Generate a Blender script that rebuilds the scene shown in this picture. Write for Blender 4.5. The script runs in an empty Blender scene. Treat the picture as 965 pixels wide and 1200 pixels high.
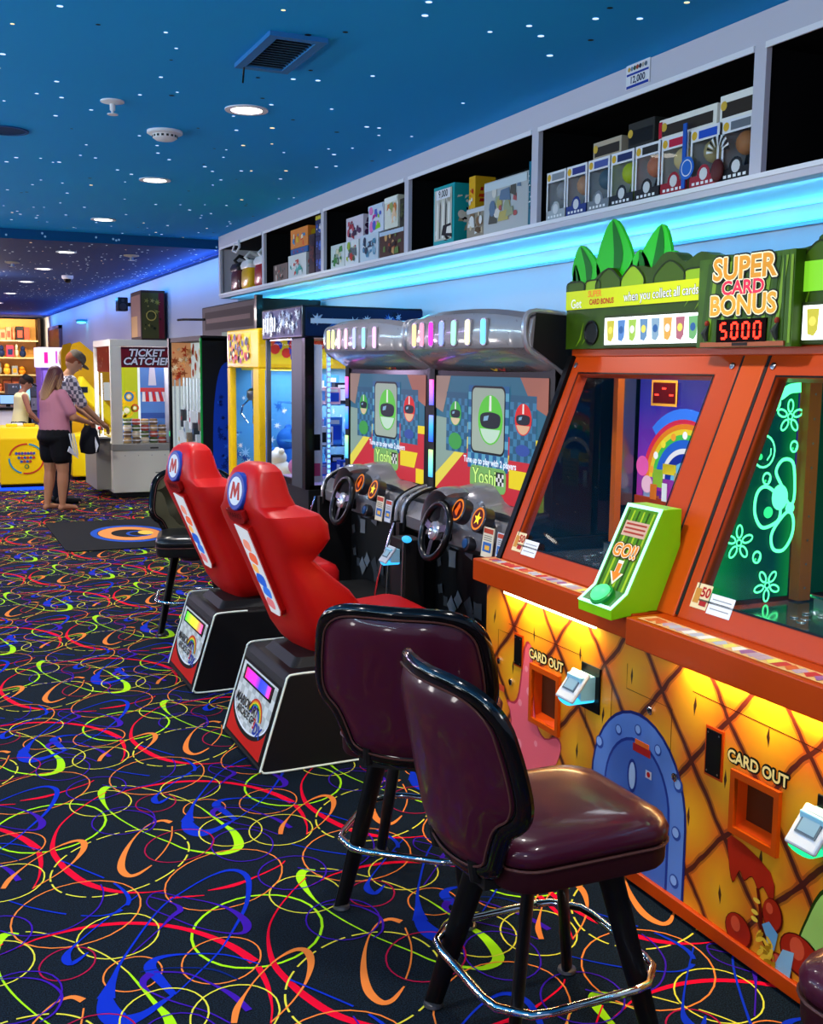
import bpy, math, random, json
from math import sin, cos, pi, radians
from mathutils import Vector, Matrix
S = bpy.context.scene
COL = S.collection
random.seed(7)

# ---------------------------------------------------------------- materials
def lin(c):
    return tuple(((x/12.92) if x <= .04045 else ((x+.055)/1.055)**2.4) for x in c)
def hexc(h):
    h = h.lstrip('#'); return lin(tuple(int(h[i:i+2], 16)/255 for i in (0, 2, 4)))
_M = {}
def M(h, rough=.5, metal=0., emit=0., coat=0., bump=0., bscale=60., spec=.14, var=0., vscale=8.):
    """procedural principled material"""
    key = (h, rough, metal, emit, coat, bump, bscale, spec, var, vscale)
    if key in _M: return _M[key]
    m = bpy.data.materials.new('mat_' + h); m.use_nodes = True
    nt = m.node_tree; b = nt.nodes['Principled BSDF']; c = hexc(h)
    b.inputs['Base Color'].default_value = (*c, 1)
    b.inputs['Roughness'].default_value = rough
    b.inputs['Metallic'].default_value = metal
    b.inputs['Coat Weight'].default_value = coat
    b.inputs['Coat Roughness'].default_value = .08
    b.inputs['Specular IOR Level'].default_value = spec
    if emit:
        b.inputs['Emission Color'].default_value = (*c, 1); b.inputs['Base Color'].default_value = (*[x*.25 for x in c], 1)
        b.inputs['Emission Strength'].default_value = emit
    else:
        tc = nt.nodes.new('ShaderNodeTexCoord')
        n = nt.nodes.new('ShaderNodeTexNoise'); n.inputs['Scale'].default_value = bscale
        nt.links.new(tc.outputs['Object'], n.inputs['Vector'])
        r = nt.nodes.new('ShaderNodeMapRange')
        r.inputs['To Min'].default_value = max(0, rough-.015); r.inputs['To Max'].default_value = min(1, rough+.015)
        nt.links.new(n.outputs[0], r.inputs[0]); nt.links.new(r.outputs[0], b.inputs['Roughness'])
        if bump:
            bp = nt.nodes.new('ShaderNodeBump'); bp.inputs['Strength'].default_value = bump
            bp.inputs['Distance'].default_value = .002
            nt.links.new(n.outputs[0], bp.inputs['Height']); nt.links.new(bp.outputs[0], b.inputs['Normal'])
        if var:
            n2 = nt.nodes.new('ShaderNodeTexNoise'); n2.inputs['Scale'].default_value = vscale
            nt.links.new(tc.outputs['Object'], n2.inputs['Vector'])
            mx = nt.nodes.new('ShaderNodeMixRGB'); mx.inputs[1].default_value = (*[x*(1-var) for x in c], 1)
            mx.inputs[2].default_value = (*[min(1, x*(1+var)) for x in c], 1)
            nt.links.new(n2.outputs[0], mx.inputs[0]); nt.links.new(mx.outputs[0], b.inputs['Base Color'])
    _M[key] = m; return m
def GL(h, e=1.0): return M(h, .4, emit=e)          # something that gives off light
def grad_emit(name, stops, axis, lo, hi, e=1.0, extra=None):
    """lit panel whose own colour runs along one axis (LED matrices, screens)"""
    m = bpy.data.materials.new(name); m.use_nodes = True; nt = m.node_tree; b = nt.nodes['Principled BSDF']
    tc = nt.nodes.new('ShaderNodeTexCoord'); sp = nt.nodes.new('ShaderNodeSeparateXYZ')
    nt.links.new(tc.outputs['Object'], sp.inputs[0])
    mr = nt.nodes.new('ShaderNodeMapRange'); mr.inputs['From Min'].default_value = lo; mr.inputs['From Max'].default_value = hi
    nt.links.new(sp.outputs[axis], mr.inputs[0])
    cr = nt.nodes.new('ShaderNodeValToRGB')
    while len(cr.color_ramp.elements) < len(stops): cr.color_ramp.elements.new(.5)
    for el, (p, h) in zip(cr.color_ramp.elements, stops): el.position = p; el.color = (*hexc(h), 1)
    nt.links.new(mr.outputs[0], cr.inputs[0])
    nt.links.new(cr.outputs[0], b.inputs['Emission Color']); b.inputs['Emission Strength'].default_value = e
    b.inputs['Base Color'].default_value = (.02, .02, .02, 1); b.inputs['Roughness'].default_value = .2
    return m
def glass(name='clear_glass', tint=(1, 1, 1), refl=1.0, rough=.0):
    m = bpy.data.materials.new(name); m.use_nodes = True; nt = m.node_tree
    for n in list(nt.nodes): nt.nodes.remove(n)
    out = nt.nodes.new('ShaderNodeOutputMaterial'); mx = nt.nodes.new('ShaderNodeMixShader')
    t = nt.nodes.new('ShaderNodeBsdfTransparent'); t.inputs[0].default_value = (*tint, 1)
    g = nt.nodes.new('ShaderNodeBsdfGlossy'); g.inputs['Roughness'].default_value = rough
    f = nt.nodes.new('ShaderNodeFresnel'); f.inputs[0].default_value = 1.35
    mu = nt.nodes.new('ShaderNodeMath'); mu.operation = 'MULTIPLY'; mu.inputs[1].default_value = refl
    nt.links.new(f.outputs[0], mu.inputs[0]); nt.links.new(mu.outputs[0], mx.inputs[0])
    nt.links.new(t.outputs[0], mx.inputs[1]); nt.links.new(g.outputs[0], mx.inputs[2]); nt.links.new(mx.outputs[0], out.inputs[0])
    return m

# ---------------------------------------------------------------- geometry
class Fr:
    def __init__(s, o, u, v):
        s.o = Vector(o); s.u = Vector(u).normalized(); s.v = Vector(v).normalized(); s.n = s.u.cross(s.v)
    def __call__(s, a, b, c=0): return s.o + s.u*a + s.v*b + s.n*c
    def at(s, a, b, c=0): return Fr(s(a, b, c), s.u, s.v)
def FX(x, y, z): return Fr((x, y, z), (0, -1, 0), (0, 0, 1))      # surface that faces the aisle (-X)
def FY(x, y, z): return Fr((x, y, z), (1, 0, 0), (0, 0, 1))       # surface that faces -Y
def FU(x, y, z): return Fr((x, y, z), (0, -1, 0), (1, 0, 0))      # lies on a horizontal top, n = +Z
def FD(x, y, z): return Fr((x, y, z), (1, 0, 0), (0, -1, 0))      # faces down
_T = {}
def text_mesh(s, bold=0.):
    k = (s, bold)
    if k not in _T:
        cu = bpy.data.curves.new('t', 'FONT'); cu.body = s; cu.size = 1; cu.offset = bold; cu.resolution_u = 3
        cu.align_x = 'CENTER'; cu.align_y = 'CENTER'; cu.extrude = 0
        o = bpy.data.objects.new('t', cu)
        me = bpy.data.meshes.new_from_object(o)
        _T[k] = ([v.co.copy() for v in me.vertices], [tuple(p.vertices) for p in me.polygons])
        bpy.data.objects.remove(o); bpy.data.meshes.remove(me); bpy.data.curves.remove(cu)
    return _T[k]
def circ(a, b, r, n=24, rb=None, a0=0):
    rb = r if rb is None else rb
    return [(a+r*cos(a0+2*pi*i/n), b+rb*sin(a0+2*pi*i/n)) for i in range(n)]
def rrect(a0, a1, b0, b1, r, n=4):
    P = []
    for (cx, cy, s) in ((a1-r, b1-r, 0), (a0+r, b1-r, 1), (a0+r, b0+r, 2), (a1-r, b0+r, 3)):
        for i in range(n+1):
            t = (s+i/n)*pi/2; P.append((cx+r*cos(t), cy+r*sin(t)))
    return P
def spline(P, n=6, closed=False):
    out = []; N = len(P); rng = range(N if closed else N-1)
    g = (lambda i: P[i % N]) if closed else (lambda i: P[max(0, min(N-1, i))])
    for i in rng:
        p0, p1, p2, p3 = g(i-1), g(i), g(i+1), g(i+2)
        for k in range(n):
            t = k/n
            out.append(tuple(.5*((2*b)+(-a+c)*t+(2*a-5*b+4*c-d)*t*t+(-a+3*b-3*c+d)*t**3) for a, b, c, d in zip(p0, p1, p2, p3)))
    if not closed: out.append(tuple(P[-1]))
    return out
class MB:
    def __init__(s): s.v = []; s.f = []; s.mi = []; s.mats = []
    def m(s, mat):
        if mat not in s.mats: s.mats.append(mat)
        return s.mats.index(mat)
    def add(s, V, F, mat):
        o = len(s.v); s.v += [tuple(p) for p in V]; k = s.m(mat)
        for f in F: s.f.append(tuple(o+i for i in f)); s.mi.append(k)
        return s
    def box(s, x0, x1, y0, y1, z0, z1, mat):
        V = [(x, y, z) for x in (x0, x1) for y in (y0, y1) for z in (z0, z1)]
        return s.add(V, [(0, 1, 3, 2), (4, 6, 7, 5), (0, 4, 5, 1), (2, 3, 7, 6), (0, 2, 6, 4), (1, 5, 7, 3)], mat)
    def obox(s, fr, a0, a1, b0, b1, c0, c1, mat):
        V = [fr(x, y, z) for x in (a0, a1) for y in (b0, b1) for z in (c0, c1)]
        return s.add(V, [(0, 1, 3, 2), (4, 6, 7, 5), (0, 4, 5, 1), (2, 3, 7, 6), (0, 2, 6, 4), (1, 5, 7, 3)], mat)
    def prism(s, fr, P, c0, c1, mat):
        n = len(P); V = [fr(a, b, c0) for a, b in P]+[fr(a, b, c1) for a, b in P]
        F = [tuple(range(n-1, -1, -1)), tuple(range(n, 2*n))]+[(i, (i+1) % n, n+(i+1) % n, n+i) for i in range(n)]
        return s.add(V, F, mat)
    def poly(s, fr, P, c, mat): return s.add([fr(a, b, c) for a, b in P], [tuple(range(len(P)))], mat)
    def rect(s, fr, a0, a1, b0, b1, c, mat): return s.poly(fr, [(a0, b0), (a1, b0), (a1, b1), (a0, b1)], c, mat)
    def disc(s, fr, a, b, r, c, mat, n=24, rb=None): return s.poly(fr, circ(a, b, r, n, rb), c, mat)
    def ringp(s, fr, P, Q, c, mat, depth=0.):
        """band between two outlines of equal count"""
        n = len(P); V = [fr(a, b, c) for a, b in P]+[fr(a, b, c) for a, b in Q]
        F = [(i, (i+1) % n, n+(i+1) % n, n+i) for i in range(n)]
        if depth:
            V += [fr(a, b, c-depth) for a, b in P]+[fr(a, b, c-depth) for a, b in Q]
            F += [(2*n+i, 2*n+(i+1) % n, (i+1) % n, i) for i in range(n)]+[(n+i, n+(i+1) % n, 3*n+(i+1) % n, 3*n+i) for i in range(n)]
            F += [(3*n+i, 3*n+(i+1) % n, 2*n+(i+1) % n, 2*n+i) for i in range(n)]
        return s.add(V, F, mat)
    def ring(s, fr, a, b, r0, r1, c, mat, n=28, depth=0., asp=1.): return s.ringp(fr, circ(a, b, r1, n, r1*asp), circ(a, b, r0, n, r0*asp), c, mat, depth)
    def stroke(s, fr, P, w, c, mat, closed=False):
        """flat painted line with width"""
        n = len(P); V = []
        for i, p in enumerate(P):
            a = P[i-1] if (i or closed) else p; b = P[(i+1) % n] if (i < n-1 or closed) else p
            d = Vector((b[0]-a[0], b[1]-a[1])); d = d.normalized() if d.length else Vector((1, 0))
            ww = p[2] if len(p) > 2 else w
            V += [fr(p[0]-d.y*ww/2, p[1]+d.x*ww/2, c), fr(p[0]+d.y*ww/2, p[1]-d.x*ww/2, c)]
        F = [(2*i+1, 2*((i+1) % n)+1, 2*((i+1) % n), 2*i) for i in range(n if closed else n-1)]
        return s.add(V, F, mat)
    def loft(s, R, mat, cap=True, closed=True):
        n = len(R[0]); V = [p for r in R for p in r]; F = []
        for j in range(len(R)-1):
            for i in range(n if closed else n-1):
                F.append((j*n+i, j*n+(i+1) % n, (j+1)*n+(i+1) % n, (j+1)*n+i))
        if cap: F += [tuple(range(n-1, -1, -1)), tuple(range((len(R)-1)*n, len(R)*n))]
        return s.add(V, F, mat)
    def tube(s, P, r, mat, n=8, closed=False, rb=None):
        P = [Vector(p) for p in P]; N = len(P); R = []
        up = Vector((0, 0, 1)); last = None
        for i, p in enumerate(P):
            a = P[i-1] if (i or closed) else p; b = P[(i+1) % N] if (i < N-1 or closed) else p
            d = (b-a).normalized()
            if last is None:
                x = d.cross(up) if abs(d.z) < .95 else d.cross(Vector((0, 1, 0)))
            else: x = last-d*last.dot(d)
            x.normalize(); last = x; y = d.cross(x)
            rr = r[i] if isinstance(r, (list, tuple)) else r
            r2 = rr if rb is None else rb
            R.append([p+x*rr*cos(2*pi*k/n)+y*r2*sin(2*pi*k/n) for k in range(n)])
        if closed: R.append(R[0]); return s.loft(R, mat, cap=False)
        return s.loft(R, mat)
    def lathe(s, fr, prof, mat, n=24):
        """profile (radius, height along n)"""
        return s.loft([[fr(r*cos(2*pi*i/n), r*sin(2*pi*i/n), h) for i in range(n)] for r, h in prof], mat)
    def ell(s, c, r, mat, n=16, k=10, rot=None):
        c = Vector(c); R = []
        for j in range(k+1):
            t = -pi/2+pi*j/k; t = max(-pi/2+.05, min(pi/2-.05, t)); ring = []
            for i in range(n):
                p = Vector((r[0]*cos(t)*cos(2*pi*i/n), r[1]*cos(t)*sin(2*pi*i/n), r[2]*sin(t)))
                ring.append(c+(rot @ p if rot else p))
            R.append(ring)
        return s.loft(R, mat)
    def caps(s, p1, r1, p2, r2, mat, n=12):
        p1 = Vector(p1); p2 = Vector(p2); d = (p2-p1)
        if d.length < 1e-5: return s.ell(p1, (r1, r1, r1), mat)
        d.normalize(); P = []; R = []
        for t in (-1, -.8, -.45): P.append(p1+d*r1*t); R.append(max(.0008, r1*math.sqrt(max(0, 1-t*t))))
        P.append(p1); R.append(r1); P.append(p2); R.append(r2)
        for t in (.45, .8, 1): P.append(p2+d*r2*t); R.append(max(.0008, r2*math.sqrt(max(0, 1-t*t))))
        return s.tube(P, R, mat, n)
    def text(s, fr, t, a, b, size, c, mat, bold=0., sx=1., rot=0., shear=0., depth=0.):
        V, F = text_mesh(t, bold); cr, sr = cos(rot), sin(rot)
        def q(v):
            x = (v.x+shear*v.y)*size*sx; y = v.y*size
            return (a+x*cr-y*sr, b+x*sr+y*cr)
        s.add([fr(*q(v), c) for v in V], F, mat)
        return s
    def otext(s, fr, t, a, b, size, c, outline, fill, r=.06, bold=.02, sx=1., rot=0., shear=0., mid=None, depth=0.):
        """lettering with an outline: shifted copies behind, fill on top"""
        for k in range(10): s.text(fr, t, a+size*r*cos(k*pi/5), b+size*r*sin(k*pi/5), size, c+.00012*k, outline, bold, sx, rot, shear)
        if mid is not None:
            for k in range(8): s.text(fr, t, a+size*r*.45*cos(k*pi/4), b+size*r*.45*sin(k*pi/4), size, c+.0014+.00012*k, mid, bold, sx, rot, shear)
        s.text(fr, t, a, b, size, c+.0027, fill, bold, sx, rot, shear); return s
    def build(s, name, parent=None, smooth=False, bevel=0., sub=0, remesh=0., angle=40, seg=2, smoothit=0, solid=0.):
        if parent is not None:
            off = Vector(parent.get('_o', (0, 0, 0)))
        else: off = Vector((0, 0, 0))
        me = bpy.data.meshes.new(name); me.from_pydata([tuple(Vector(v)-off) for v in s.v], [], s.f)
        for mt in s.mats: me.materials.append(mt)
        me.polygons.foreach_set('material_index', s.mi)
        me.update()
        if smooth:
            me.polygons.foreach_set('use_smooth', [True]*len(me.polygons))
            if angle < 180: me.set_sharp_from_angle(angle=radians(angle))
        o = bpy.data.objects.new(name, me); COL.objects.link(o)
        if parent is not None: o.parent = parent; o['_o'] = tuple(off)
        if remesh:
            md = o.modifiers.new('r', 'REMESH'); md.mode = 'VOXEL'; md.voxel_size = remesh; md.use_smooth_shade = True
        if smoothit:
            md = o.modifiers.new('s', 'SMOOTH'); md.iterations = smoothit; md.factor = .5
        if bevel:
            md = o.modifiers.new('b', 'BEVEL'); md.width = bevel; md.segments = seg; md.limit_method = 'ANGLE'; md.angle_limit = radians(35)
            md.harden_normals = False
        if sub:
            md = o.modifiers.new('u', 'SUBSURF'); md.levels = sub; md.render_levels = sub
        return o
def tag(o, label, cat, group=None):
    o['label'] = label; o['category'] = cat
    if group: o['group'] = group
    return o
def thing(name, label, cat, loc=(0, 0, 0), group=None):
    o = bpy.data.objects.new(name, None); COL.objects.link(o); o.location = loc; o['_o'] = tuple(loc)
    o.empty_display_size = .1
    return tag(o, label, cat, group)
def one(name, mb, label, cat, loc=(0, 0, 0), group=None, **k):
    """a thing that is a single mesh, origin at its base"""
    mb.v = [tuple(Vector(v)-Vector(loc)) for v in mb.v]
    o = mb.build(name, None, **k); o.location = loc; return tag(o, label, cat, group)
def struct(name, mb, **k):
    o = mb.build(name, None, **k); o['kind'] = 'structure'; return o
def dup(o, loc=None, rz=None, label=None, parent=None):
    c = o.copy(); COL.objects.link(c); c.parent = parent
    if loc is not None: c.location = loc
    if rz is not None: c.rotation_euler = (0, 0, rz)
    if label: c['label'] = label
    for ch in [x for x in bpy.data.objects if x.parent == o]: dup(ch, parent=c)
    return c
def area(name, loc, dr, sx, sy, power, color=(1, 1, 1), spread=180, parent=None):
    l = bpy.data.lights.new(name, 'AREA'); l.shape = 'RECTANGLE'; l.size = sx; l.size_y = sy; l.energy = power; l.color = color
    l.spread = radians(spread)
    o = bpy.data.objects.new(name, l); COL.objects.link(o)
    o.rotation_euler = Vector(dr).to_track_quat('-Z', 'Y').to_euler()
    if parent is not None: o.parent = parent; o.location = Vector(loc)-Vector(parent.get('_o', (0, 0, 0)))
    else: o.location = loc
    return o

def strip_lamp(loc, d, L, w, power, color, parent):
    o = area('lamp', loc, (0, 0, -1), L, w, power, color, parent=parent)
    d = Vector(d).normalized(); X = Vector((0, 1, 0)); Z = -d; Y = Z.cross(X)
    o.rotation_euler = Matrix((X, Y, Z)).transposed().to_euler(); return o
BLK = M('08080a', .35, coat=.12); BLKM = M('070709', .55, spec=.3); CHR = M('d8d8dc', .08, 1.); STEEL = M('9a9a9e', .3, 1.)
WHT = M('e6e6ea', .5); DKG = M('26262a', .45)
CLEAR = glass()

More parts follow.
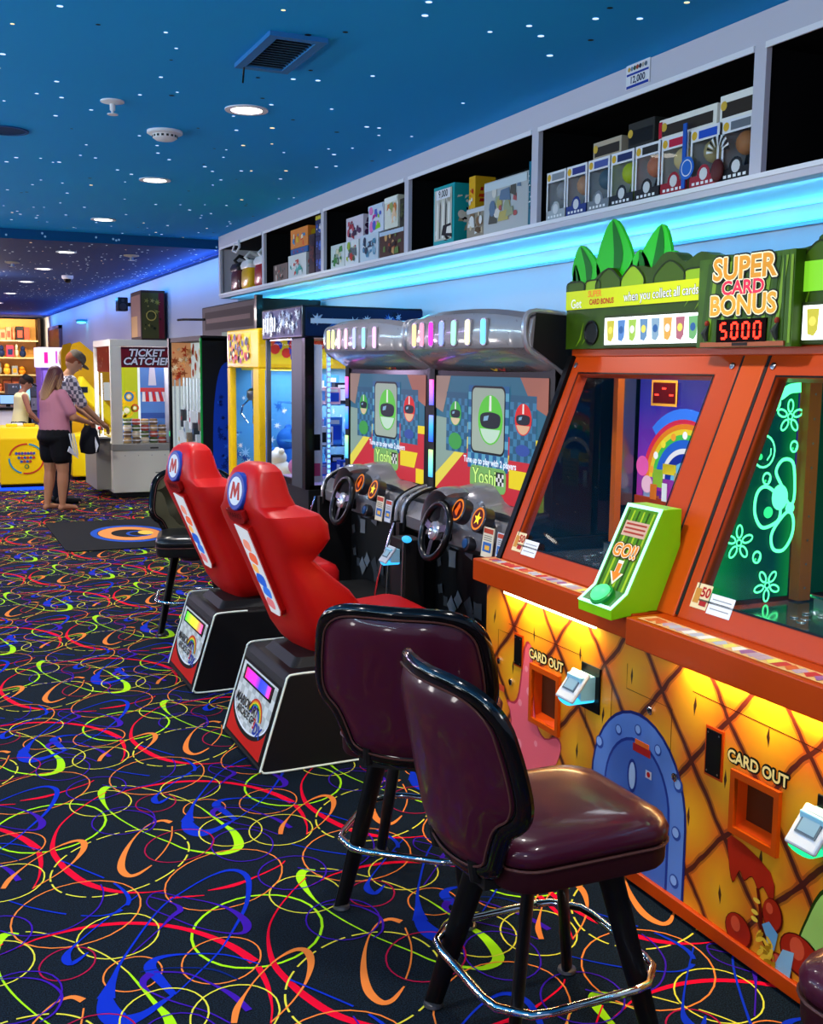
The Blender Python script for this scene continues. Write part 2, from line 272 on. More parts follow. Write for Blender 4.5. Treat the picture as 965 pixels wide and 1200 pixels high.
# ================================================================ SETTING
CARPET = json.loads('''[["g",1,[[1.002,2.822,0.013],[1.015,2.866,0.013],[1.017,2.911,0.013],[1.011,2.954,0.013],[0.995,2.994,0.013],[0.97,3.028,0.013],[0.938,3.055,0.013],[0.901,3.073,0.013],[0.859,3.082,0.013],[0.816,3.08,0.013],[0.774,3.068,0.013],[0.734,3.047,0.013],[0.699,3.018,0.013],[0.669,2.982,0.013],[0.648,2.941,0.013],[0.636,2.897,0.013],[0.633,2.852,0.013],[0.64,2.808,0.013],[0.656,2.768,0.013],[0.68,2.734,0.013],[0.712,2.707,0.013],[0.75,2.689,0.013],[0.791,2.681,0.013],[0.834,2.682,0.013],[0.877,2.694,0.013],[0.917,2.715,0.013],[0.952,2.744,0.013],[0.981,2.781,0.013]],0],["g",0,[[0.627,4.133,0.012],[0.589,4.141,0.03],[0.562,4.081,0.028],[0.56,3.953,0.013],[0.587,3.826,0.009],[0.645,3.679,0.007],[0.712,3.558,0.009],[0.75,3.486,0.012],[0.817,3.425,0.014],[0.866,3.404,0.024],[0.92,3.436,0.036],[0.935,3.545,0.028],[0.917,3.637,0.014],[0.88,3.805,0.008]],0],["y",0,[[0.88,3.805,0.007],[0.837,3.918,0.007],[0.768,4.022,0.006],[0.685,4.115,0.006],[0.629,4.144,0.008]],1],["r",0,[[1.056,3.129,0.006],[0.989,3.061,0.007],[0.907,2.961,0.009],[0.848,2.852,0.012],[0.814,2.697,0.018],[0.825,2.58,0.022],[0.847,2.491,0.026],[0.885,2.398,0.026],[0.952,2.315,0.02],[1.032,2.269,0.012],[1.106,2.255,0.007]],0],["r",0,[[0.133,3.024,0.006],[0.191,3.052,0.008],[0.242,3.074,0.012],[0.353,3.086,0.016],[0.463,3.07,0.018],[0.568,3.018,0.018],[0.658,2.934,0.02],[0.729,2.822,0.026],[0.768,2.715,0.03]],0],["r",0,[[0.77,2.687,0.02],[0.767,2.591,0.014],[0.75,2.494,0.009],[0.726,2.425,0.005]],0],["r",0,[[0.731,3.141,0.005],[0.63,3.166,0.014]],0],["r",0,[[0.749,3.167,0.005],[0.83,3.17,0.02],[0.911,3.198,0.012],[1.0,3.241,0.009],[1.031,3.27,0.004]],0],["y",1,[[0.655,3.97,0.006],[0.657,3.998,0.006],[0.654,4.025,0.006],[0.646,4.051,0.006],[0.632,4.074,0.006],[0.615,4.093,0.006],[0.593,4.107,0.006],[0.57,4.116,0.006],[0.545,4.118,0.006],[0.521,4.115,0.006],[0.498,4.105,0.006],[0.477,4.09,0.006],[0.46,4.07,0.006],[0.447,4.046,0.006],[0.439,4.02,0.006],[0.437,3.993,0.006],[0.44,3.965,0.006],[0.448,3.94,0.006],[0.462,3.917,0.006],[0.479,3.898,0.006],[0.501,3.883,0.006],[0.524,3.875,0.006],[0.549,3.872,0.006],[0.573,3.876,0.006],[0.596,3.885,0.006],[0.617,3.901,0.006],[0.634,3.92,0.006],[0.647,3.944,0.006]],0],["o",1,[[0.539,3.151,0.008],[0.547,3.195,0.008],[0.546,3.238,0.008],[0.535,3.278,0.008],[0.515,3.314,0.008],[0.487,3.343,0.008],[0.453,3.364,0.008],[0.414,3.377,0.008],[0.373,3.379,0.008],[0.331,3.372,0.008],[0.29,3.356,0.008],[0.253,3.331,0.008],[0.221,3.298,0.008],[0.196,3.26,0.008],[0.179,3.219,0.008],[0.172,3.175,0.008],[0.173,3.132,0.008],[0.184,3.092,0.008],[0.204,3.056,0.008],[0.232,3.027,0.008],[0.266,3.006,0.008],[0.304,2.994,0.008],[0.346,2.991,0.008],[0.388,2.998,0.008],[0.429,3.014,0.008],[0.466,3.039,0.008],[0.498,3.072,0.008],[0.523,3.11,0.008]],0],["y",1,[[0.561,2.983,0.007],[0.565,3.01,0.007],[0.563,3.037,0.007],[0.555,3.063,0.007],[0.542,3.085,0.007],[0.524,3.104,0.007],[0.503,3.117,0.007],[0.479,3.124,0.007],[0.453,3.126,0.007],[0.428,3.121,0.007],[0.403,3.11,0.007],[0.381,3.094,0.007],[0.362,3.073,0.007],[0.347,3.049,0.007],[0.338,3.023,0.007],[0.335,2.995,0.007],[0.337,2.968,0.007],[0.344,2.943,0.007],[0.358,2.92,0.007],[0.375,2.902,0.007],[0.397,2.889,0.007],[0.421,2.881,0.007],[0.446,2.88,0.007],[0.472,2.885,0.007],[0.497,2.895,0.007],[0.519,2.911,0.007],[0.538,2.932,0.007],[0.552,2.956,0.007]],0],["o",1,[[0.528,2.772,0.007],[0.53,2.791,0.007],[0.528,2.81,0.007],[0.523,2.827,0.007],[0.514,2.842,0.007],[0.501,2.855,0.007],[0.487,2.864,0.007],[0.471,2.869,0.007],[0.453,2.87,0.007],[0.436,2.866,0.007],[0.419,2.859,0.007],[0.405,2.848,0.007],[0.392,2.834,0.007],[0.383,2.817,0.007],[0.377,2.799,0.007],[0.374,2.78,0.007],[0.376,2.762,0.007],[0.381,2.745,0.007],[0.39,2.729,0.007],[0.403,2.717,0.007],[0.417,2.708,0.007],[0.433,2.703,0.007],[0.451,2.702,0.007],[0.468,2.705,0.007],[0.485,2.712,0.007],[0.499,2.723,0.007],[0.512,2.738,0.007],[0.521,2.754,0.007]],0],["c",1,[[0.371,2.901,0.007],[0.373,2.919,0.007],[0.371,2.937,0.007],[0.365,2.953,0.007],[0.356,2.967,0.007],[0.344,2.978,0.007],[0.33,2.985,0.007],[0.314,2.988,0.007],[0.297,2.988,0.007],[0.281,2.983,0.007],[0.265,2.974,0.007],[0.251,2.962,0.007],[0.239,2.947,0.007],[0.231,2.931,0.007],[0.225,2.912,0.007],[0.224,2.894,0.007],[0.226,2.876,0.007],[0.232,2.86,0.007],[0.241,2.846,0.007],[0.253,2.835,0.007],[0.267,2.828,0.007],[0.283,2.825,0.007],[0.299,2.825,0.007],[0.316,2.83,0.007],[0.332,2.839,0.007],[0.346,2.851,0.007],[0.357,2.866,0.007],[0.366,2.882,0.007]],0],["o",0,[[0.75,3.72,0.022],[0.723,3.748,0.016],[0.672,3.728,0.01],[0.611,3.647,0.01],[0.557,3.535,0.018],[0.528,3.431,0.026],[0.537,3.367,0.024],[0.569,3.363,0.016],[0.622,3.408,0.007]],0],["o",0,[[0.638,3.436,0.005],[0.683,3.503,0.006],[0.723,3.588,0.007],[0.747,3.684,0.006]],0],["y",1,[[0.754,3.46,0.009],[0.767,3.511,0.009],[0.767,3.559,0.009],[0.757,3.604,0.009],[0.735,3.642,0.009],[0.703,3.673,0.009],[0.664,3.693,0.009],[0.617,3.702,0.009],[0.567,3.701,0.009],[0.516,3.688,0.009],[0.466,3.665,0.009],[0.419,3.632,0.009],[0.378,3.592,0.009],[0.345,3.546,0.009],[0.323,3.497,0.009],[0.31,3.446,0.009],[0.31,3.398,0.009],[0.32,3.353,0.009],[0.342,3.315,0.009],[0.374,3.284,0.009],[0.413,3.264,0.009],[0.46,3.255,0.009],[0.51,3.256,0.009],[0.561,3.269,0.009],[0.611,3.292,0.009],[0.658,3.325,0.009],[0.699,3.365,0.009],[0.732,3.411,0.009]],1],["o",1,[[0.996,3.192,0.007],[1.01,3.235,0.007],[1.014,3.278,0.007],[1.008,3.318,0.007],[0.992,3.353,0.007],[0.968,3.383,0.007],[0.936,3.404,0.007],[0.899,3.417,0.007],[0.857,3.421,0.007],[0.813,3.414,0.007],[0.77,3.398,0.007],[0.729,3.374,0.007],[0.692,3.342,0.007],[0.662,3.305,0.007],[0.639,3.264,0.007],[0.626,3.221,0.007],[0.622,3.178,0.007],[0.628,3.138,0.007],[0.643,3.102,0.007],[0.667,3.073,0.007],[0.699,3.051,0.007],[0.737,3.038,0.007],[0.779,3.035,0.007],[0.822,3.041,0.007],[0.866,3.057,0.007],[0.907,3.081,0.007],[0.943,3.113,0.007],[0.974,3.15,0.007]],0],["o",1,[[0.792,2.737,0.007],[0.798,2.763,0.007],[0.798,2.789,0.007],[0.792,2.813,0.007],[0.781,2.834,0.007],[0.765,2.852,0.007],[0.746,2.865,0.007],[0.724,2.873,0.007],[0.699,2.875,0.007],[0.674,2.871,0.007],[0.65,2.862,0.007],[0.628,2.848,0.007],[0.609,2.829,0.007],[0.593,2.807,0.007],[0.583,2.782,0.007],[0.577,2.757,0.007],[0.577,2.731,0.007],[0.583,2.707,0.007],[0.594,2.685,0.007],[0.61,2.668,0.007],[0.629,2.655,0.007],[0.651,2.647,0.007],[0.676,2.645,0.007],[0.701,2.648,0.007],[0.725,2.657,0.007],[0.747,2.672,0.007],[0.766,2.69,0.007],[0.782,2.713,0.007]],0],["b",0,[[0.368,2.695,0.05],[0.398,2.775,0.02],[0.447,2.882,0.012],[0.585,3.104,0.01],[0.686,3.197,0.01],[0.785,3.261,0.012],[0.857,3.271,0.018],[0.885,3.199,0.02],[0.837,3.041,0.014],[0.759,2.904,0.012],[0.685,2.795,0.009],[0.587,2.694,0.008],[0.534,2.643,0.007]],0],["b",0,[[0.368,2.715,0.03],[0.365,2.633,0.06],[0.389,2.58,0.06],[0.443,2.587,0.03],[0.496,2.621,0.018],[0.531,2.644,0.01]],0],["b",0,[[0.531,2.644,0.02],[0.511,2.733,0.03],[0.5,2.801,0.035],[0.532,2.836,0.02],[0.603,2.827,0.012],[0.703,2.78,0.009],[0.777,2.697,0.008]],0],["k",0,[[0.472,2.785,0.006],[0.548,2.774,0.008],[0.652,2.722,0.012],[0.704,2.644,0.008]],0],["p",1,[[0.563,3.176,0.007],[0.599,3.215,0.006],[0.668,3.153,0.007],[0.741,3.082,0.01],[0.787,3.01,0.016],[0.804,2.926,0.028],[0.783,2.877,0.018],[0.733,2.895,0.009],[0.664,2.961,0.007],[0.606,3.052,0.006],[0.565,3.122,0.006]],0],["p",0,[[0.497,2.767,0.028],[0.47,2.737,0.022],[0.475,2.688,0.012],[0.522,2.616,0.008],[0.592,2.536,0.007],[0.634,2.464,0.006]],0],["p",0,[[0.505,2.771,0.012],[0.582,2.731,0.01],[0.634,2.653,0.012],[0.671,2.578,0.018],[0.691,2.499,0.02]],0],["y",1,[[1.032,3.537,0.007],[1.037,3.564,0.007],[1.037,3.592,0.007],[1.031,3.618,0.007],[1.021,3.642,0.007],[1.005,3.663,0.007],[0.986,3.678,0.007],[0.964,3.688,0.007],[0.939,3.692,0.007],[0.915,3.69,0.007],[0.89,3.682,0.007],[0.868,3.668,0.007],[0.849,3.649,0.007],[0.833,3.627,0.007],[0.823,3.601,0.007],[0.817,3.573,0.007],[0.817,3.546,0.007],[0.823,3.519,0.007],[0.833,3.495,0.007],[0.849,3.475,0.007],[0.868,3.459,0.007],[0.891,3.449,0.007],[0.915,3.445,0.007],[0.939,3.447,0.007],[0.964,3.455,0.007],[0.986,3.469,0.007],[1.005,3.488,0.007],[1.021,3.511,0.007]],0],["y",1,[[1.199,3.477,0.006],[1.205,3.505,0.006],[1.207,3.533,0.006],[1.202,3.56,0.006],[1.192,3.584,0.006],[1.177,3.605,0.006],[1.158,3.621,0.006],[1.135,3.631,0.006],[1.111,3.636,0.006],[1.085,3.634,0.006],[1.06,3.625,0.006],[1.036,3.611,0.006],[1.016,3.592,0.006],[0.999,3.569,0.006],[0.987,3.543,0.006],[0.98,3.515,0.006],[0.978,3.487,0.006],[0.983,3.46,0.006],[0.993,3.435,0.006],[1.008,3.415,0.006],[1.027,3.399,0.006],[1.05,3.388,0.006],[1.074,3.384,0.006],[1.1,3.386,0.006],[1.125,3.394,0.006],[1.149,3.408,0.006],[1.169,3.427,0.006],[1.186,3.451,0.006]],0],["p",1,[[1.032,3.406,0.006],[1.038,3.435,0.006],[1.038,3.463,0.006],[1.032,3.491,0.006],[1.022,3.516,0.006],[1.008,3.538,0.006],[0.989,3.555,0.006],[0.968,3.566,0.006],[0.946,3.571,0.006],[0.923,3.569,0.006],[0.9,3.561,0.006],[0.879,3.547,0.006],[0.861,3.528,0.006],[0.847,3.505,0.006],[0.836,3.478,0.006],[0.831,3.45,0.006],[0.831,3.421,0.006],[0.837,3.393,0.006],[0.847,3.368,0.006],[0.861,3.347,0.006],[0.88,3.33,0.006],[0.9,3.319,0.006],[0.923,3.314,0.006],[0.946,3.315,0.006],[0.969,3.323,0.006],[0.99,3.337,0.006],[1.008,3.356,0.006],[1.022,3.38,0.006]],0],["c",1,[[0.85,3.501,0.005],[0.856,3.528,0.005],[0.856,3.555,0.005],[0.85,3.58,0.005],[0.839,3.603,0.005],[0.822,3.621,0.005],[0.801,3.634,0.005],[0.778,3.641,0.005],[0.752,3.643,0.005],[0.725,3.638,0.005],[0.699,3.627,0.005],[0.675,3.611,0.005],[0.654,3.59,0.005],[0.637,3.566,0.005],[0.626,3.54,0.005],[0.619,3.512,0.005],[0.619,3.485,0.005],[0.625,3.46,0.005],[0.636,3.438,0.005],[0.653,3.42,0.005],[0.674,3.407,0.005],[0.698,3.399,0.005],[0.723,3.398,0.005],[0.75,3.403,0.005],[0.776,3.413,0.005],[0.8,3.43,0.005],[0.821,3.45,0.005],[0.838,3.474,0.005]],0],["o",0,[[0.642,2.461,0.016],[0.665,2.518,0.018],[0.706,2.578,0.01],[0.755,2.637,0.007],[0.826,2.7,0.01],[0.889,2.728,0.018],[0.916,2.706,0.024],[0.906,2.643,0.02],[0.864,2.563,0.013],[0.815,2.504,0.008],[0.769,2.461,0.007],[0.728,2.429,0.006]],0],["b",0,[[0.355,3.556,0.01],[0.424,3.445,0.01],[0.489,3.329,0.012],[0.515,3.215,0.014],[0.484,3.148,0.014],[0.42,3.135,0.009],[0.328,3.185,0.01],[0.231,3.273,0.008],[0.155,3.368,0.008]],1],["p",1,[[1.132,3.148,0.008],[1.138,3.174,0.008],[1.139,3.199,0.008],[1.134,3.224,0.008],[1.124,3.247,0.008],[1.109,3.266,0.008],[1.09,3.281,0.008],[1.068,3.291,0.008],[1.044,3.295,0.008],[1.019,3.294,0.008],[0.994,3.287,0.008],[0.971,3.274,0.008],[0.951,3.257,0.008],[0.935,3.236,0.008],[0.923,3.212,0.008],[0.917,3.187,0.008],[0.916,3.161,0.008],[0.921,3.136,0.008],[0.931,3.114,0.008],[0.946,3.095,0.008],[0.965,3.08,0.008],[0.987,3.07,0.008],[1.011,3.065,0.008],[1.036,3.067,0.008],[1.061,3.074,0.008],[1.084,3.086,0.008],[1.104,3.103,0.008],[1.12,3.124,0.008]],0],["p",1,[[1.175,2.801,0.008],[1.181,2.828,0.008],[1.181,2.854,0.008],[1.176,2.88,0.008],[1.166,2.904,0.008],[1.151,2.924,0.008],[1.132,2.94,0.008],[1.11,2.95,0.008],[1.086,2.956,0.008],[1.062,2.955,0.008],[1.038,2.948,0.008],[1.015,2.936,0.008],[0.996,2.918,0.008],[0.98,2.897,0.008],[0.969,2.872,0.008],[0.963,2.846,0.008],[0.962,2.82,0.008],[0.967,2.794,0.008],[0.977,2.77,0.008],[0.992,2.75,0.008],[1.011,2.734,0.008],[1.033,2.723,0.008],[1.057,2.718,0.008],[1.082,2.719,0.008],[1.106,2.726,0.008],[1.128,2.738,0.008],[1.148,2.756,0.008],[1.164,2.777,0.008]],0],["b",0,[[0.794,3.95,0.008],[0.746,3.91,0.02],[0.735,3.947,0.026],[0.765,4.004,0.012],[0.871,4.12,0.007],[0.981,4.23,0.006]],0],["p",0,[[0.469,2.888,0.006],[0.562,2.988,0.008],[0.613,3.049,0.016],[0.644,3.08,0.02],[0.63,3.129,0.01],[0.572,3.199,0.006]],0],["p",0,[[0.125,2.893,0.006],[0.177,2.881,0.007],[0.233,2.839,0.01],[0.266,2.759,0.012],[0.243,2.686,0.01],[0.202,2.655,0.007]],0],["p",0,[[0.142,3.16,0.008],[0.209,3.099,0.008],[0.317,3.093,0.006],[0.41,3.171,0.006],[0.447,3.262,0.006],[0.45,3.336,0.006]],0]]''')
cols = {k: M(h, .95, spec=.05) for k, h in dict(g='9cda14', y='d0c83c', o='e07a34', r='d8062c', b='0c2cac', p='381494', c='9c103c', k='081e60').items()}
def carpet_base():
    m = bpy.data.materials.new('carpet_pile'); m.use_nodes = True; nt = m.node_tree; b = nt.nodes['Principled BSDF']
    tc = nt.nodes.new('ShaderNodeTexCoord'); n = nt.nodes.new('ShaderNodeTexNoise'); n.inputs['Scale'].default_value = 260
    n.inputs['Detail'].default_value = 4; nt.links.new(tc.outputs['Object'], n.inputs['Vector'])
    cr = nt.nodes.new('ShaderNodeValToRGB'); e = cr.color_ramp.elements
    e[0].position = .42; e[0].color = (*hexc('020306'), 1); e[1].position = .72; e[1].color = (*hexc('182c3c'), 1)
    nt.links.new(n.outputs[0], cr.inputs[0]); nt.links.new(cr.outputs[0], b.inputs['Base Color'])
    b.inputs['Roughness'].default_value = .95; b.inputs['Specular IOR Level'].default_value = .1
    return m
mb = MB(); FL = Fr((0, 0, 0), (1, 0, 0), (0, 1, 0))
mb.rect(FL, -7, 3.0, -3, 29, 0, carpet_base())
L1 = Vector((-.037, 1.975)); L2 = Vector((.437, 1.01))
for i in range(-12, 17):
    for j in range(-16, 24):
        d = L1*i+L2*j
        if not (-3.6 < d.x < 2.3 and -2.2 < d.y < 15.5): continue
        for k, (c, cl, pts, dash) in enumerate(CARPET):
            P = [(x+d.x, y+d.y, (w*.62 if w < .014 else w*.95) if w > .0075 else .0047) for x, y, w in pts]
            far = d.y > 7
            if not cl or len(pts) < 20 or dash: P = spline(P, 2 if far else 5, bool(cl))
            elif far: P = P[::2]
            z = .0008+k*.00005
            if dash:
                n = len(P)
                dl = 4 if far else 10
                for s0 in range(0, n, dl):
                    e0 = s0+dl-(0 if far else 1); seg = [P[q % n] for q in range(s0, min(e0, n))]
                    if len(seg) > 1: mb.stroke(FL, seg, .01, z, cols[c])
            else: mb.stroke(FL, P, .01, z, cols[c], bool(cl))
struct('floor', mb)

CEILZ = 2.776; C2 = 2.69; YS = 10.25
ceil_mat = M('14a4f0', .75, var=.06, vscale=.6)
ceil_far = M('20386c', .75, var=.1, vscale=.6)
star_w = GL('cfe8ff', 1.1); star_y = GL('ffdca0', 1.4); star_off = M('06121e', .6)
rnd = random.Random(3)
def stars(mb, x0, x1, y0, y1, z, n, r):
    for _ in range(n):
        x = rnd.uniform(x0, x1); y = rnd.uniform(y0, y1); q = rnd.random()
        mt = star_w if q < .72 else (star_off if q < .9 else star_y)
        rr = r*rnd.uniform(.6, 1.15)
        mb.poly(FD(x, y, z), circ(0, 0, rr, 7), .0015, mt)
mb = MB(); mb.rect(FD(0, 0, CEILZ), -7, 3.0, -YS, 3, 0, ceil_mat)
stars(mb, -1.3, 2.5, 2.0, YS-.05, CEILZ, 340, .0115)
mb.rect(FY(0, YS, 0), -7, 3.0, C2, CEILZ, 0, M('0a4c80', .8))
for _ in range(22): mb.disc(FY(0, YS, 0), rnd.uniform(-2, 2.6), rnd.uniform(C2+.01, CEILZ-.01), .010, .002, GL('6090c0', .6), 8)
struct('ceiling', mb)
mb = MB(); mb.rect(FD(0, 0, C2), -7, 2.8, -29, -YS, 0, ceil_far)
stars(mb, -1.0, 2.75, YS+.02, 19, C2, 760, .011); stars(mb, -.5, 2.75, 19, 28, C2, 90, .012)
struct('ceiling_far', mb)
wall_m = M('b9bcc8', .75, var=.04, vscale=1.5)
mb = MB(); mb.rect(FX(3.0, 0, 0), -YS, 3, 0, CEILZ, 0, wall_m); struct('wall_right', mb)
mb = MB(); mb.rect(FX(2.8, 0, 0), -28.6, -YS, 0, C2, 0, wall_m)
mb.rect(FY(0, YS, 0), 2.8, 3.0, 0, CEILZ, 0, wall_m); struct('wall_right_far', mb)
mb = MB(); mb.rect(FY(0, 28.6, 0), -7, 2.8, 0, C2, 0, M('6a4a34', .8)); struct('wall_back', mb)
mb = MB(); mb.rect(Fr((-7, 0, 0), (0, 1, 0), (0, 0, 1)), -3, 29, 0, CEILZ, 0, M('101220', .9, spec=.1)); struct('unseen_wall_left', mb)  # unseen dark wall, added to keep world light out of reflections

# ---- recessed downlights
DL = []
def downlight(x, y, z, label, i):
    t = thing('recessed_downlight', label, 'ceiling light', (x, y, z), 'recessed ceiling downlights'); f = FD(x, y, z)
    a = MB(); a.ring(f, 0, 0, .072, .098, .006, WHT, depth=.006); a.build('trim_ring', t, smooth=True)
    a = MB(); a.disc(f, 0, 0, .073, .003, GL('fff8ec', 7)); a.build('diffuser', t)
    l = bpy.data.lights.new('lamp', 'SPOT'); l.energy = 110; l.spot_size = radians(150); l.spot_blend = .8; l.shadow_soft_size = .07
    l.color = (1, .95, .9); o = bpy.data.objects.new('lamp', l); COL.objects.link(o); o.parent = t; o.location = (0, 0, -.02)
    return t
for i, (y, z, lb) in enumerate([(5.02, CEILZ, 'large round downlight nearest the air vent'), (7.14, CEILZ, 'second round downlight of the aisle row, just beyond the smoke detector'),
        (9.25, CEILZ, 'round downlight just before the ceiling drops down'), (11.2, C2, 'first downlight on the lower purple ceiling'),
        (13.3, C2, 'second downlight on the lower purple ceiling'), (15.5, C2, 'third downlight on the lower purple ceiling'),
        (18.2, C2, 'fourth downlight on the lower purple ceiling'), (21.2, C2, 'farthest downlight, above the prize wall end'), (2.9, CEILZ, 'downlight above the near maroon stools, outside the photo'), (.8, CEILZ, 'downlight nearest the viewer, outside the photo')]):
    downlight(1.42 if y < 10 else 1.36, y, z, lb, i)

for i in range(8):
    downlight(-1.35, .6+2.2*i, CEILZ if i < 5 else C2, 'added recessed downlight of an unseen fill row left of the aisle', i)['group'] = 'added fill downlights, unseen left row'  # unseen row with fixtures, added for fill light

# ---- other ceiling fittings
def vent():
    x0, x1, y0, y1 = 1.17, 1.385, 3.83, 4.30
    t = thing('air_vent', 'rectangular blue framed air vent with dark slats in the blue ceiling', 'air vent', (1.28, 4.06, CEILZ)); f = FD(0, 0, CEILZ)
    a = MB(); P = [(x0, -y1), (x1, -y1), (x1, -y0), (x0, -y0)]; k = .035
    Q = [(x0+k, -y1+k), (x1-k, -y1+k), (x1-k, -y0-k), (x0+k, -y0-k)]
    a.ringp(f, P, Q, .016, M('2b77b8', .5), depth=.016); a.build('frame', t)
    a = MB(); a.rect(f, x0+k, x1-k, -y1+k, -y0-k, .001, M('05070c', .9)); a.build('duct', t)
    n = 13
    for i in range(n):
        y = -y1+k+(y1-y0-2*k)*(i+.5)/n
        a = MB(); a.obox(Fr(f(x0+k, y, .008), f.u, (f.v+f.n*.8)), 0, x1-x0-2*k, -.006, .006, -.001, .001, M('3a5a74', .5)); a.build('slat', t)
    a = MB(); a.tube([(1.2, 4.27, CEILZ-.012), (1.205, 4.3, CEILZ-.04), (1.2, 4.29, CEILZ-.07)], .0035, BLK, 6); a.build('lever', t, smooth=True)
vent()
t = thing('sprinkler_head', 'white fire sprinkler head hanging from the near ceiling', 'sprinkler', (.84, 5.13, CEILZ)); f = FD(.84, 5.13, CEILZ)
a = MB(); a.lathe(f, [(.052, 0), (.052, .006), (.02, .014)], WHT); a.build('escutcheon', t, smooth=True)
a = MB(); a.lathe(f, [(.012, .01), (.012, .04), (.006, .045), (.006, .055), (.024, .056), (.024, .06)], WHT, 12); a.build('nozzle', t, smooth=True)
t = thing('smoke_detector', 'white round smoke detector on the blue ceiling', 'smoke detector', (1.18, 5.66, CEILZ)); f = FD(1.18, 5.66, CEILZ)
a = MB(); a.lathe(f, [(.088, 0), (.088, .012), (.078, .018)], WHT, 32); a.build('base', t, smooth=True)
a = MB(); a.lathe(f, [(.062, .016), (.06, .034), (.045, .044), (.02, .048)], WHT, 32)
for i in range(16): a.obox(Fr(f(0, 0, 0), f.u*cos(i*pi/8)+f.v*sin(i*pi/8), -f.u*sin(i*pi/8)+f.v*cos(i*pi/8)), .056, .0625, -.006, .006, .022, .032, DKG)
a.build('sensor_cap', t, smooth=True)
t = thing('ceiling_speaker', 'round dark blue ceiling speaker near the left edge', 'speaker', (.45, 6.0, CEILZ)); f = FD(.45, 6.0, CEILZ)
a = MB(); a.ring(f, 0, 0, .1, .115, .006, M('0a4c86', .6), depth=.006); a.build('rim', t, smooth=True)
a = MB(); a.disc(f, 0, 0, .101, .003, M('083b68', .8, bump=.5, bscale=400)); a.build('grille', t)
for i, (x, y, lb) in enumerate([(.97, 12.6, 'small beige sprinkler on the lower ceiling left of the downlights'), (1.98, 11.2, 'small fitting on the lower ceiling by the shelf end')]):
    t = thing('sprinkler_head', lb, 'sprinkler', (x, y, C2)); f = FD(x, y, C2)
    a = MB(); a.lathe(f, [(.075, 0), (.075, .01), (.03, .02)], M('b8a890', .5)); a.build('escutcheon', t, smooth=True)
    a = MB(); a.lathe(f, [(.02, .015), (.02, .045), (.035, .047), (.035, .052)], STEEL, 12); a.build('nozzle', t, smooth=True)
t = thing('security_camera', 'small white dome camera on the lower ceiling', 'camera', (1.73, 14.2, C2)); f = FD(1.73, 14.2, C2)
a = MB(); a.lathe(f, [(.07, 0), (.07, .03), (.06, .04)], WHT, 20); a.build('base', t, smooth=True)
a = MB(); a.lathe(f, [(.05, .038), (.045, .06), (.03, .08), (.01, .088)], BLK, 20); a.build('dome', t, smooth=True)

# ================================================================ DISPLAY SHELF along the wall top
XS = 2.55; SB = 2.222; SO = 2.27; ST = 2.665
shelf_w = M('c9c6d2', .6); shelf_in = M('07080a', .7)
divs = [.08, 1.5, 2.92, 4.35, 5.76, 7.17, 8.58, 9.96]
t = thing('display_shelf', 'long white built-in display shelf with black cubbies under the blue ceiling', 'shelf', (2.78, 5, SB))
a = MB(); a.box(XS, XS+.025, .08, 9.98, ST, CEILZ-.002, shelf_w); a.build('fascia', t)
a = MB(); a.box(XS, 2.998, .08, 9.98, SB, SO-.012, shelf_w); a.build('bottom_board', t, bevel=.002)
a = MB(); a.box(XS+.03, 2.998, .1, 9.96, SO-.012, SO-.008, shelf_in); a.box(XS+.03, 2.998, .1, 9.96, ST, ST+.01, shelf_in); a.build('cubby_lining', t)
a = MB(); a.box(2.985, 2.998, .1, 9.96, SO, ST, shelf_in); a.build('back_panel', t)
for i, y in enumerate(divs):
    a = MB(); a.box(XS, XS+.022, y-.028, y+.028, SO-.012, ST, shelf_w); a.box(XS+.022, 2.984, y-.01, y+.01, SO-.008, ST, shelf_in if 0 < i < 7 else shelf_w)
    a.build('divider', t)
a = MB()
for i in range(7):
    a.box(XS-.006, XS, divs[i]+.028, divs[i+1]-.028, ST-.012, ST+.008, M('e9e8ee', .5))
a.box(XS-.006, XS, .08, 9.98, SO-.024, SO-.008, M('e9e8ee', .5)); a.build('edge_trim', t)
# LED strip under the shelf
a = MB(); a.box(2.975, 2.999, .1, 9.9, SB-.075, SB-.06, M('78b8d8', .5)); a.build('led_channel', t)
a = MB(); a.box(2.98, 2.995, .1, 9.9, SB-.06, SB-.056, GL('28c8ff', 6)); a.build('led_tape', t)
for k in range(4): strip_lamp((2.97, 1.3+2.45*k, SB-.05), (-.75, 0, .5), 2.4, .012, 6, (.06, .62, 1.0), t); strip_lamp((2.60, 1.3+2.45*k, SB-.02), (.8, 0, -.3), 2.4, .01, 3.5, (.10, .55, 1.0), t)
# far wall-wash strip
t = thing('led_strip', 'blue LED strip washing the far wall below the purple ceiling', 'strip light', (2.74, 15, C2))
a = MB(); a.box(2.70, 2.71, 10.4, 27, C2-.008, C2, GL('1468ff', .5)); a.build('led_tape', t)
a = MB(); a.box(2.69, 2.70, 10.4, 27, C2-.012, C2, M('28488c', .7)); a.build('channel', t)
for k in range(4): strip_lamp((2.55, 12.2+4*k, C2-.13), (.8, 0, .12), 3.8, .08, 9, (.05, .35, 1.0), t)
for k in range(4): strip_lamp((2.62, 12.2+4*k, C2-.13), (-.6, 0, .55), 3.8, .08, 12, (.06, .25, 1.0), t)
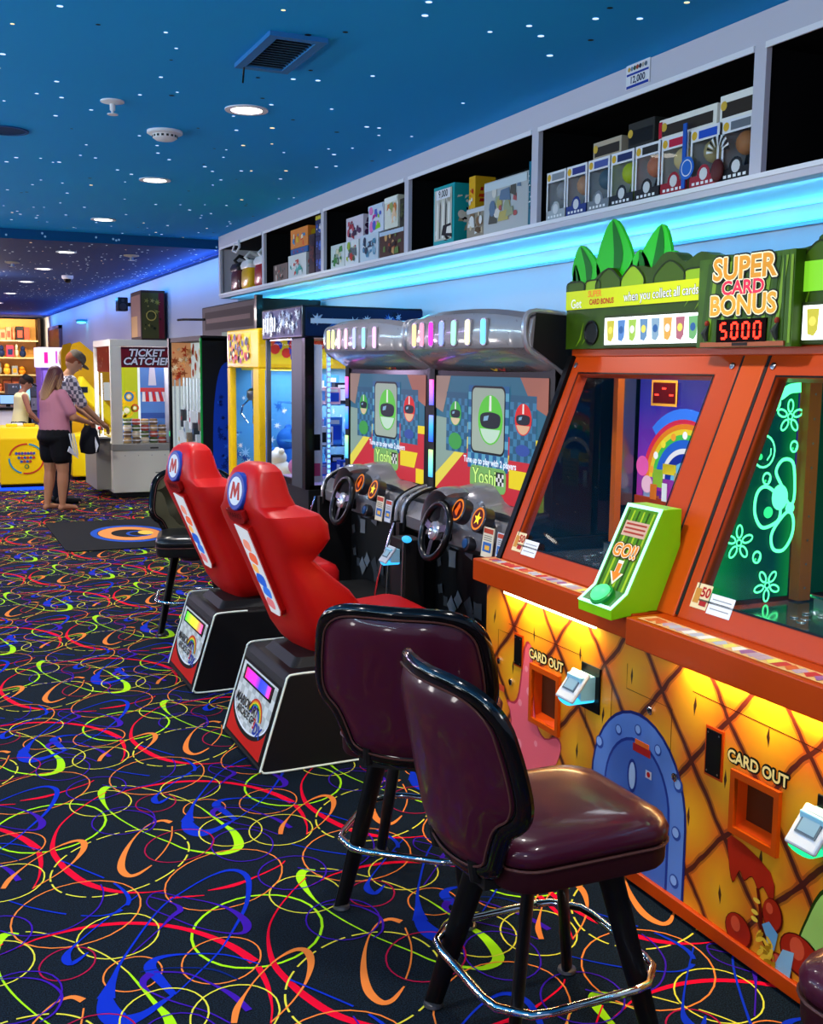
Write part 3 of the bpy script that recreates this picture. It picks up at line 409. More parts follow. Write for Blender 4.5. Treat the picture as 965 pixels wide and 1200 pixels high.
# price sign on the fascia
t = thing('price_sign', 'small paper price sign reading 12,000 on the shelf fascia', 'sign', (2.545, 3.59, 2.69)); f = FX(2.548, 3.59, 2.735)
a = MB(); a.obox(f, -.075, .075, -.048, .042, 0, .002, WHT); a.rect(f, -.07, .07, -.046, -.036, .003, M('1a3aa0', .5)); a.rect(f, -.07, .07, .0, .008, .003, M('1a3aa0', .5))
for i in range(7): a.disc(f, -.055+.018*i, .024, .009, .003+.0002*i, M(['c8a050', '7888a0', '405a40', 'a04838', '303848', 'b8b0a0', '586878'][i], .6), 8)
a.text(f, '12,000', 0, -.019, .036, .003, M('10204a', .5), .02); a.build('card', t)

# ---- wall fittings
t = thing('wall_speaker', 'small black loudspeaker mounted high on the far wall', 'speaker', (2.7, 15.9, 2.35)); 
a = MB(); a.box(2.60, 2.74, 15.85, 16.05, 2.36, 2.55, BLK); a.build('cabinet', t, bevel=.01)
a = MB(); f = FY(2.67, 15.85, 2.45); a.disc(f, 0, -.03, .05, .002, DKG); a.disc(f, 0, .055, .022, .002, DKG); a.build('grille', t)
a = MB(); a.box(2.74, 2.8, 15.93, 15.97, 2.43, 2.48, BLK); a.build('bracket', t)
t = thing('wall_lamp', 'small cyan glowing lamp high on the far wall', 'lamp', (2.72, 20.4, 2.35))
a = MB(); a.ell((2.7, 20.4, 2.38), (.1, .16, .03), M('3aa0c8', .4)); a.build('shade', t, smooth=True)
a = MB(); a.ell((2.7, 20.4, 2.345), (.08, .13, .015), GL('50e0ff', 4)); a.build('bulb', t, smooth=True)
t = thing('door_panel', 'tall dark doorway panel at the far end of the wall', 'door', (2.77, 25, 0))
a = MB(); a.box(2.74, 2.798, 24.2, 26.2, 0, 2.35, M('0a0a10', .4)); a.build('leaf', t)
a = MB(); a.box(2.73, 2.798, 24.1, 24.2, 0, 2.42, M('6a6070', .5)); a.box(2.73, 2.798, 26.2, 26.3, 0, 2.42, M('6a6070', .5)); a.box(2.73, 2.798, 24.1, 26.3, 2.35, 2.42, M('6a6070', .5)); a.build('frame', t)
# floor mat with a printed ring emblem
t = thing('floor_mat', 'dark grey entrance mat with a blue and orange ring emblem', 'mat', (1.75, 10.5, 0))
a = MB(); a.prism(FL, rrect(1.1, 2.45, 9.65, 11.5, .1), .003, .012, M('14161a', .9)); a.build('mat', t)
a = MB(); g = FL
a.ring(g, 1.78, 10.5, .30, .36, .0135, M('1c4fb4', .9), 32, asp=1.5); a.ring(g, 1.78, 10.5, .17, .29, .0137, M('e8924a', .9), 32, asp=1.5)
a.ring(g, 1.86, 10.45, .09, .12, .0139, M('1c4fb4', .9), 24, asp=1.5); a.disc(g, 1.93, 10.5, .07, .014, M('f0c850', .9), rb=.13)
for i in range(5): a.poly(g, [(2.12+.05*i, 10.1+.06*i), (2.16+.05*i, 10.1+.06*i), (2.2+.05*i, 10.6+.02*i), (2.15+.05*i, 10.62+.02*i)], .0139, M('e8b070', .9))
a.build('emblem', t)

# ================================================================ STOOLS
def rsec(x0, x1, y0, y1, r, z, n=5, bulge=0.):
    P = []
    for (cx, cy, s) in ((x1-r, y1-r, 0), (x0+r, y1-r, 1), (x0+r, y0+r, 2), (x1-r, y0+r, 3)):
        for i in range(n+1):
            t = (s+i/n)*pi/2; P.append((cx+r*cos(t), cy+r*sin(t), z))
    return P
def backsurf(y, z, k=1.15):
    return -.245-.19*max(0, z-.5)+k*y*y
def make_stool(loc, rz, leather, leather2, label, rimm=None, legm=BLK, piping=None):
    t = thing('bar_stool', label, 'bar stool', (0, 0, 0))
    piping = piping or M('4c2c28', .4)
    # seat cushion
    a = MB(); R = []
    for z, i, r in ((.535, .012, .07), (.542, .0, .08), (.565, -.003, .085), (.585, .006, .085), (.596, .03, .08), (.603, .07, .07), (.606, .13, .05)):
        R.append(rsec(-.215+i, .235-i, -.215+i, .215-i, r, z))
    a.loft(R, leather); a.build('seat', t, smooth=True, angle=60)
    a = MB(); a.loft([rsec(-.205, .228, -.208, .208, .08, .478), rsec(-.21, .232, -.212, .212, .08, .486), rsec(-.212, .234, -.214, .214, .082, .528), rsec(-.2, .22, -.2, .2, .075, .536)], leather2)
    a.build('seat_band', t, smooth=True, angle=50)
    a = MB(); P = rsec(-.213, .236, -.216, .216, .082, .533, 6); a.tube(P, .004, piping, 5, closed=True); a.build('piping', t, smooth=True)
    # swivel under seat
    a = MB(); a.lathe(Fr((0, 0, 0), (1, 0, 0), (0, 1, 0)), [(.15, .478), (.15, .462), (.10, .455), (.07, .43), (.05, .425)], BLKM, 20); a.build('swivel_plate', t, smooth=True)
    # backrest
    half = [(0, .945), (.12, .943), (.188, .925), (.228, .885), (.242, .83), (.25, .77), (.252, .71), (.238, .668), (.205, .64), (.185, .61), (.165, .565), (.145, .525), (.09, .505), (0, .50)]
    out = spline(half, 3)[:-1]; O = out+[(half[-1][0], half[-1][1])]+[(-y, z) for y, z in reversed(out[1:])]
    cz = .74; a = MB(); b = MB()
    def ring(s, side):
        th = .030*(1-max(0, s-.72)**1.6*7) if s < .99 else .006
        th = max(.006, th)
        return [(backsurf(y*s, cz+(z-cz)*s)+side*th, y*s, cz+(z-cz)*s) for y, z in O]
    ss = (.001, .3, .55, .72, .8, .88, .94, .985)
    a.loft([ring(s, -1) for s in reversed(ss)], leather); a.loft([ring(s, 1) for s in ss], leather)
    a.build('backrest', t, smooth=True, angle=180)
    b.tube([(backsurf(y, z), y, z) for y, z in O], .017, rimm or M('08080a', .14, coat=.35), 10, closed=True, rb=.024)
    b.build('backrest_rim', t, smooth=True)
    c = MB()
    for sd in (-1, 1): c.tube([(backsurf(y*.955, cz+(z-cz)*.955)+sd*.019, y*.955, cz+(z-cz)*.955) for y, z in O], .0028, piping, 5, closed=True)
    c.build('backrest_piping', t, smooth=True)
    a = MB(); 
    for sy in (-1, 1): a.tube([(-.10, sy*.09, .47), (-.19, sy*.10, .465), (-.245, sy*.10, .49), (-.25, sy*.10, .53)], .014, BLKM, 8)
    a.box(-.235, -.2, -.13, .13, .468, .52, BLKM); a.build('back_bracket', t, smooth=True)
    # legs
    for sx in (-1, 1):
        for sy in (-1, 1):
            a = MB(); fr = Vector((sx, sy, 0)).normalized()
            top = Vector((sx*.105, sy*.105, .465)); bot = Vector((sx*.2, sy*.195, .012))
            w, d = .030, .014; R = []
            tn = Vector((-fr.y, fr.x, 0))
            for p, ww in ((top, .034), ((top+bot)/2, .030), (bot, .024)):
                R.append([p+fr*(ww*cos(q))+tn*(d*sin(q)) for q in [2*pi*k/12 for k in range(12)]])
            a.loft(R, legm); l = a.build('leg', t, smooth=True)
            a = MB(); a.lathe(Fr((bot.x, bot.y, 0), (1, 0, 0), (0, 1, 0)), [(.022, .0), (.026, .004), (.024, .012), (.012, .016)], M('6a6a6e', .3, .8), 14)
            a.build('glide', l, smooth=True)
    # footring, chamfered square
    z = .2; h = .222; k = .075
    P = [(h-k, h), (-h+k, h), (-h, h-k), (-h, -h+k), (-h+k, -h), (h-k, -h), (h, -h+k), (h, h-k)]
    Q = []
    for i in range(8):
        p = Vector(P[i]); q = Vector(P[(i+1) % 8]); Q += [p.lerp(q, .12), p.lerp(q, .5), p.lerp(q, .88)]
    a = MB(); a.tube([(q.x, q.y, z) for q in Q], .0105, CHR, 10, closed=True); a.build('footring', t, smooth=True)
    t.location = loc; t.rotation_euler = (0, 0, rz); return t
mar = M('3c0f22', .33, coat=.35, bump=.12, bscale=300, var=.1); mar2 = M('2c0c14', .45, bump=.1, bscale=300)
s0 = make_stool((1.33, 2.14, 0), 0, mar, mar2, 'nearest maroon leather bar stool, seat toward the orange machine, whole seat showing')
dup(s0, (1.37, 2.93, 0), radians(50), 'maroon bar stool turned away, its back in front of the red racing seats')
# ================================================================ display prizes on the shelf
def art(mb, f, w, h, pal, seed, c=.0012, n=16):
    r = random.Random(seed)
    for i in range(n):
        x = r.uniform(-w*.36, w*.36); y = r.uniform(-h*.34, h*.34); rr = r.uniform(.06, .2)*min(w, h); mt = M(pal[i % len(pal)], .5)
        q = r.random()
        if q < .45: P = circ(x, y, rr, 10, rr*r.uniform(.6, 1.3))
        else:
            dx = min(rr*r.uniform(.6, 1.8), w*.47-abs(x)); dy = rr*.7; k = r.uniform(-.02, .02)
            P = [(x-dx, y-dy), (x+dx, y-dy+k), (x+dx*.8, y+dy), (x-dx*.7, y+dy*.8)]
        P = [(max(-w/2, min(w/2, a)), max(-h/2, min(h/2, b))) for a, b in P]
        mb.poly(f, P, c+i*.0002, mt)
def carton(x, y, z, w, d, h, body, pal, seed, label, group, rz=0, band=None, txt=None, name='prize_box'):
    """box w wide along the shelf, d deep, h tall; front faces the aisle"""
    t = thing(name, label, 'boxed prize', (0, 0, 0), group)
    a = MB(); a.box(0, d, -w/2, w/2, 0, h, M(body, .45)); a.build('carton', t, bevel=.002)
    a = MB(); f = FX(-.0006, 0, h/2); art(a, f, w*.94, h*.92, pal, seed)
    if band: a.rect(f, -w*.48, w*.48, h*.32, h*.47, .0035, M(band, .45))
    if txt: a.text(f, txt, 0, h*.36, h*.15, .004, M('101010', .5), .02)
    g = FY(d/2, -w/2-.0006, h/2); art(a, g, d*.9, h*.9, pal, seed+50)
    a.build('printed_art', t)
    t.location = (x, y, z); t.rotation_euler = (0, 0, rz); return t
GB = 'boxed prizes on the display shelf'
# cubby with toy window boxes  (Y 2.95 .. 4.32)
def window_box(y, hdr, base, fig, label, w=.155, h=.205, x=2.585, z=SO, deco=None, back='c8cdd0'):
    t = thing('window_box', label, 'boxed prize', (0, 0, 0), 'window boxes on the display shelf'); d = .12
    a = MB(); wm = M('e8e8ec', .45); dk = M(back, .5)
    a.box(d-.004, d, -w/2, w/2, 0, h, dk); a.box(0, d, -w/2, w/2, 0, .004, wm); a.box(0, d, -w/2, w/2, h-.004, h, wm)
    a.box(0, d, w/2-.003, w/2, 0, h, wm)
    f = FX(0, 0, 0); a.obox(f, -w/2, w/2, h-.045, h, -.002, .001, wm); a.obox(f, -w/2, w/2, 0, .04, -.002, .001, M(base, .45))
    a.obox(f, -w/2, -w/2+.010, .04, h-.045, -.002, .001, wm); a.obox(f, w/2-.010, w/2, .04, h-.045, -.002, .001, wm)
    a.build('carton', t)
    a = MB(); a.rect(f, -w*.22, w*.42, h-.038, h-.010, .0018, M(hdr, .45)); a.disc(f, -w*.37, h-.023, .015, .0018, M('e0b030', .4), 14)
    a.poly(f, circ(0, .04, .036, 14), .0016, M(base, .45)); a.disc(f, 0, .043, .022, .002, M('d8d8d8', .5), 12)
    for i in range(5): a.rect(f, -w*.4+i*w*.16, -w*.4+i*w*.16+w*.1, .008, .018, .002, M('f0f0f0', .5))
    a.build('printed_label', t)
    a = MB(); a.rect(f, -w/2+.010, w/2-.010, .04, h-.045, 0, CLEAR); a.add([(0, -w/2, .0), (d, -w/2, 0), (d, -w/2, h), (0, -w/2, h)], [(0, 1, 2, 3)], CLEAR); a.build('window', t)
    a = MB(); a.ell((.045, 0, .125), (.034, .046, .042), M(fig[0], .4), 14, 8); a.build('figure_head', t, smooth=True)
    a = MB(); a.caps((.06, 0, .052), .02, (.06, 0, .085), .014, M(fig[1], .4)); a.caps((.06, .012, .01), .012, (.06, .012, .05), .012, M(fig[1], .4)); a.caps((.06, -.012, .01), .012, (.06, -.012, .05), .012, M(fig[1], .4)); a.build('figure_body', t, smooth=True)
    t.location = (x, y, z); return t
wb = [(4.22, '8a9098', 'aab0b4', ('9a9aa0', '405060'), 'leftmost window box in the widest cubby, grey header'),
      (4.055, '303a80', '203a80', ('c09070', '405070'), 'second window box from the left, navy base'),
      (3.89, '4a5aa0', '788088', ('506878', '808890'), 'third window box from the left, grey base'),
      (3.725, '203060', '202830', ('b8c830', '90a040'), 'window box with a yellow-green figure'),
      (3.56, '282828', '202024', ('c87858', '402828'), 'window box with an orange-headed figure beside the yellow-green one'),
      (3.395, 'c02040', '9a1c2c', ('d8c088', '806040'), 'window box with a red base and pink header'),
      (3.225, '1c50c0', 'a02838', ('b0a070', '304060'), 'window box with dark back and blue header'),
      (3.055, '6a7078', '202024', ('b87848', '202020'), 'rightmost window box, nearly black, beside the shelf post')]
for y, hd, bs, fg, lb in wb: window_box(y, hd, bs, fg, lb, back='e0e6e0' if y > 3.3 else '1c3040')
for (y, l, h, c, lb) in [(3.86, .20, .07, 'b8a890', 'small beige window box lying on top of the row'), (3.63, .17, .10, '30302c', 'dark box with a gold corner standing on the row'),
                       (3.35, .33, .075, 'eeeade', 'long white box lying on top of the row'), (3.06, .22, .09, 'f0eee6', 'white box on top of the rightmost window box')]:
    t = thing('prize_box', lb, 'boxed prize', (2.6, y, SO+.206), 'flat boxes on top of the window boxes')
    a = MB(); a.box(2.6, 2.72, y-l/2, y+l/2, SO+.206, SO+.206+h, M(c, .5)); a.build('carton', t, bevel=.002)
    a = MB(); f = FX(2.5992, y, SO+.206+h/2); a.rect(f, -l*.44, l*.44, -h*.35, h*.2, .0, M('383028' if c != '30302c' else '181818', .3)); a.disc(f, -l*.4, h*.1, .016, .001, M('d8b040', .4))
    if l > .3: a.rect(f, -l*.5, -l*.44, -h*.4, h*.4, .001, M('c01830', .5))
    a.build('printed_label', t)
t = thing('badge_sticker', 'round blue badge hung in front of the row of window boxes', 'badge', (2.575, 3.31, SO))
a = MB(); f = FX(2.578, 3.31, SO+.075); a.prism(f, circ(0, 0, .04, 24), 0, .003, M('2468c8', .4)); a.ring(f, 0, 0, .026, .03, .0035, WHT); a.obox(f, -.03, -.01, -.07, .16, -.002, .002, M('2058b8', .4)); a.build('badge', t)
t = thing('fan_ornament', 'round black and white folding fan toy between the two rightmost boxes', 'toy', (2.57, 3.14, SO))
a = MB(); f = FX(2.574, 3.14, SO+.10)
for i in range(14):
    q = pi*.05+i*pi*.9/13; a.poly(f, [(.02*cos(q), .02*sin(q)), (.06*cos(q-.08), .06*sin(q-.08)), (.06*cos(q+.08), .06*sin(q+.08))], .001+.0001*i, M('e8e8e8' if i % 2 else '181818', .5))
a.ell((2.575, 3.14, SO+.04), (.015, .03, .04), M('5a2828', .5)); a.build('fan', t)
# pink tie-dye plush in the nearest cubby
t = thing('plush_pillow', 'round pink and cream tie-dye plush in the nearest cubby', 'plush toy', (2.75, 2.58, SO))
def dye():
    m = bpy.data.materials.new('tie_dye'); m.use_nodes = True; nt = m.node_tree; b = nt.nodes['Principled BSDF']
    tc = nt.nodes.new('ShaderNodeTexCoord'); w = nt.nodes.new('ShaderNodeTexWave'); w.inputs['Scale'].default_value = 2.6; w.inputs['Distortion'].default_value = 5
    w.inputs['Detail'].default_value = 3; nt.links.new(tc.outputs['Object'], w.inputs['Vector']); cr = nt.nodes.new('ShaderNodeValToRGB')
    cr.color_ramp.elements[0].color = (*hexc('c02858'), 1); cr.color_ramp.elements[1].color = (*hexc('f4d8c8'), 1); cr.color_ramp.elements[0].position = .35
    nt.links.new(w.outputs[0], cr.inputs[0]); nt.links.new(cr.outputs[0], b.inputs['Base Color']); b.inputs['Roughness'].default_value = .9
    return m
a = MB(); a.ell((2.76, 2.58, SO+.165), (.15, .185, .165), dye(), 32, 20); a.build('body', t, smooth=True)
a = MB(); a.ell((2.61, 2.6, SO+.17), (.02, .05, .05), M('f0e0c0', .9)); a.build('patch', t, smooth=True)
# cubby Y 4.38..5.73
t = carton(2.6, 5.38, SO, .25, .14, .31, '14a0a8', ['d8d8d0', 'b0a890', '181818', 'e8e4d8'], 5, 'tall teal box with white knives and a 9,000 price label', GB, txt=None)
a = MB(); f = FX(-.0010, 0, .155); a.rect(f, -.105, .105, -.13, .135, .003, M('c8c4b4', .5))
for i in range(5): a.poly(f, [(-.08+.035*i, -.12), (-.065+.035*i, -.12), (-.06+.035*i, .05), (-.075+.035*i, .09)], .0034, M(['f0eee6', '5a5a58', 'f0eee6', '181818', 'f4f2ea'][i], .4))
a.rect(f, -.085, .085, .085, .135, .0036, WHT); a.text(f, '9,000', 0, .11, .05, .004, M('101820', .5), .015); a.build('printed_front', t)
carton(2.66, 5.17, SO, .07, .12, .33, 'e8b020', ['c02818', 'e8e0d0', 'd04010'], 8, 'narrow yellow and red box behind the teal box', GB)
carton(2.6, 5.0, SO, .21, .16, .15, '908878', ['604830', 'c8b898', '806040', 'e0e0dc'], 9, 'low brown kitchenware box between the teal and the pale boxes', GB, band='c8ccd0')
carton(2.58, 4.668, SO, .43, .2, .245, 'b4b8b8', ['b8a860', 'b05858', '607890', '98a080', '505048', 'd8d4c8'], 10, 'large pale grey box with colourful round pictures', GB, band='c8d4d8')
carton(2.575, 4.425, SO, .035, .2, .28, '0c6a80', ['083848', 'd8e0e0'], 12, 'thin dark teal box standing beside the shelf post', GB)
carton(2.68, 4.45, SO+.285, .12, .1, .07, '18a8b0', ['10808c'], 13, 'small teal box on top of the stack by the post', GB)
# cubby Y 5.79..7.14
for (y, z, w, h, b, pal, lb, bd) in [(6.98, 0, .26, .155, 'd4dcd8', ['3a8a3a', 'e0d8b0', '205028', '90a890'], 'white and green building set at the left end of its row', None),
        (6.72, 0, .24, .155, 'dfe4e6', ['a0b838', 'c03020', '5a6a70', '3a5a30'], 'pale building set with a red and green corner', None),
        (6.42, 0, .30, .165, 'c8d8e4', ['4888a8', '203850', '88b0c8'], 'blue-grey vehicle building set on the bottom row', None),
        (6.06, 0, .38, .155, '482c1c', ['a04828', 'd0a060', '281810', '608038'], 'dark brown fantasy building set at the right end of the row', 'b8cce0'),
        (6.72, .158, .30, .15, 'd8d0dc', ['502850', 'a02838', '382040', 'c05060'], 'purple and red racer building set on the upper row', None),
        (6.36, .168, .24, .17, 'd8e0f0', ['c02890', '98d820', 'e880c0', '4868c8'], 'pink and lime building set on the upper row', 'c8dcf0'),
        (6.12, .168, .20, .185, 'e4e4d4', ['e08040', 'f0c8a0', 'e8e8e0', 'a0a860'], 'white box leaning on the upper row', 'f0f4f0'),
        (5.93, .16, .12, .16, '2c3020', ['485028', '101008'], 'dark olive box at the top right of its stack', None)]:
    carton(2.59+.02*(z > 0), y, SO+z, w, .17, h, b, pal, int(y*100)+int(z*10), lb, GB, band=bd)
# cubby Y 7.2..8.55
for (y, z, w, h, b, pal, lb) in [(8.28, 0, .36, .13, '706058', ['b04838', '302820', 'c8b8a8', '506058'], 'brown cookware box low in the second cubby from the end'),
        (7.87, 0, .42, .17, 'd8dcdc', ['48b0a8', 'c84838', '30a090', 'e0e8e8'], 'white box with turquoise cookware pictures'),
        (7.82, .172, .40, .04, '1860a8', ['c02838'], 'flat blue and red box under the orange box'), (7.82, .214, .40, .14, 'e88830', ['f0c020', 'e85020', '3888c8', 'f0e0c0'], 'orange and yellow box on top of the stack'),
        (7.535, 0, .13, .28, '241820', ['603030', '282030'], 'narrow dark box beside the navy boxes'), (7.335, 0, .24, .13, '10204c', ['2850b0', '4878d8'], 'lowest navy box in the corner stack'),
        (7.335, .132, .24, .12, '10204c', ['2850b0', '4878d8'], 'middle navy box in the corner stack'), (7.335, .254, .24, .11, '142858', ['2850b0', 'e0e0e0'], 'upper navy box in the corner stack')]:
    carton(2.6, y, SO+z, w, .18, h, b, pal, int(y*77), lb, GB)
carton(2.6, 7.335, SO+.366, .24, .18, .028, 'c8c030', ['e8e070'], 3, 'thin yellow box topping the navy stack', GB)
# three kitchen appliances in the last cubby
for (y, c, lid, lb) in [(9.56, '5a2a2c', '2a2a2c', 'dark red deep fryer nearest the shelf end'), (9.22, 'e8b014', 'eeeeee', 'yellow and white deep fryer in the middle of the end cubby'), (8.82, 'a82824', 'eeeeee', 'red and white deep fryer beside the inner post')]:
    t = thing('countertop_fryer', lb, 'appliance', (2.72, y, SO), 'countertop appliances in the end cubby')
    a = MB(); R = []
    for z, k in ((0, .9), (.02, 1), (.14, .98), (.17, .9)): R.append(rsec(2.575+.1*(1-k), 2.80-.1*(1-k), y-.13*k, y+.13*k, .04, SO+z))
    a.loft(R, M(c, .3, coat=.4)); a.build('body', t, smooth=True)
    a = MB(); R = []
    for z, k in ((.17, .95), (.20, 1.0), (.235, .85), (.25, .5)): R.append(rsec(2.575+.1*(1-k), 2.80-.1*(1-k), y-.14*k+.02, y+.14*k+.02, .04*k, SO+z))
    a.loft(R, M(lid, .3)); a.build('lid', t, smooth=True)
    a = MB(); a.tube([(2.62, y-.02, SO+.22), (2.58, y-.02, SO+.26), (2.62, y-.02, SO+.30), (2.72, y-.02, SO+.27)], .016, M(lid, .3), 8); a.build('handle', t, smooth=True)
t = thing('hook_hanger', 'white plastic hook hanging from the shelf edge', 'hook', (2.54, 9.2, ST))
a = MB(); a.tube([(2.536, 9.25, 2.67), (2.53, 9.2, 2.61), (2.53, 9.3, 2.575), (2.53, 9.42, 2.6), (2.53, 9.36, 2.65), (2.53, 9.2, 2.63)], .01, WHT, 8); a.build('hook', t, smooth=True)

# ================================================================ ORANGE TWIN COIN PUSHER
ORG = M('b43a00', .36, coat=.06, spec=.25); ORG2 = M('c04602', .36, coat=.06, spec=.25); LIME = M('8cd010', .35, coat=.3)
def mural():
    m = bpy.data.materials.new('pineapple_skin_print'); m.use_nodes = True; nt = m.node_tree; b = nt.nodes['Principled BSDF']
    N = nt.nodes.new; L = nt.links.new
    tc = N('ShaderNodeTexCoord'); nz = N('ShaderNodeTexNoise'); nz.inputs['Scale'].default_value = 7; L(tc.outputs['Object'], nz.inputs['Vector'])
    vm = N('ShaderNodeVectorMath'); vm.operation = 'SCALE'; vm.inputs['Scale'].default_value = .035; L(nz.outputs[1], vm.inputs[0])
    ad = N('ShaderNodeVectorMath'); ad.operation = 'ADD'; L(tc.outputs['Object'], ad.inputs[0]); L(vm.outputs[0], ad.inputs[1])
    sp = N('ShaderNodeSeparateXYZ'); L(ad.outputs[0], sp.inputs[0])
    def math_(op, a, b_=None, c=None):
        n = N('ShaderNodeMath'); n.operation = op
        for i, q in enumerate((a, b_, c)):
            if q is None: continue
            if isinstance(q, (int, float)): n.inputs[i].default_value = q
            else: L(q, n.inputs[i])
        return n.outputs[0]
    y = math_('DIVIDE', sp.outputs[1], .30); z = math_('DIVIDE', sp.outputs[2], .34)
    u = math_('ADD', y, z); v = math_('SUBTRACT', y, z)
    def dist(q): f = math_('FRACT', q); return math_('SUBTRACT', .5, math_('ABSOLUTE', math_('SUBTRACT', f, .5)))
    du = dist(u); dv = dist(v); dm = math_('MINIMUM', du, dv)
    cu = math_('SUBTRACT', math_('FRACT', u), .5); cv = math_('SUBTRACT', math_('FRACT', v), .5)
    r = math_('SQRT', math_('ADD', math_('MULTIPLY', cu, cu), math_('MULTIPLY', cv, cv)))
    cr = N('ShaderNodeValToRGB'); e = cr.color_ramp.elements
    e[0].position = 0; e[0].color = (*hexc('e8a814'), 1); e[1].position = .62; e[1].color = (*hexc('d8600c'), 1)
    k = cr.color_ramp.elements.new(.36); k.color = (*hexc('e08c10'), 1); L(r, cr.inputs[0])
    lr = N('ShaderNodeValToRGB'); e = lr.color_ramp.elements; lr.color_ramp.interpolation = 'CONSTANT'
    e[0].position = 0; e[0].color = (0, 0, 0, 1); e[1].position = .028; e[1].color = (.5, .5, .5, 1); k = lr.color_ramp.elements.new(.06); k.color = (1, 1, 1, 1)
    L(dm, lr.inputs[0])
    mx = N('ShaderNodeMixRGB'); mx.inputs[1].default_value = (*hexc('4a1206'), 1); L(lr.outputs[0], mx.inputs[0]); L(cr.outputs[0], mx.inputs[2])
    # seed marks: narrow ellipse at the cell centre
    a1 = math_('ABSOLUTE', math_('ADD', cu, cv)); a2 = math_('ABSOLUTE', math_('SUBTRACT', cu, cv))
    sd = math_('ADD', math_('MULTIPLY', a1, 6.5), math_('MULTIPLY', a2, 1.6))
    st = math_('LESS_THAN', sd, .28); m2 = N('ShaderNodeMixRGB'); m2.inputs[2].default_value = (*hexc('3a1404'), 1); L(st, m2.inputs[0]); L(mx.outputs[0], m2.inputs[1])
    L(m2.outputs[0], b.inputs['Base Color']); b.inputs['Roughness'].default_value = .4; b.inputs['Coat Weight'].default_value = .2
    return m
MUR = mural()
Y0, YM, Y1 = 1.52, 2.645, 3.70
pm = thing('coin_pusher_machine', 'orange twin coin pusher machine with pineapple skin front and leafy green marquee', 'arcade machine', (2.5, 2.6, 0))
a = MB(); a.box(2.03, 2.95, Y0, Y1-.01, .03, .80, M('5a2408', .6)); a.box(2.10, 2.9, Y0+.03, Y1-.04, 0, .03, BLKM); a.box(2.05, 2.95, Y0, Y1-.01, .80, .86, M('a83c08', .5))
a.build('cabinet_base', pm)
CX = 2.0
def hole_panel(fr, A0, A1, B0, B1, holes, mat, mb):
    """front sheet with rectangular openings"""
    xs = sorted({A0, A1, *[h[0] for h in holes], *[h[1] for h in holes]}); ys = sorted({B0, B1, *[h[2] for h in holes], *[h[3] for h in holes]})
    for i in range(len(xs)-1):
        for j in range(len(ys)-1):
            cx = (xs[i]+xs[i+1])/2; cy = (ys[j]+ys[j+1])/2
            if any(h[0] < cx < h[1] and h[2] < cy < h[3] for h in holes): continue
            mb.rect(fr, xs[i], xs[i+1], ys[j], ys[j+1], 0, mat)
f = FX(CX, 0, 0)     # a = -Y
slots = [(-3.325, -3.16, .355, .535), (-2.235, -2.085, .375, .515)]
a = MB(); hole_panel(f, -Y1, -Y0, .05, .80, slots, MUR, a); a.rect(FY(0, Y0, 0), CX, 2.9, .05, .8, 0, MUR); a.build('front_panel', pm)
a = MB(); a.box(1.985, 2.03, Y0, Y1, .012, .055, ORG); a.build('kick_rail', pm, bevel=.003)
for (s, lb) in zip(slots, ('far', 'near')):
    a = MB(); o = MB(); x0, x1, z0, z1 = s; c = f
    P = [(x0-.018, z0-.02), (x1+.018, z0-.02), (x1+.018, z1+.02), (x0-.018, z1+.02)]; Q = [(x0, z0), (x1, z0), (x1, z1), (x0, z1)]
    a.ringp(f, P, Q, .012, ORG2, depth=.012)
    a.ringp(f, P, Q, .0125, ORG2)
    d = .10
    oi = M('f04e0a', .35, coat=.2)
    V = [f(x, y, 0) for x, y in Q]+[f(x0+.02, z0+.05, -d), f(x1-.02, z0+.05, -d), f(x1-.02, z1-.01, -d), f(x0+.02, z1-.01, -d)]
    a.add(V, [(0, 1, 5, 4), (1, 2, 6, 5), (2, 3, 7, 6), (3, 0, 4, 7), (4, 5, 6, 7)], oi)
    t_ = a.build('card_slot', pm)
    b = MB(); b.otext(f, 'CARD OUT', (x0+x1)/2, z1+.052, .046, .003, M('14120c', .5), M('f0dc90', .4), .11, .03, sx=.98)
    b.build('lettering', t_)
# mural details: blue arched door with rivets, pink coral, red-brown rocks, scattered yellow flakes
def arch(cx, z0, w, h, n=18):
    P = [(cx-w/2, z0), (cx+w/2, z0)]
    return P+[(cx+w/2*cos(pi*i/n), z0+h-w/2*1.15+w/2*1.15*sin(pi*i/n)) for i in range(n+1)]
dcx = -2.69
a = MB()
a.poly(f, arch(dcx, .055, .50, .505), .0012, M('18246a', .4)); a.poly(f, arch(dcx, .055, .48, .495), .0018, M('5a80c8', .4))
a.poly(f, arch(dcx, .055, .345, .42), .0024, M('20388c', .4)); a.poly(f, arch(dcx, .055, .325, .41), .003, M('4468b4', .4))
for q in (.10, .25, .40): 
    for sx in (-1, 1):
        a.disc(f, dcx+sx*.205, q, .022, .0024, M('2a4898', .4), 14); a.disc(f, dcx+sx*.205-.002, q+.002, .015, .003, M('88aae0', .4), 14)
for q in (60, 90, 120): a.disc(f, dcx+.205*cos(radians(q)), .27+.235*sin(radians(q)), .018, .0026, M('2a4898', .4), 14); a.disc(f, dcx+.205*cos(radians(q)), .272+.235*sin(radians(q)), .013, .003, M('88aae0', .4), 14)
a.disc(f, dcx-.02, .35, .026, .0036, M('20388c', .4), 18, .055); a.disc(f, dcx-.02, .35, .017, .004, M('a8c4e8', .4), 18, .044)
a.disc(f, dcx+.1, .23, .05, .0036, M('20388c', .4), 20, .05); a.disc(f, dcx+.1, .23, .036, .004, M('6a90d0', .4), 20, .036)
a.poly(f, [(dcx-.01, .06), (dcx+.05, .06), (dcx+.01, .17), (dcx-.03, .15)], .004, M('c8d0e0', .4))
a.build('printed_door', pm)
a = MB(); p = M('e8606c', .4); pd = M('b03040', .4)
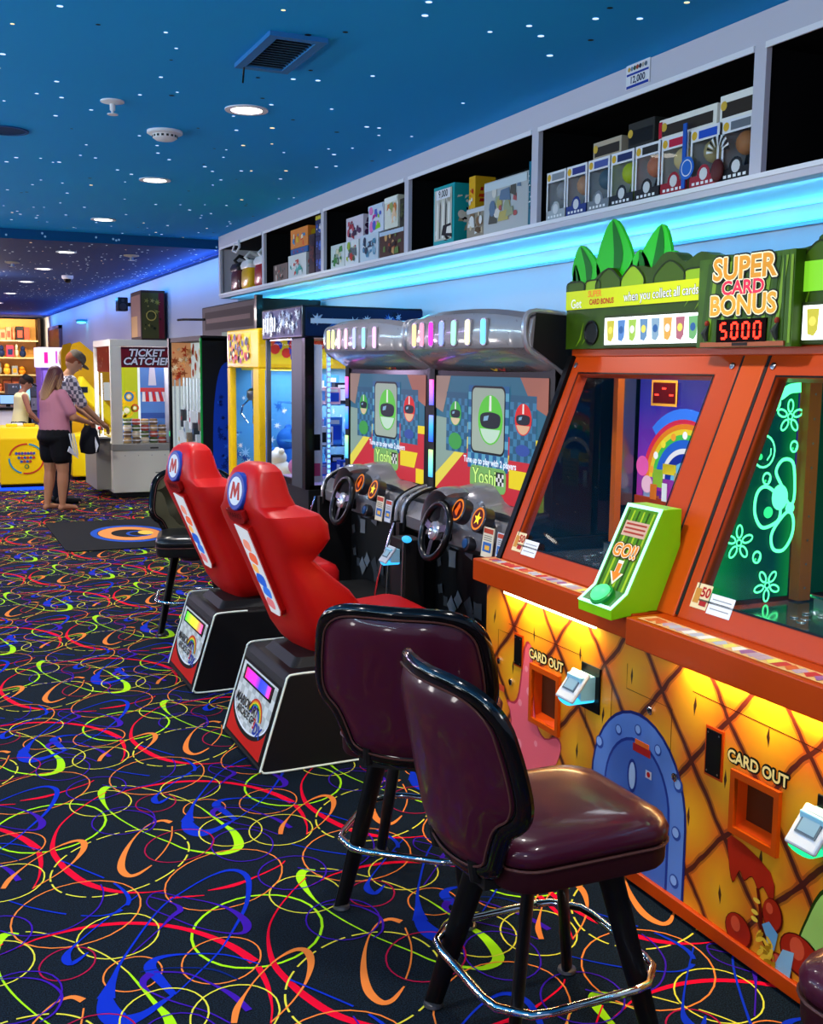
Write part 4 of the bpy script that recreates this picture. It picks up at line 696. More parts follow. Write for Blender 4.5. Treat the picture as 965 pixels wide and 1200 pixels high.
star = [(-3.50, .06), (-3.49, .30), (-3.525, .36), (-3.47, .37), (-3.435, .42), (-3.40, .60), (-3.36, .62), (-3.335, .55), (-3.325, .44), (-3.30, .34), (-3.24, .30), (-3.16, .33), (-3.13, .30), (-3.17, .22), (-3.26, .18), (-3.28, .06)]
a.poly(f, [(x*1.0, z) for x, z in spline(star, 3, True)], .0012, pd); a.poly(f, spline([(x+.004+(.006 if x < -3.35 else -.006), z-.006) for x, z in star], 3, True), .0018, p)
for (x, z, r) in ((-3.38, .52, .012), (-3.36, .44, .016), (-3.42, .38, .014), (-3.30, .26, .012), (-3.42, .22, .02), (-3.34, .34, .01)): a.disc(f, x, z, r, .0024, M('f08890', .4), 10)
a.build('printed_coral', pm)
a = MB(); rr = M('a82410', .35); rd = M('5a0c04', .4)
bl = spline([(-2.25, .34), (-2.09, .30), (-2.08, .22), (-2.115, .25), (-2.135, .235), (-2.16, .26), (-2.19, .235), (-2.21, .255), (-2.235, .21), (-2.255, .27)], 3, True)
a.poly(f, bl, .0014, rd); a.poly(f, [(x*.985-.032, z*.99+.006) for x, z in bl], .002, rr)
for (x, z, r, s) in ((-2.075, .19, .038, 1.25), (-2.20, .085, .055, .9), (-2.04, .06, .045, .9), (-1.97, .13, .075, .75)):
    a.disc(f, x, z, r, .0026, rd, 20, r*s); a.disc(f, x-.002, z+.002, r*.9, .0032, rr, 20, r*s*.9); a.disc(f, x-.012, z+.016, r*.35, .0036, M('d85030', .4), 14, r*.4)
a.stroke(f, spline([(-2.135, .24), (-2.12, .18), (-2.11, .12), (-2.09, .09)], 4), .012, .0028, rd)
r = random.Random(4)
for i in range(26):
    x = -2.13+.05*r.random()+.03*(i/26); z = .125-.09*i/26+r.uniform(-.01, .01); q = r.random()*3
    a.poly(f, [(x+.018*cos(t_+0)*cos(q)-.007*sin(t_)*sin(q), z+.018*cos(t_)*sin(q)+.007*sin(t_)*cos(q)) for t_ in [2*pi*k/8 for k in range(8)]], .004+.00015*i, M('e8b830' if i % 3 else 'a87810', .4))
for (x, z) in ((-2.135, .205), (-2.14, .17), (-2.14, .15)): a.disc(f, x, z, .014, .004, M('e8c040', .4), 10, .007)
a.poly(f, [(-2.10, .06), (-2.06, .10), (-2.05, .15), (-2.085, .17), (-2.11, .15), (-2.09, .12)], .0045, M('68a0c8', .4))
a.poly(f, [(-2.06, .055), (-2.0, .055), (-1.99, .13), (-2.03, .12)], .0048, M('88b0c8', .4))
a.poly(f, spline([(-1.98, .16), (-1.96, .24), (-1.92, .33), (-1.87, .36), (-1.84, .30), (-1.86, .2), (-1.9, .14)], 3, True), .002, M('203808', .4))
a.poly(f, spline([(-1.972, .165), (-1.952, .24), (-1.915, .32), (-1.872, .35), (-1.85, .30), (-1.868, .2), (-1.9, .15)], 3, True), .0026, M('a0c860', .4))
a.build('printed_rocks', pm)
# black bill validators, cabinet doors and locks
for (x, z, h, w) in ((-3.44, .575, .11, .05), (-2.335, .55, .13, .06)):
    a = MB(); a.obox(f, x-w/2-.008, x+w/2+.008, z-h/2-.008, z+h/2+.008, 0, .003, ORG); a.obox(f, x-w/2, x+w/2, z-h/2, z+h/2, .003, .007, BLK)
    for sx in (-1, 1):
        for sz in (-1, 1): a.disc(f, x+sx*w*.38, z+sz*h*.43, .003, .0075, STEEL, 8)
    a.build('speaker_plate', pm)
a = MB()
for P in ([(-3.60, .28), (-3.60, .62), (-3.52, .62)], [(-3.52, .66), (-3.02, .66), (-2.98, .42)], [(-2.76, .70), (-2.76, .62), (-2.53, .62), (-2.53, .06)], [(-2.84, .60), (-2.84, .30)], [(-2.44, .70), (-1.7, .68)]):
    a.stroke(f, P, .0025, .0008, M('3a1206', .5))
a.build('door_seam', pm)
for (x, z) in ((-3.585, .50), (-3.49, .44), (-2.63, .585), (-2.50, .42)):
    a = MB(); g = f.at(x, z); a.lathe(g, [(.013, 0), (.013, .007), (.008, .009)], CHR, 14); a.obox(g, -.002, .002, -.007, .007, .008, .0095, BLK); a.build('lock', pm, smooth=True)
a = MB(); a.obox(f, -2.70, -2.63, .46, .475, .003, .005, M('e86820', .4)); a.rect(f, -2.71, -2.62, .435, .46, .005, M('b02020', .4)); a.rect(f, -2.64, -2.61, .37, .395, .005, M('c8c8cc', .4)); a.disc(f, -2.625, .383, .009, .0056, M('c01818', .4), 10)
a.rect(f, -3.60, -3.54, .385, .41, .003, M('d04828', .4)); a.build('warning_label', pm)
# ledges with light strips
def ledge(ya, yb, x0, x1, z0, z1, nm):
    a = MB(); a.box(x0, x1, ya, yb, z0, z1, ORG); a.build('ledge', pm, bevel=.004)
    a = MB(); g = FU(0, 0, z1+.0015); r = random.Random(int(ya*10))
    a.rect(g, -yb+.03, -ya-.02, x0+.02, x0+.085, 0, M('e8b070', .35))
    n = int((yb-ya)/.035)
    for i in range(n):
        y = -yb+.05+i*.033; c = ['c0a0a8', 'd86030', 'f0e8d8', '98608c', 'e8d860', 'c83838', 'b8b8c0'][r.randrange(7)]
        a.poly(g, [(y, x0+.028+r.random()*.02), (y+.03, x0+.025), (y+.034, x0+.06+r.random()*.02), (y+.004, x0+.078)], .0006+i*.00002, M(c, .35))
    a.build('ledge_print', pm)
ledge(YM+.015, Y1+.01, 1.94, 2.06, .80, .885, 'far'); ledge(Y0, YM-.005, 1.90, 2.06, .80, .885, 'near')
for (ya, yb) in ((2.93, 3.54), (1.86, 2.48)):
    a = MB(); a.box(1.985, 1.995, ya, yb, .775, .795, GL('fff0c0', 8)); a.box(1.975, 1.985, ya, yb, .788, .80, M('c8c8c8', .4)); l_ = a.build('light_strip', pm)
    strip_lamp((1.975, (ya+yb)/2, .778), (.22, 0, -1), yb-ya, .02, 3.2, (1, .74, .28), pm)
# slanted window frames
DX = 2.35-2.035; DZ = 1.67-.885; SL = Vector((DX, 0, DZ)); SLl = SL.length
def SF(x=2.035): return Fr((x, 0, .885), (0, -1, 0), SL)
g = SF()
def frame(ya, yb, il, ir, ib, it):
    P = [(-yb, 0), (-ya, 0), (-ya, SLl), (-yb, SLl)]; Q = [(-yb+il, ib), (-ya-ir, ib), (-ya-ir, SLl-it), (-yb+il, SLl-it)]
    a = MB(); a.ringp(g, P, Q, .0, ORG, depth=.045); fr_ = a.build('window_frame', pm, bevel=.006)
    a = MB(); k = .006; Q2 = [(-yb+il-k, ib-k), (-ya-ir+k, ib-k), (-ya-ir+k, SLl-it+k), (-yb+il-k, SLl-it+k)]; a.ringp(g, Q2, Q, .002, BLK); a.build('gasket', fr_)
    for (x, z) in ((-yb+.025, SLl-.04), (-ya-.03, SLl-.04)):
        a = MB(); h_ = g.at(x, z); a.lathe(h_, [(.011, 0), (.011, .004), (.006, .006)], STEEL, 14); a.build('screw', fr_, smooth=True)
    a = MB(); a.rect(g, -yb+il, -ya-ir, ib, SLl-it, -.012, CLEAR); a.build('window_glass', pm)
frame(2.70, 3.655, .065, .105, .075, .075); frame(1.50, 2.575, .055, .08, .075, .075)
a = MB(); a.obox(g, -2.69, -2.587, 0, SLl, -.03, .002, ORG2); a.build('centre_pillar', pm, bevel=.004)
a = MB(); a.obox(g, -2.70, -2.69, .01, SLl, -.02, -.001, BLKM); a.obox(g, -2.587, -2.575, .01, SLl, -.02, -.001, BLKM); a.build('pillar_gasket', pm)
a = MB(); a.box(2.345, 2.97, Y0, Y1-.02, 1.665, 1.695, ORG); a.build('roof', pm, bevel=.004)
# far side wall: black-edged side with its own window
SY = Fr((0, 3.675, 0), (1, 0, 0), (0, 0, 1))
P = [(2.02, .86), (2.95, .86), (2.95, 1.67), (2.335, 1.67)]; Q = [(2.12, .95), (2.74, .95), (2.74, 1.60), (2.375, 1.60)]
a = MB(); a.ringp(SY, P, Q, .018, BLK, depth=.03); a.build('side_frame', pm)
a = MB(); a.poly(SY, Q, 0, glass('tinted_side_glass', (.12, .2, .24), 1.0)); a.build('side_glass', pm)
a = MB(); a.box(2.50, 2.53, 3.58, 3.61, .905, 1.64, M('c86018', .4)); a.build('inner_post', pm)
a = MB(); a.box(2.90, 2.95, Y0, Y1-.04, .86, 1.665, M('141c20', .5)); a.build('back_wall', pm)
a = MB(); a.box(2.54, 2.60, 3.60, 3.61, 1.08, 1.64, M('7c868c', .2, .8)); a.build('mirror_strip', pm)
# inside station one: lit playfield backdrop with rainbow arc and token counter (generic art)
bd = thing; f2 = FX(2.62, 0, 0)
a = MB(); a.obox(f2, -3.60, -2.72, 1.10, 1.66, -.01, 0, grad_emit('backdrop_print', [(0, 'b82898'), (.35, '8a30c8'), (.7, '3a28b8'), (1, '1c2c90')], 2, 1.08, 1.64, .55))
cx0, cz0 = -3.30, 1.20
for k, (c, r1) in enumerate((('e83050', .36), ('f08820', .33), ('f0d830', .30), ('48c850', .27), ('2868d8', .24), ('f4f4f8', .19), ('1830a0', .16), ('70c0f0', .11))):
    a.poly(f2, [(cx0+.66*r1*1.1*cos(q*pi/24), cz0+.66*r1*sin(q*pi/24)) for q in range(25)], .001+k*.0006, GL(c, .6))
for k in range(9): a.disc(f2, cx0+.20*cos(pi*(k+.5)/9), cz0+.175*sin(pi*(k+.5)/9), .015, .0075, GL(['f0e040', 'f8f8f8', 'f0a030'][k % 3], .7), 12)
P = [(cx0+.285*cos(q*pi/24), cz0+.275*sin(q*pi/24)) for q in range(6, 19)]; Q = [(cx0+.25*cos(q*pi/24), cz0+.235*sin(q*pi/24)) for q in range(6, 19)]
a.poly(f2, P+Q[::-1], .008, GL('3878e8', .7))
a.obox(f2, -3.50, -3.36, 1.49, 1.57, 0, .012, M('580404', .4)); a.ringp(f2, [(-3.51, 1.48), (-3.35, 1.48), (-3.35, 1.58), (-3.51, 1.58)], [(-3.50, 1.49), (-3.36, 1.49), (-3.36, 1.57), (-3.50, 1.57)], .0125, M('e8a030', .4))
for x in (-3.475, -3.43, -3.385): a.rect(f2, x-.012, x+.012, 1.52 if x != -3.43 else 1.545, 1.526 if x != -3.43 else 1.551, .0135, GL('ff3020', 4))
a.text(f2, 'TOKENS', -3.43, 1.606, .045, .003, GL('e86080', .8), .03)
a.disc(f2, -3.555, 1.24, .04, .009, GL('f060b8', .6), 20); a.disc(f2, -3.52, 1.17, .035, .010, GL('f0c0d8', .6), 16)
for k, (x, z, w_, h_, c) in enumerate(((-3.45, 1.20, .06, .07, '98c830'), (-3.38, 1.24, .08, .04, 'f0d020'), (-3.24, 1.25, .07, .04, 'f0c820'), (-3.28, 1.17, .13, .12, 'b0a070'), (-3.47, 1.145, .04, .06, 'e87818'), (-3.40, 1.15, .03, .07, 'f4f4f0'))): a.obox(f2, x-w_/2, x+w_/2, z-h_/2, z+h_/2, .010+.001*k, .012+.001*k, M(c, .5))
for k in range(5): a.rect(f2, -3.33, -3.23, 1.21-.02*k, 1.216-.02*k, .018, M('6a5a38', .5))
a.build('playfield_backdrop', pm)
a = MB(); a.obox(f2, -3.60, -2.72, .905, 1.12, -.01, .01, ORG); a.build('backdrop_sill', pm)
deck = M('8a9490', .12, .85)
a = MB(); a.box(2.12, 2.90, 2.67, 3.62, .87, .905, deck); a.box(2.12, 2.90, Y0, 2.57, .87, .905, deck)
a.build('playfield_deck', pm)
a = MB()
for yb in (2.72, 1.6): a.box(2.45, 2.9, yb, yb+.85, .905, .94, M('b0b8b8', .15, .7)); a.tube([(2.44, yb, .945), (2.44, yb+.85, .945)], .006, CHR, 8)
a.build('pusher_shelf', pm)
rc = random.Random(9)
for (yb, n) in ((2.74, 45), (1.62, 45)):
    a = MB()
    for i in range(n):
        x = rc.uniform(2.2, 2.42); y = yb+rc.uniform(0, .8); a.lathe(Fr((x, y, .905+.003*rc.random()), (1, 0, 0), (0, 1, 0)), [(.013, 0), (.013, .002)], M('d0d4d8', .2, .9), 12)
    o = a.build('tokens', pm); o['kind'] = 'stuff'
# printed card towers inside
for (x, y) in ((2.62, 3.50), (2.50, 2.02)):
    a = MB(); a.box(x, x+.10, y-.06, y+.06, .905, 1.15, M('6aa0d8', .4)); h_ = FX(x-.001, y, 1.03)
    for k, (p_, c) in enumerate((((-.05, .05, -.12, -.05), 'e8a0a8'), ((-.05, .05, -.05, .02), 'e8ecf0'), ((-.05, -.01, .02, .11), 'a8d0f0'), ((0, .05, .03, .06), 'f0d080'), ((0, .05, .07, .10), 'f0a860'), ((-.005, .05, -.02, .01), 'c82828'))): a.rect(h_, *p_, .0005+.0003*k, M(c, .4))
    h_ = FY(x+.05, y-.061, 1.03)
    for k, (p_, c) in enumerate((((-.04, .04, -.12, -.04), 'f0e8e8'), ((-.03, .03, -.02, .04), 'd02828'), ((-.03, .03, .06, .1), 'f0c060'), ((-.02, .02, -.10, -.06), 'e880a0'))): a.rect(h_, *p_, .0005+.0003*k, M(c, .4))
    a.build('card_tower', pm)
# station two: edge-lit green acrylic panel between the stations, posts
NEON = GL('50ff98', 2.2); NEON2 = GL('30e880', 1.3)
PY = FY(0, 2.56, 0)
ETCH = grad_emit('edge_lit_green_acrylic', [(0, '18b860'), (.35, '106850'), (.7, '0c5058'), (1, '20c850')], 0, -.35, 0, 1.0)
sx = lambda z: 2.05+(z-.885)*DX/DZ
a = MB(); a.poly(PY, [(sx(.92)+.02, .92), (2.46, .92), (2.46, 1.60), (sx(1.6)+.02, 1.60)], -.006, glass('green_acrylic', (.12, .42, .30), .6, .05))
a.poly(PY, [(sx(.92)+.02, .92), (2.46, .92), (2.46, 1.60), (sx(1.6)+.02, 1.60)], -.012, ETCH)
a.build('etched_panel', pm)
a = MB()
def flower(cx, cz, r, n=5, mat=NEON, w=.006, ph=.3):
    for k in range(n):
        q = ph+2*pi*k/n; px, pz = cx+r*.62*cos(q), cz+r*.62*sin(q); P = []
        for i in range(12):
            t_ = 2*pi*i/12; lx, lz = r*.36*cos(t_), r*.2*sin(t_); P.append((px+lx*cos(q)-lz*sin(q), pz+lx*sin(q)+lz*cos(q)))
        a.stroke(PY, P, w, .001+.0001*k, mat, True)
    a.ring(PY, cx, cz, r*.13, r*.13+w*.8, .002, mat, 12)
def bub(cx, cz, r, w=.006, asp=1.15):
    a.ring(PY, cx, cz, r-w, r, .001, NEON, 20, asp=asp); a.disc(PY, cx-r*.3, cz-r*.35, r*.22, .0012, NEON2, 10); a.stroke(PY, [(cx+r*.3, cz-r*.6), (cx+r*.6, cz-r*.2), (cx+r*.6, cz+r*.2)], w*.8, .0013, NEON)
flower(2.419, 1.482, .052); flower(2.245, 1.102, .055); flower(2.364, .962, .052, ph=.9)
bub(2.324, 1.377, .045); bub(2.359, 1.524, .022); bub(2.442, 1.39, .017); bub(2.341, 1.294, .018); bub(2.318, 1.053, .018)
def petal(P, w=.011): a.stroke(PY, spline(P, 5, True), w, .0022, NEON, True)
petal([(2.43, 1.215), (2.40, 1.27), (2.375, 1.315), (2.40, 1.35), (2.44, 1.34), (2.452, 1.27), (2.45, 1.22)])
petal([(2.39, 1.235), (2.34, 1.27), (2.305, 1.25), (2.30, 1.19), (2.33, 1.145), (2.38, 1.155), (2.40, 1.18)])
petal([(2.435, 1.19), (2.40, 1.165), (2.37, 1.12), (2.38, 1.075), (2.42, 1.07), (2.45, 1.11), (2.455, 1.16)])
a.disc(PY, 2.395, 1.235, .032, .0026, NEON, 20, .04); a.disc(PY, 2.352, 1.19, .018, .0027, NEON2, 16); a.disc(PY, 2.437, 1.2, .018, .0028, NEON, 16)
wv = spline([(sx(1.58)+.015, 1.575), (2.37, 1.545), (2.41, 1.565), (2.455, 1.57)], 5); a.stroke(PY, wv, .030, .0028, NEON)
for z0_, z1_ in ((1.02, 1.34), (.94, 1.1)):
    a.stroke(PY, spline([(sx(z0_+(z1_-z0_)*k/6)+.03+.02*abs(sin(k*1.3)), z0_+(z1_-z0_)*k/6) for k in range(7)], 4), .018, .0029, NEON)
a.build('etched_pattern', pm)
a = MB(); a.box(2.465, 2.513, 2.53, 2.57, .91, 1.64, M('c8641c', .4))
for k in range(9): a.disc(FY(2.489, 2.5295, .95+.075*k), 0, 0, .004, 0, STEEL, 8)
a.build('inner_post', pm)
a = MB(); a.poly(FY(0, 2.575, 0), [(2.51, .92), (2.9, .92), (2.9, 1.60), (2.51, 1.60)], 0, M('0e5a34', .2)); a.build('side_panel', pm)
# green LEDs that light station two, white LEDs for station one
area('lamp', (2.40, 2.05, 1.655), (0, .1, -1), .1, .8, 4, (.4, 1, .55), parent=pm); area('lamp', (2.5, 3.15, 1.655), (0, 0, -1), .1, .7, 2.2, (.85, .9, 1), parent=pm)
# stickers on the glass frames
for (y, z, lb) in ((3.57, .045, 'a'), (2.50, .045, 'b')):
    a = MB(); x = -y; a.obox(g, x-.035, x+.035, z, z+.075, .001, .002, M('e8d0a0', .4)); a.rect(g, x-.03, x-.005, z+.015, z+.06, .003, M('c88838', .4)); a.text(g, '50', x+.014, z+.05, .04, .003, M('b01010', .4), .03); a.rect(g, x+.0, x+.03, z+.01, z+.025, .003, M('a82020', .4))
    a.obox(g, x+.04, x+.14, z-.005, z+.055, .001, .002, WHT)
    for k in range(3): a.rect(g, x+.05, x+.13, z+.01+.014*k, z+.013+.014*k, .0025, M('909090', .4))
    a.build('sticker', pm)
# marquee with leaves
MX = 2.33; f = FX(MX, 0, 0); DG = M('2e4606', .4, var=.5, vscale=14); DG2 = M('6a8c10', .4, var=.3, vscale=14)
a = MB(); top = [(-3.70, 1.93), (-3.68, 1.955), (-3.62, 1.95), (-3.56, 1.935), (-3.52, 1.95), (-3.46, 1.98), (-3.40, 1.985), (-3.34, 1.945), (-3.28, 1.975), (-3.22, 1.98), (-3.16, 1.97), (-3.10, 2.01), (-3.04, 2.01), (-2.98, 1.975), (-2.90, 2.0), (-2.80, 1.98), (-2.44, 1.97), (-2.38, 2.0), (-2.30, 1.985), (-2.22, 1.96), (-2.1, 1.99), (-1.9, 1.96), (-1.6, 1.96)]
a.prism(f, [(-1.6, 1.695), (-3.70, 1.695)]+spline(top, 4), -.06, 0, DG); a.build('marquee_board', pm)
a = MB(); k = 0
for (x, w_) in ((-3.64, .12), (-3.52, .10), (-3.42, .16), (-3.27, .14), (-3.06, .17), (-2.92, .12), (-2.38, .14), (-2.2, .16), (-2.0, .2)):
    P = spline([(x-w_/2, 1.915), (x-w_*.45, 1.945), (x, 1.985 if w_ > .13 else 1.95), (x+w_*.45, 1.945), (x+w_/2, 1.915)], 4); a.poly(f, P, .0012+k*.0002, M('88b018' if k % 2 else '3c5808', .4)); a.stroke(f, P, .006, .0035, M('1c2c04', .4)); k += 1
a.rect(f, -3.70, -2.86, 1.845, 1.915, .005, M('d0dc08', .4)); a.rect(f, -2.44, -1.6, 1.845, 1.93, .005, GL('88e030', .7))
a.text(f, 'Get', -3.625, 1.865, .048, .0062, M('f4f4e8', .4), .012, rot=.0); a.text(f, 'SUPER', -3.50, 1.898, .032, .0062, M('f09020', .4), .03); a.text(f, 'CARD BONUS', -3.455, 1.868, .028, .0062, M('c02810', .4), .03, sx=.9)
a.text(f, 'when you collect all cards', -3.105, 1.877, .046, .0062, M('10180a', .4), .035, sx=.86, rot=.012); a.text(f, 'when you collect all cards', -3.105, 1.877, .046, .0066, M('f4f4e8', .4), .006, sx=.86, rot=.012)
r = random.Random(2)
for k in range(26):
    x = r.uniform(-3.7, -1.65); z = r.uniform(1.70, 1.83); a.stroke(f, [(x, z, .001), (x+.03, z+.03, .01), (x+.05, z+.09, .001)], .01, .0015, DG2)
a.build('marquee_print', pm)
leaf = M('28b41c', .35, coat=.2); leafd = M('0c6410', .35)
for (x, w_, z1_, lean) in ((-3.655, .07, 2.02, -.02), (-3.585, .10, 2.09, -.055), (-3.41, .12, 2.165, -.02), (-3.26, .07, 2.04, .0), (-3.19, .10, 2.115, .05), (-3.11, .07, 2.02, .04)):
    z0_ = 1.86 if x < -3.64 else 1.93; w_ *= 1.75 if x > -3.64 else 1.0; a = MB(); L_ = spline([(x-w_/2, z0_), (x-w_*.52+lean*.4, z0_+(z1_-z0_)*.45), (x+lean, z1_), (x+w_*.52+lean*.4, z0_+(z1_-z0_)*.45), (x+w_/2, z0_)], 5)
    a.prism(f, L_, -.03, -.018, leaf); a.poly(f, spline([(x, z0_), (x+w_*.28+lean*.4, z0_+(z1_-z0_)*.45), (x+lean, z1_-.004), (x+lean*.4, z0_+(z1_-z0_)*.5)], 5, True), -.0168, leafd)
    a.build('leaf', pm)
for (y0_, y1_) in ((2.86, 3.42), (1.75, 2.425)):
    a = MB(); a.obox(f, -y1_-.008, -y0_+.008, 1.698, 1.815, 0, .008, M('2c3810', .4)); a.obox(f, -y1_, -y0_, 1.708, 1.805, .008, .011, GL('f4faff', 2.0)); lb_ = a.build('card_lightbox', pm)
    a = MB(); n = int((y1_-y0_)/.068)
    for k in range(n):
        x = -y1_+.04+k*.067; c = ['c8c040', '5888c8', 'a0c850', '6890b8', '88a8c0', 'e0a850', 'b06878', '70b070'][k % 8]
        a.poly(f, [(x-.024, 1.795), (x+.024, 1.795), (x+.02, 1.735), (x+.006, 1.718), (x-.018, 1.724)], .0125, GL(c, .8)); a.disc(f, x, 1.76, .014, .0130, GL(['f0e060', '3060a0', 'f0f0f0'][k % 3], .8), 10)
    a.build('card_pictures', lb_)
a = MB(); a.lathe(f.at(-3.52, 1.755), [(.046, .0), (.046, .006), (.04, .007), (.036, .003), (.001, .002)], BLK, 24); a.build('speaker', pm, smooth=True)
# super card bonus sign
a = MB(); f3 = FX(MX-.04, 0, 0)
a.obox(f3, -2.855, -2.435, 1.69, 1.965, -.04, 0, M('36540c', .35, var=.5, vscale=10))
for k in range(14):
    x = -2.84+.03*k; a.poly(f3, [(x, 1.70), (x+.012, 1.70), (x+.05, 1.95), (x+.03, 1.95)] if x < -2.5 else [(x, 1.7), (x+.01, 1.7), (x+.01, 1.95), (x, 1.95)], .0006+.0001*k, M('6c9020' if k % 2 else '2c4808', .35))
sg = a.build('bonus_sign', pm)
a = MB()
for t_, x, z, s_, c, c2 in (('SUPER', -2.645, 1.925, .092, 'd89020', '2a1804'), ('CARD', -2.645, 1.868, .058, 'e02848', '301008'), ('BONUS', -2.645, 1.815, .082, 'e0a028', '2a1804')):
    a.otext(f3, t_, x, z, s_, .003, M('120a04', .3), M(c, .3), .10, .03, sx=1.08 if t_ != 'CARD' else 1.2, mid=M('f8ecc0', .3))
a.build('lettering', sg)
a = MB(); a.obox(f3, -2.755, -2.535, 1.705, 1.775, 0, .006, M('0c0000', .6, spec=.05))
seg = dict(a=(0, 1), b=(1, 1), c=(1, 0), d=(0, -1), e=(-1, 0), f=(-1, 1), g=(0, 0)); RED = GL('ff2010', 7)
def digit(mb, fr, ch, x, z, w_, h_, t_, c, mat):
    on = {'5': 'afgcd', '0': 'abcdef', '1': 'bc', '2': 'abged'}[ch]
    for s_ in on:
        if s_ in 'agd': zz = z+{'a': h_/2, 'g': 0, 'd': -h_/2}[s_]; mb.obox(fr, x-w_/2+t_*.6, x+w_/2-t_*.6, zz-t_/2, zz+t_/2, c, c+.001, mat)
        else:
            xx = x+(w_/2 if s_ in 'bc' else -w_/2); za = z+(h_/4 if s_ in 'bf' else -h_/4); mb.obox(fr, xx-t_/2, xx+t_/2, za-h_/4+t_*.3, za+h_/4-t_*.3, c, c+.001, mat)
for k, ch in enumerate('5000'): digit(a, f3, ch, -2.72+.05*k, 1.74, .026, .046, .007, .0065, RED)
a.build('digit_display', sg)
a = MB(); a.obox(f3, -2.83, -2.46, 1.692, 1.706, 0, .006, M('9a5030', .35)); a.rect(f3, -2.68, -2.61, 1.694, 1.704, .0068, M('201008', .4))
for x in (-2.80, -2.49): a.tube([f3(x, 1.71, .006), f3(x-.008, 1.735, .008), f3(x+.004, 1.76, .006)], [.005, .012, .003], M('303430', .4), 8); a.ell(f3(x, 1.765, .006), (.008, .008, .01), M('8a3020', .4), 8, 6)
a.build('sign_ornament', sg)
# GO button console (lime)
PC = [(1.868, .868), (1.866, .900), (1.925, .945), (2.045, 1.198), (2.115, 1.198), (2.115, .886), (2.01, .886)]
a = MB(); a.prism(FY(0, 2.85, 0), PC, 0, .18, LIME); cs = a.build('go_console', pm, bevel=.003)
ga = Fr((1.866, 2.85, .900), (0, -1, 0), (.059, 0, .045)); gb = Fr((1.925, 2.85, .945), (0, -1, 0), (.12, 0, .253))
La, Lb = math.hypot(.059, .045), math.hypot(.12, .253)
EDGE = GL('a8ffe0', 1.6); k = .012
a = MB(); a.obox(ga, .001, .012, 0, La, 0, .003, EDGE); a.obox(ga, .168, .179, 0, La, 0, .003, EDGE); a.obox(ga, .001, .179, 0, .01, 0, .0032, EDGE)
a.obox(gb, .001, .012, 0, Lb, 0, .003, EDGE); a.obox(gb, .168, .179, 0, Lb, 0, .003, EDGE); a.obox(gb, .001, .179, Lb-.011, Lb, 0, .0032, EDGE); a.build('light_edge', cs)
a = MB(); a.rect(ga, .012, .168, .01, La, .001, M('1c6818', .3)); a.rect(gb, .012, .168, 0, Lb-.011, .001, M('4c7c14', .3, var=.5, vscale=20))
for q in range(6): a.poly(gb, [(.018+.025*q, .0), (.028+.025*q, .0), (.03+.025*q, .26), (.022+.025*q, .26)], .0014, M('a0b820' if q % 2 else '284808', .3))
a.rect(gb, .03, .15, .175, .225, .002, M('c8a088', .4))
for q in range(3): a.rect(gb, .038, .142, .184+.014*q, .190+.014*q, .0025, M('a03828', .4))
a.otext(gb, 'GO!!', .09, .125, .058, .003, M('5a2808', .3), M('e88820', .3), .10, .03, mid=M('f4e8c8', .3))
for (s_, c, cc) in ((1.15, .003, 'f4e8c8'), (.85, .004, 'e88020')): a.poly(gb, [(.09+x*s_, .055+z*s_) for x, z in ((-.012, .035), (.012, .035), (.012, 0), (.03, 0), (0, -.035), (-.03, 0), (-.012, 0))], c, M(cc, .3))
a.build('console_print', cs)
a = MB(); gc = ga.at(.09, .040); a.lathe(gc, [(.040, .0), (.040, .01), (.034, .014)], M('208838', .3), 28); a.build('button_ring', cs, smooth=True)
a = MB(); a.lathe(gc, [(.033, .012), (.032, .022), (.024, .029), (.010, .032), (.001, .0325)], GL('58ff90', 1.1), 28); a.build('push_button', cs, smooth=True)
# card readers on the front panel
def reader(fr, par, col, scale=1., nm='card_reader', glow=1.2, back=True):
    s_ = scale; a = MB()
    if back: a.obox(fr, -.035*s_, .055*s_, -.07*s_, .055*s_, 0, .006, BLK)
    a.loft([[fr(x*s_*w_, z*s_, c*s_) for x, z in ((-.036, -.035), (.036, -.035), (.036, .03), (-.036, .03))] for c, w_ in ((.004, 1), (.05, .95))], M('8cc8e0', .3)); r_ = a.build(nm, par, bevel=.004)
    h_ = Fr(fr(0, .002*s_, .052*s_), fr.u, fr.v-fr.n*.75)
    a = MB(); a.obox(h_, -.04*s_, .04*s_, -.045*s_, .045*s_, -.006*s_, .006*s_, M('d0d8e0', .25, .3)); a.build('reader_head', r_, bevel=.005*s_)
    a = MB(); a.obox(h_, -.027*s_, .027*s_, -.018*s_, .03*s_, .006*s_, .008*s_, M('506070', .2)); a.obox(h_, -.022*s_, .022*s_, -.013*s_, .025*s_, .008*s_, .009*s_, GL('8ab0c8', .6)); a.build('reader_screen', r_)
    a = MB(); a.loft([[fr(x*s_, z*s_, c*s_) for x, z in circ(0, -.035, .036, 14, .012)] for c in (.006, .05, .075)], GL(col, glow)); a.build('reader_light', r_, smooth=True)
    return r_
f = FX(CX, 0, 0)
reader(f.at(-2.97, .575), pm, '38c8ff', 1.25); reader(f.at(-1.90, .51), pm, '20ff90', 1.25)

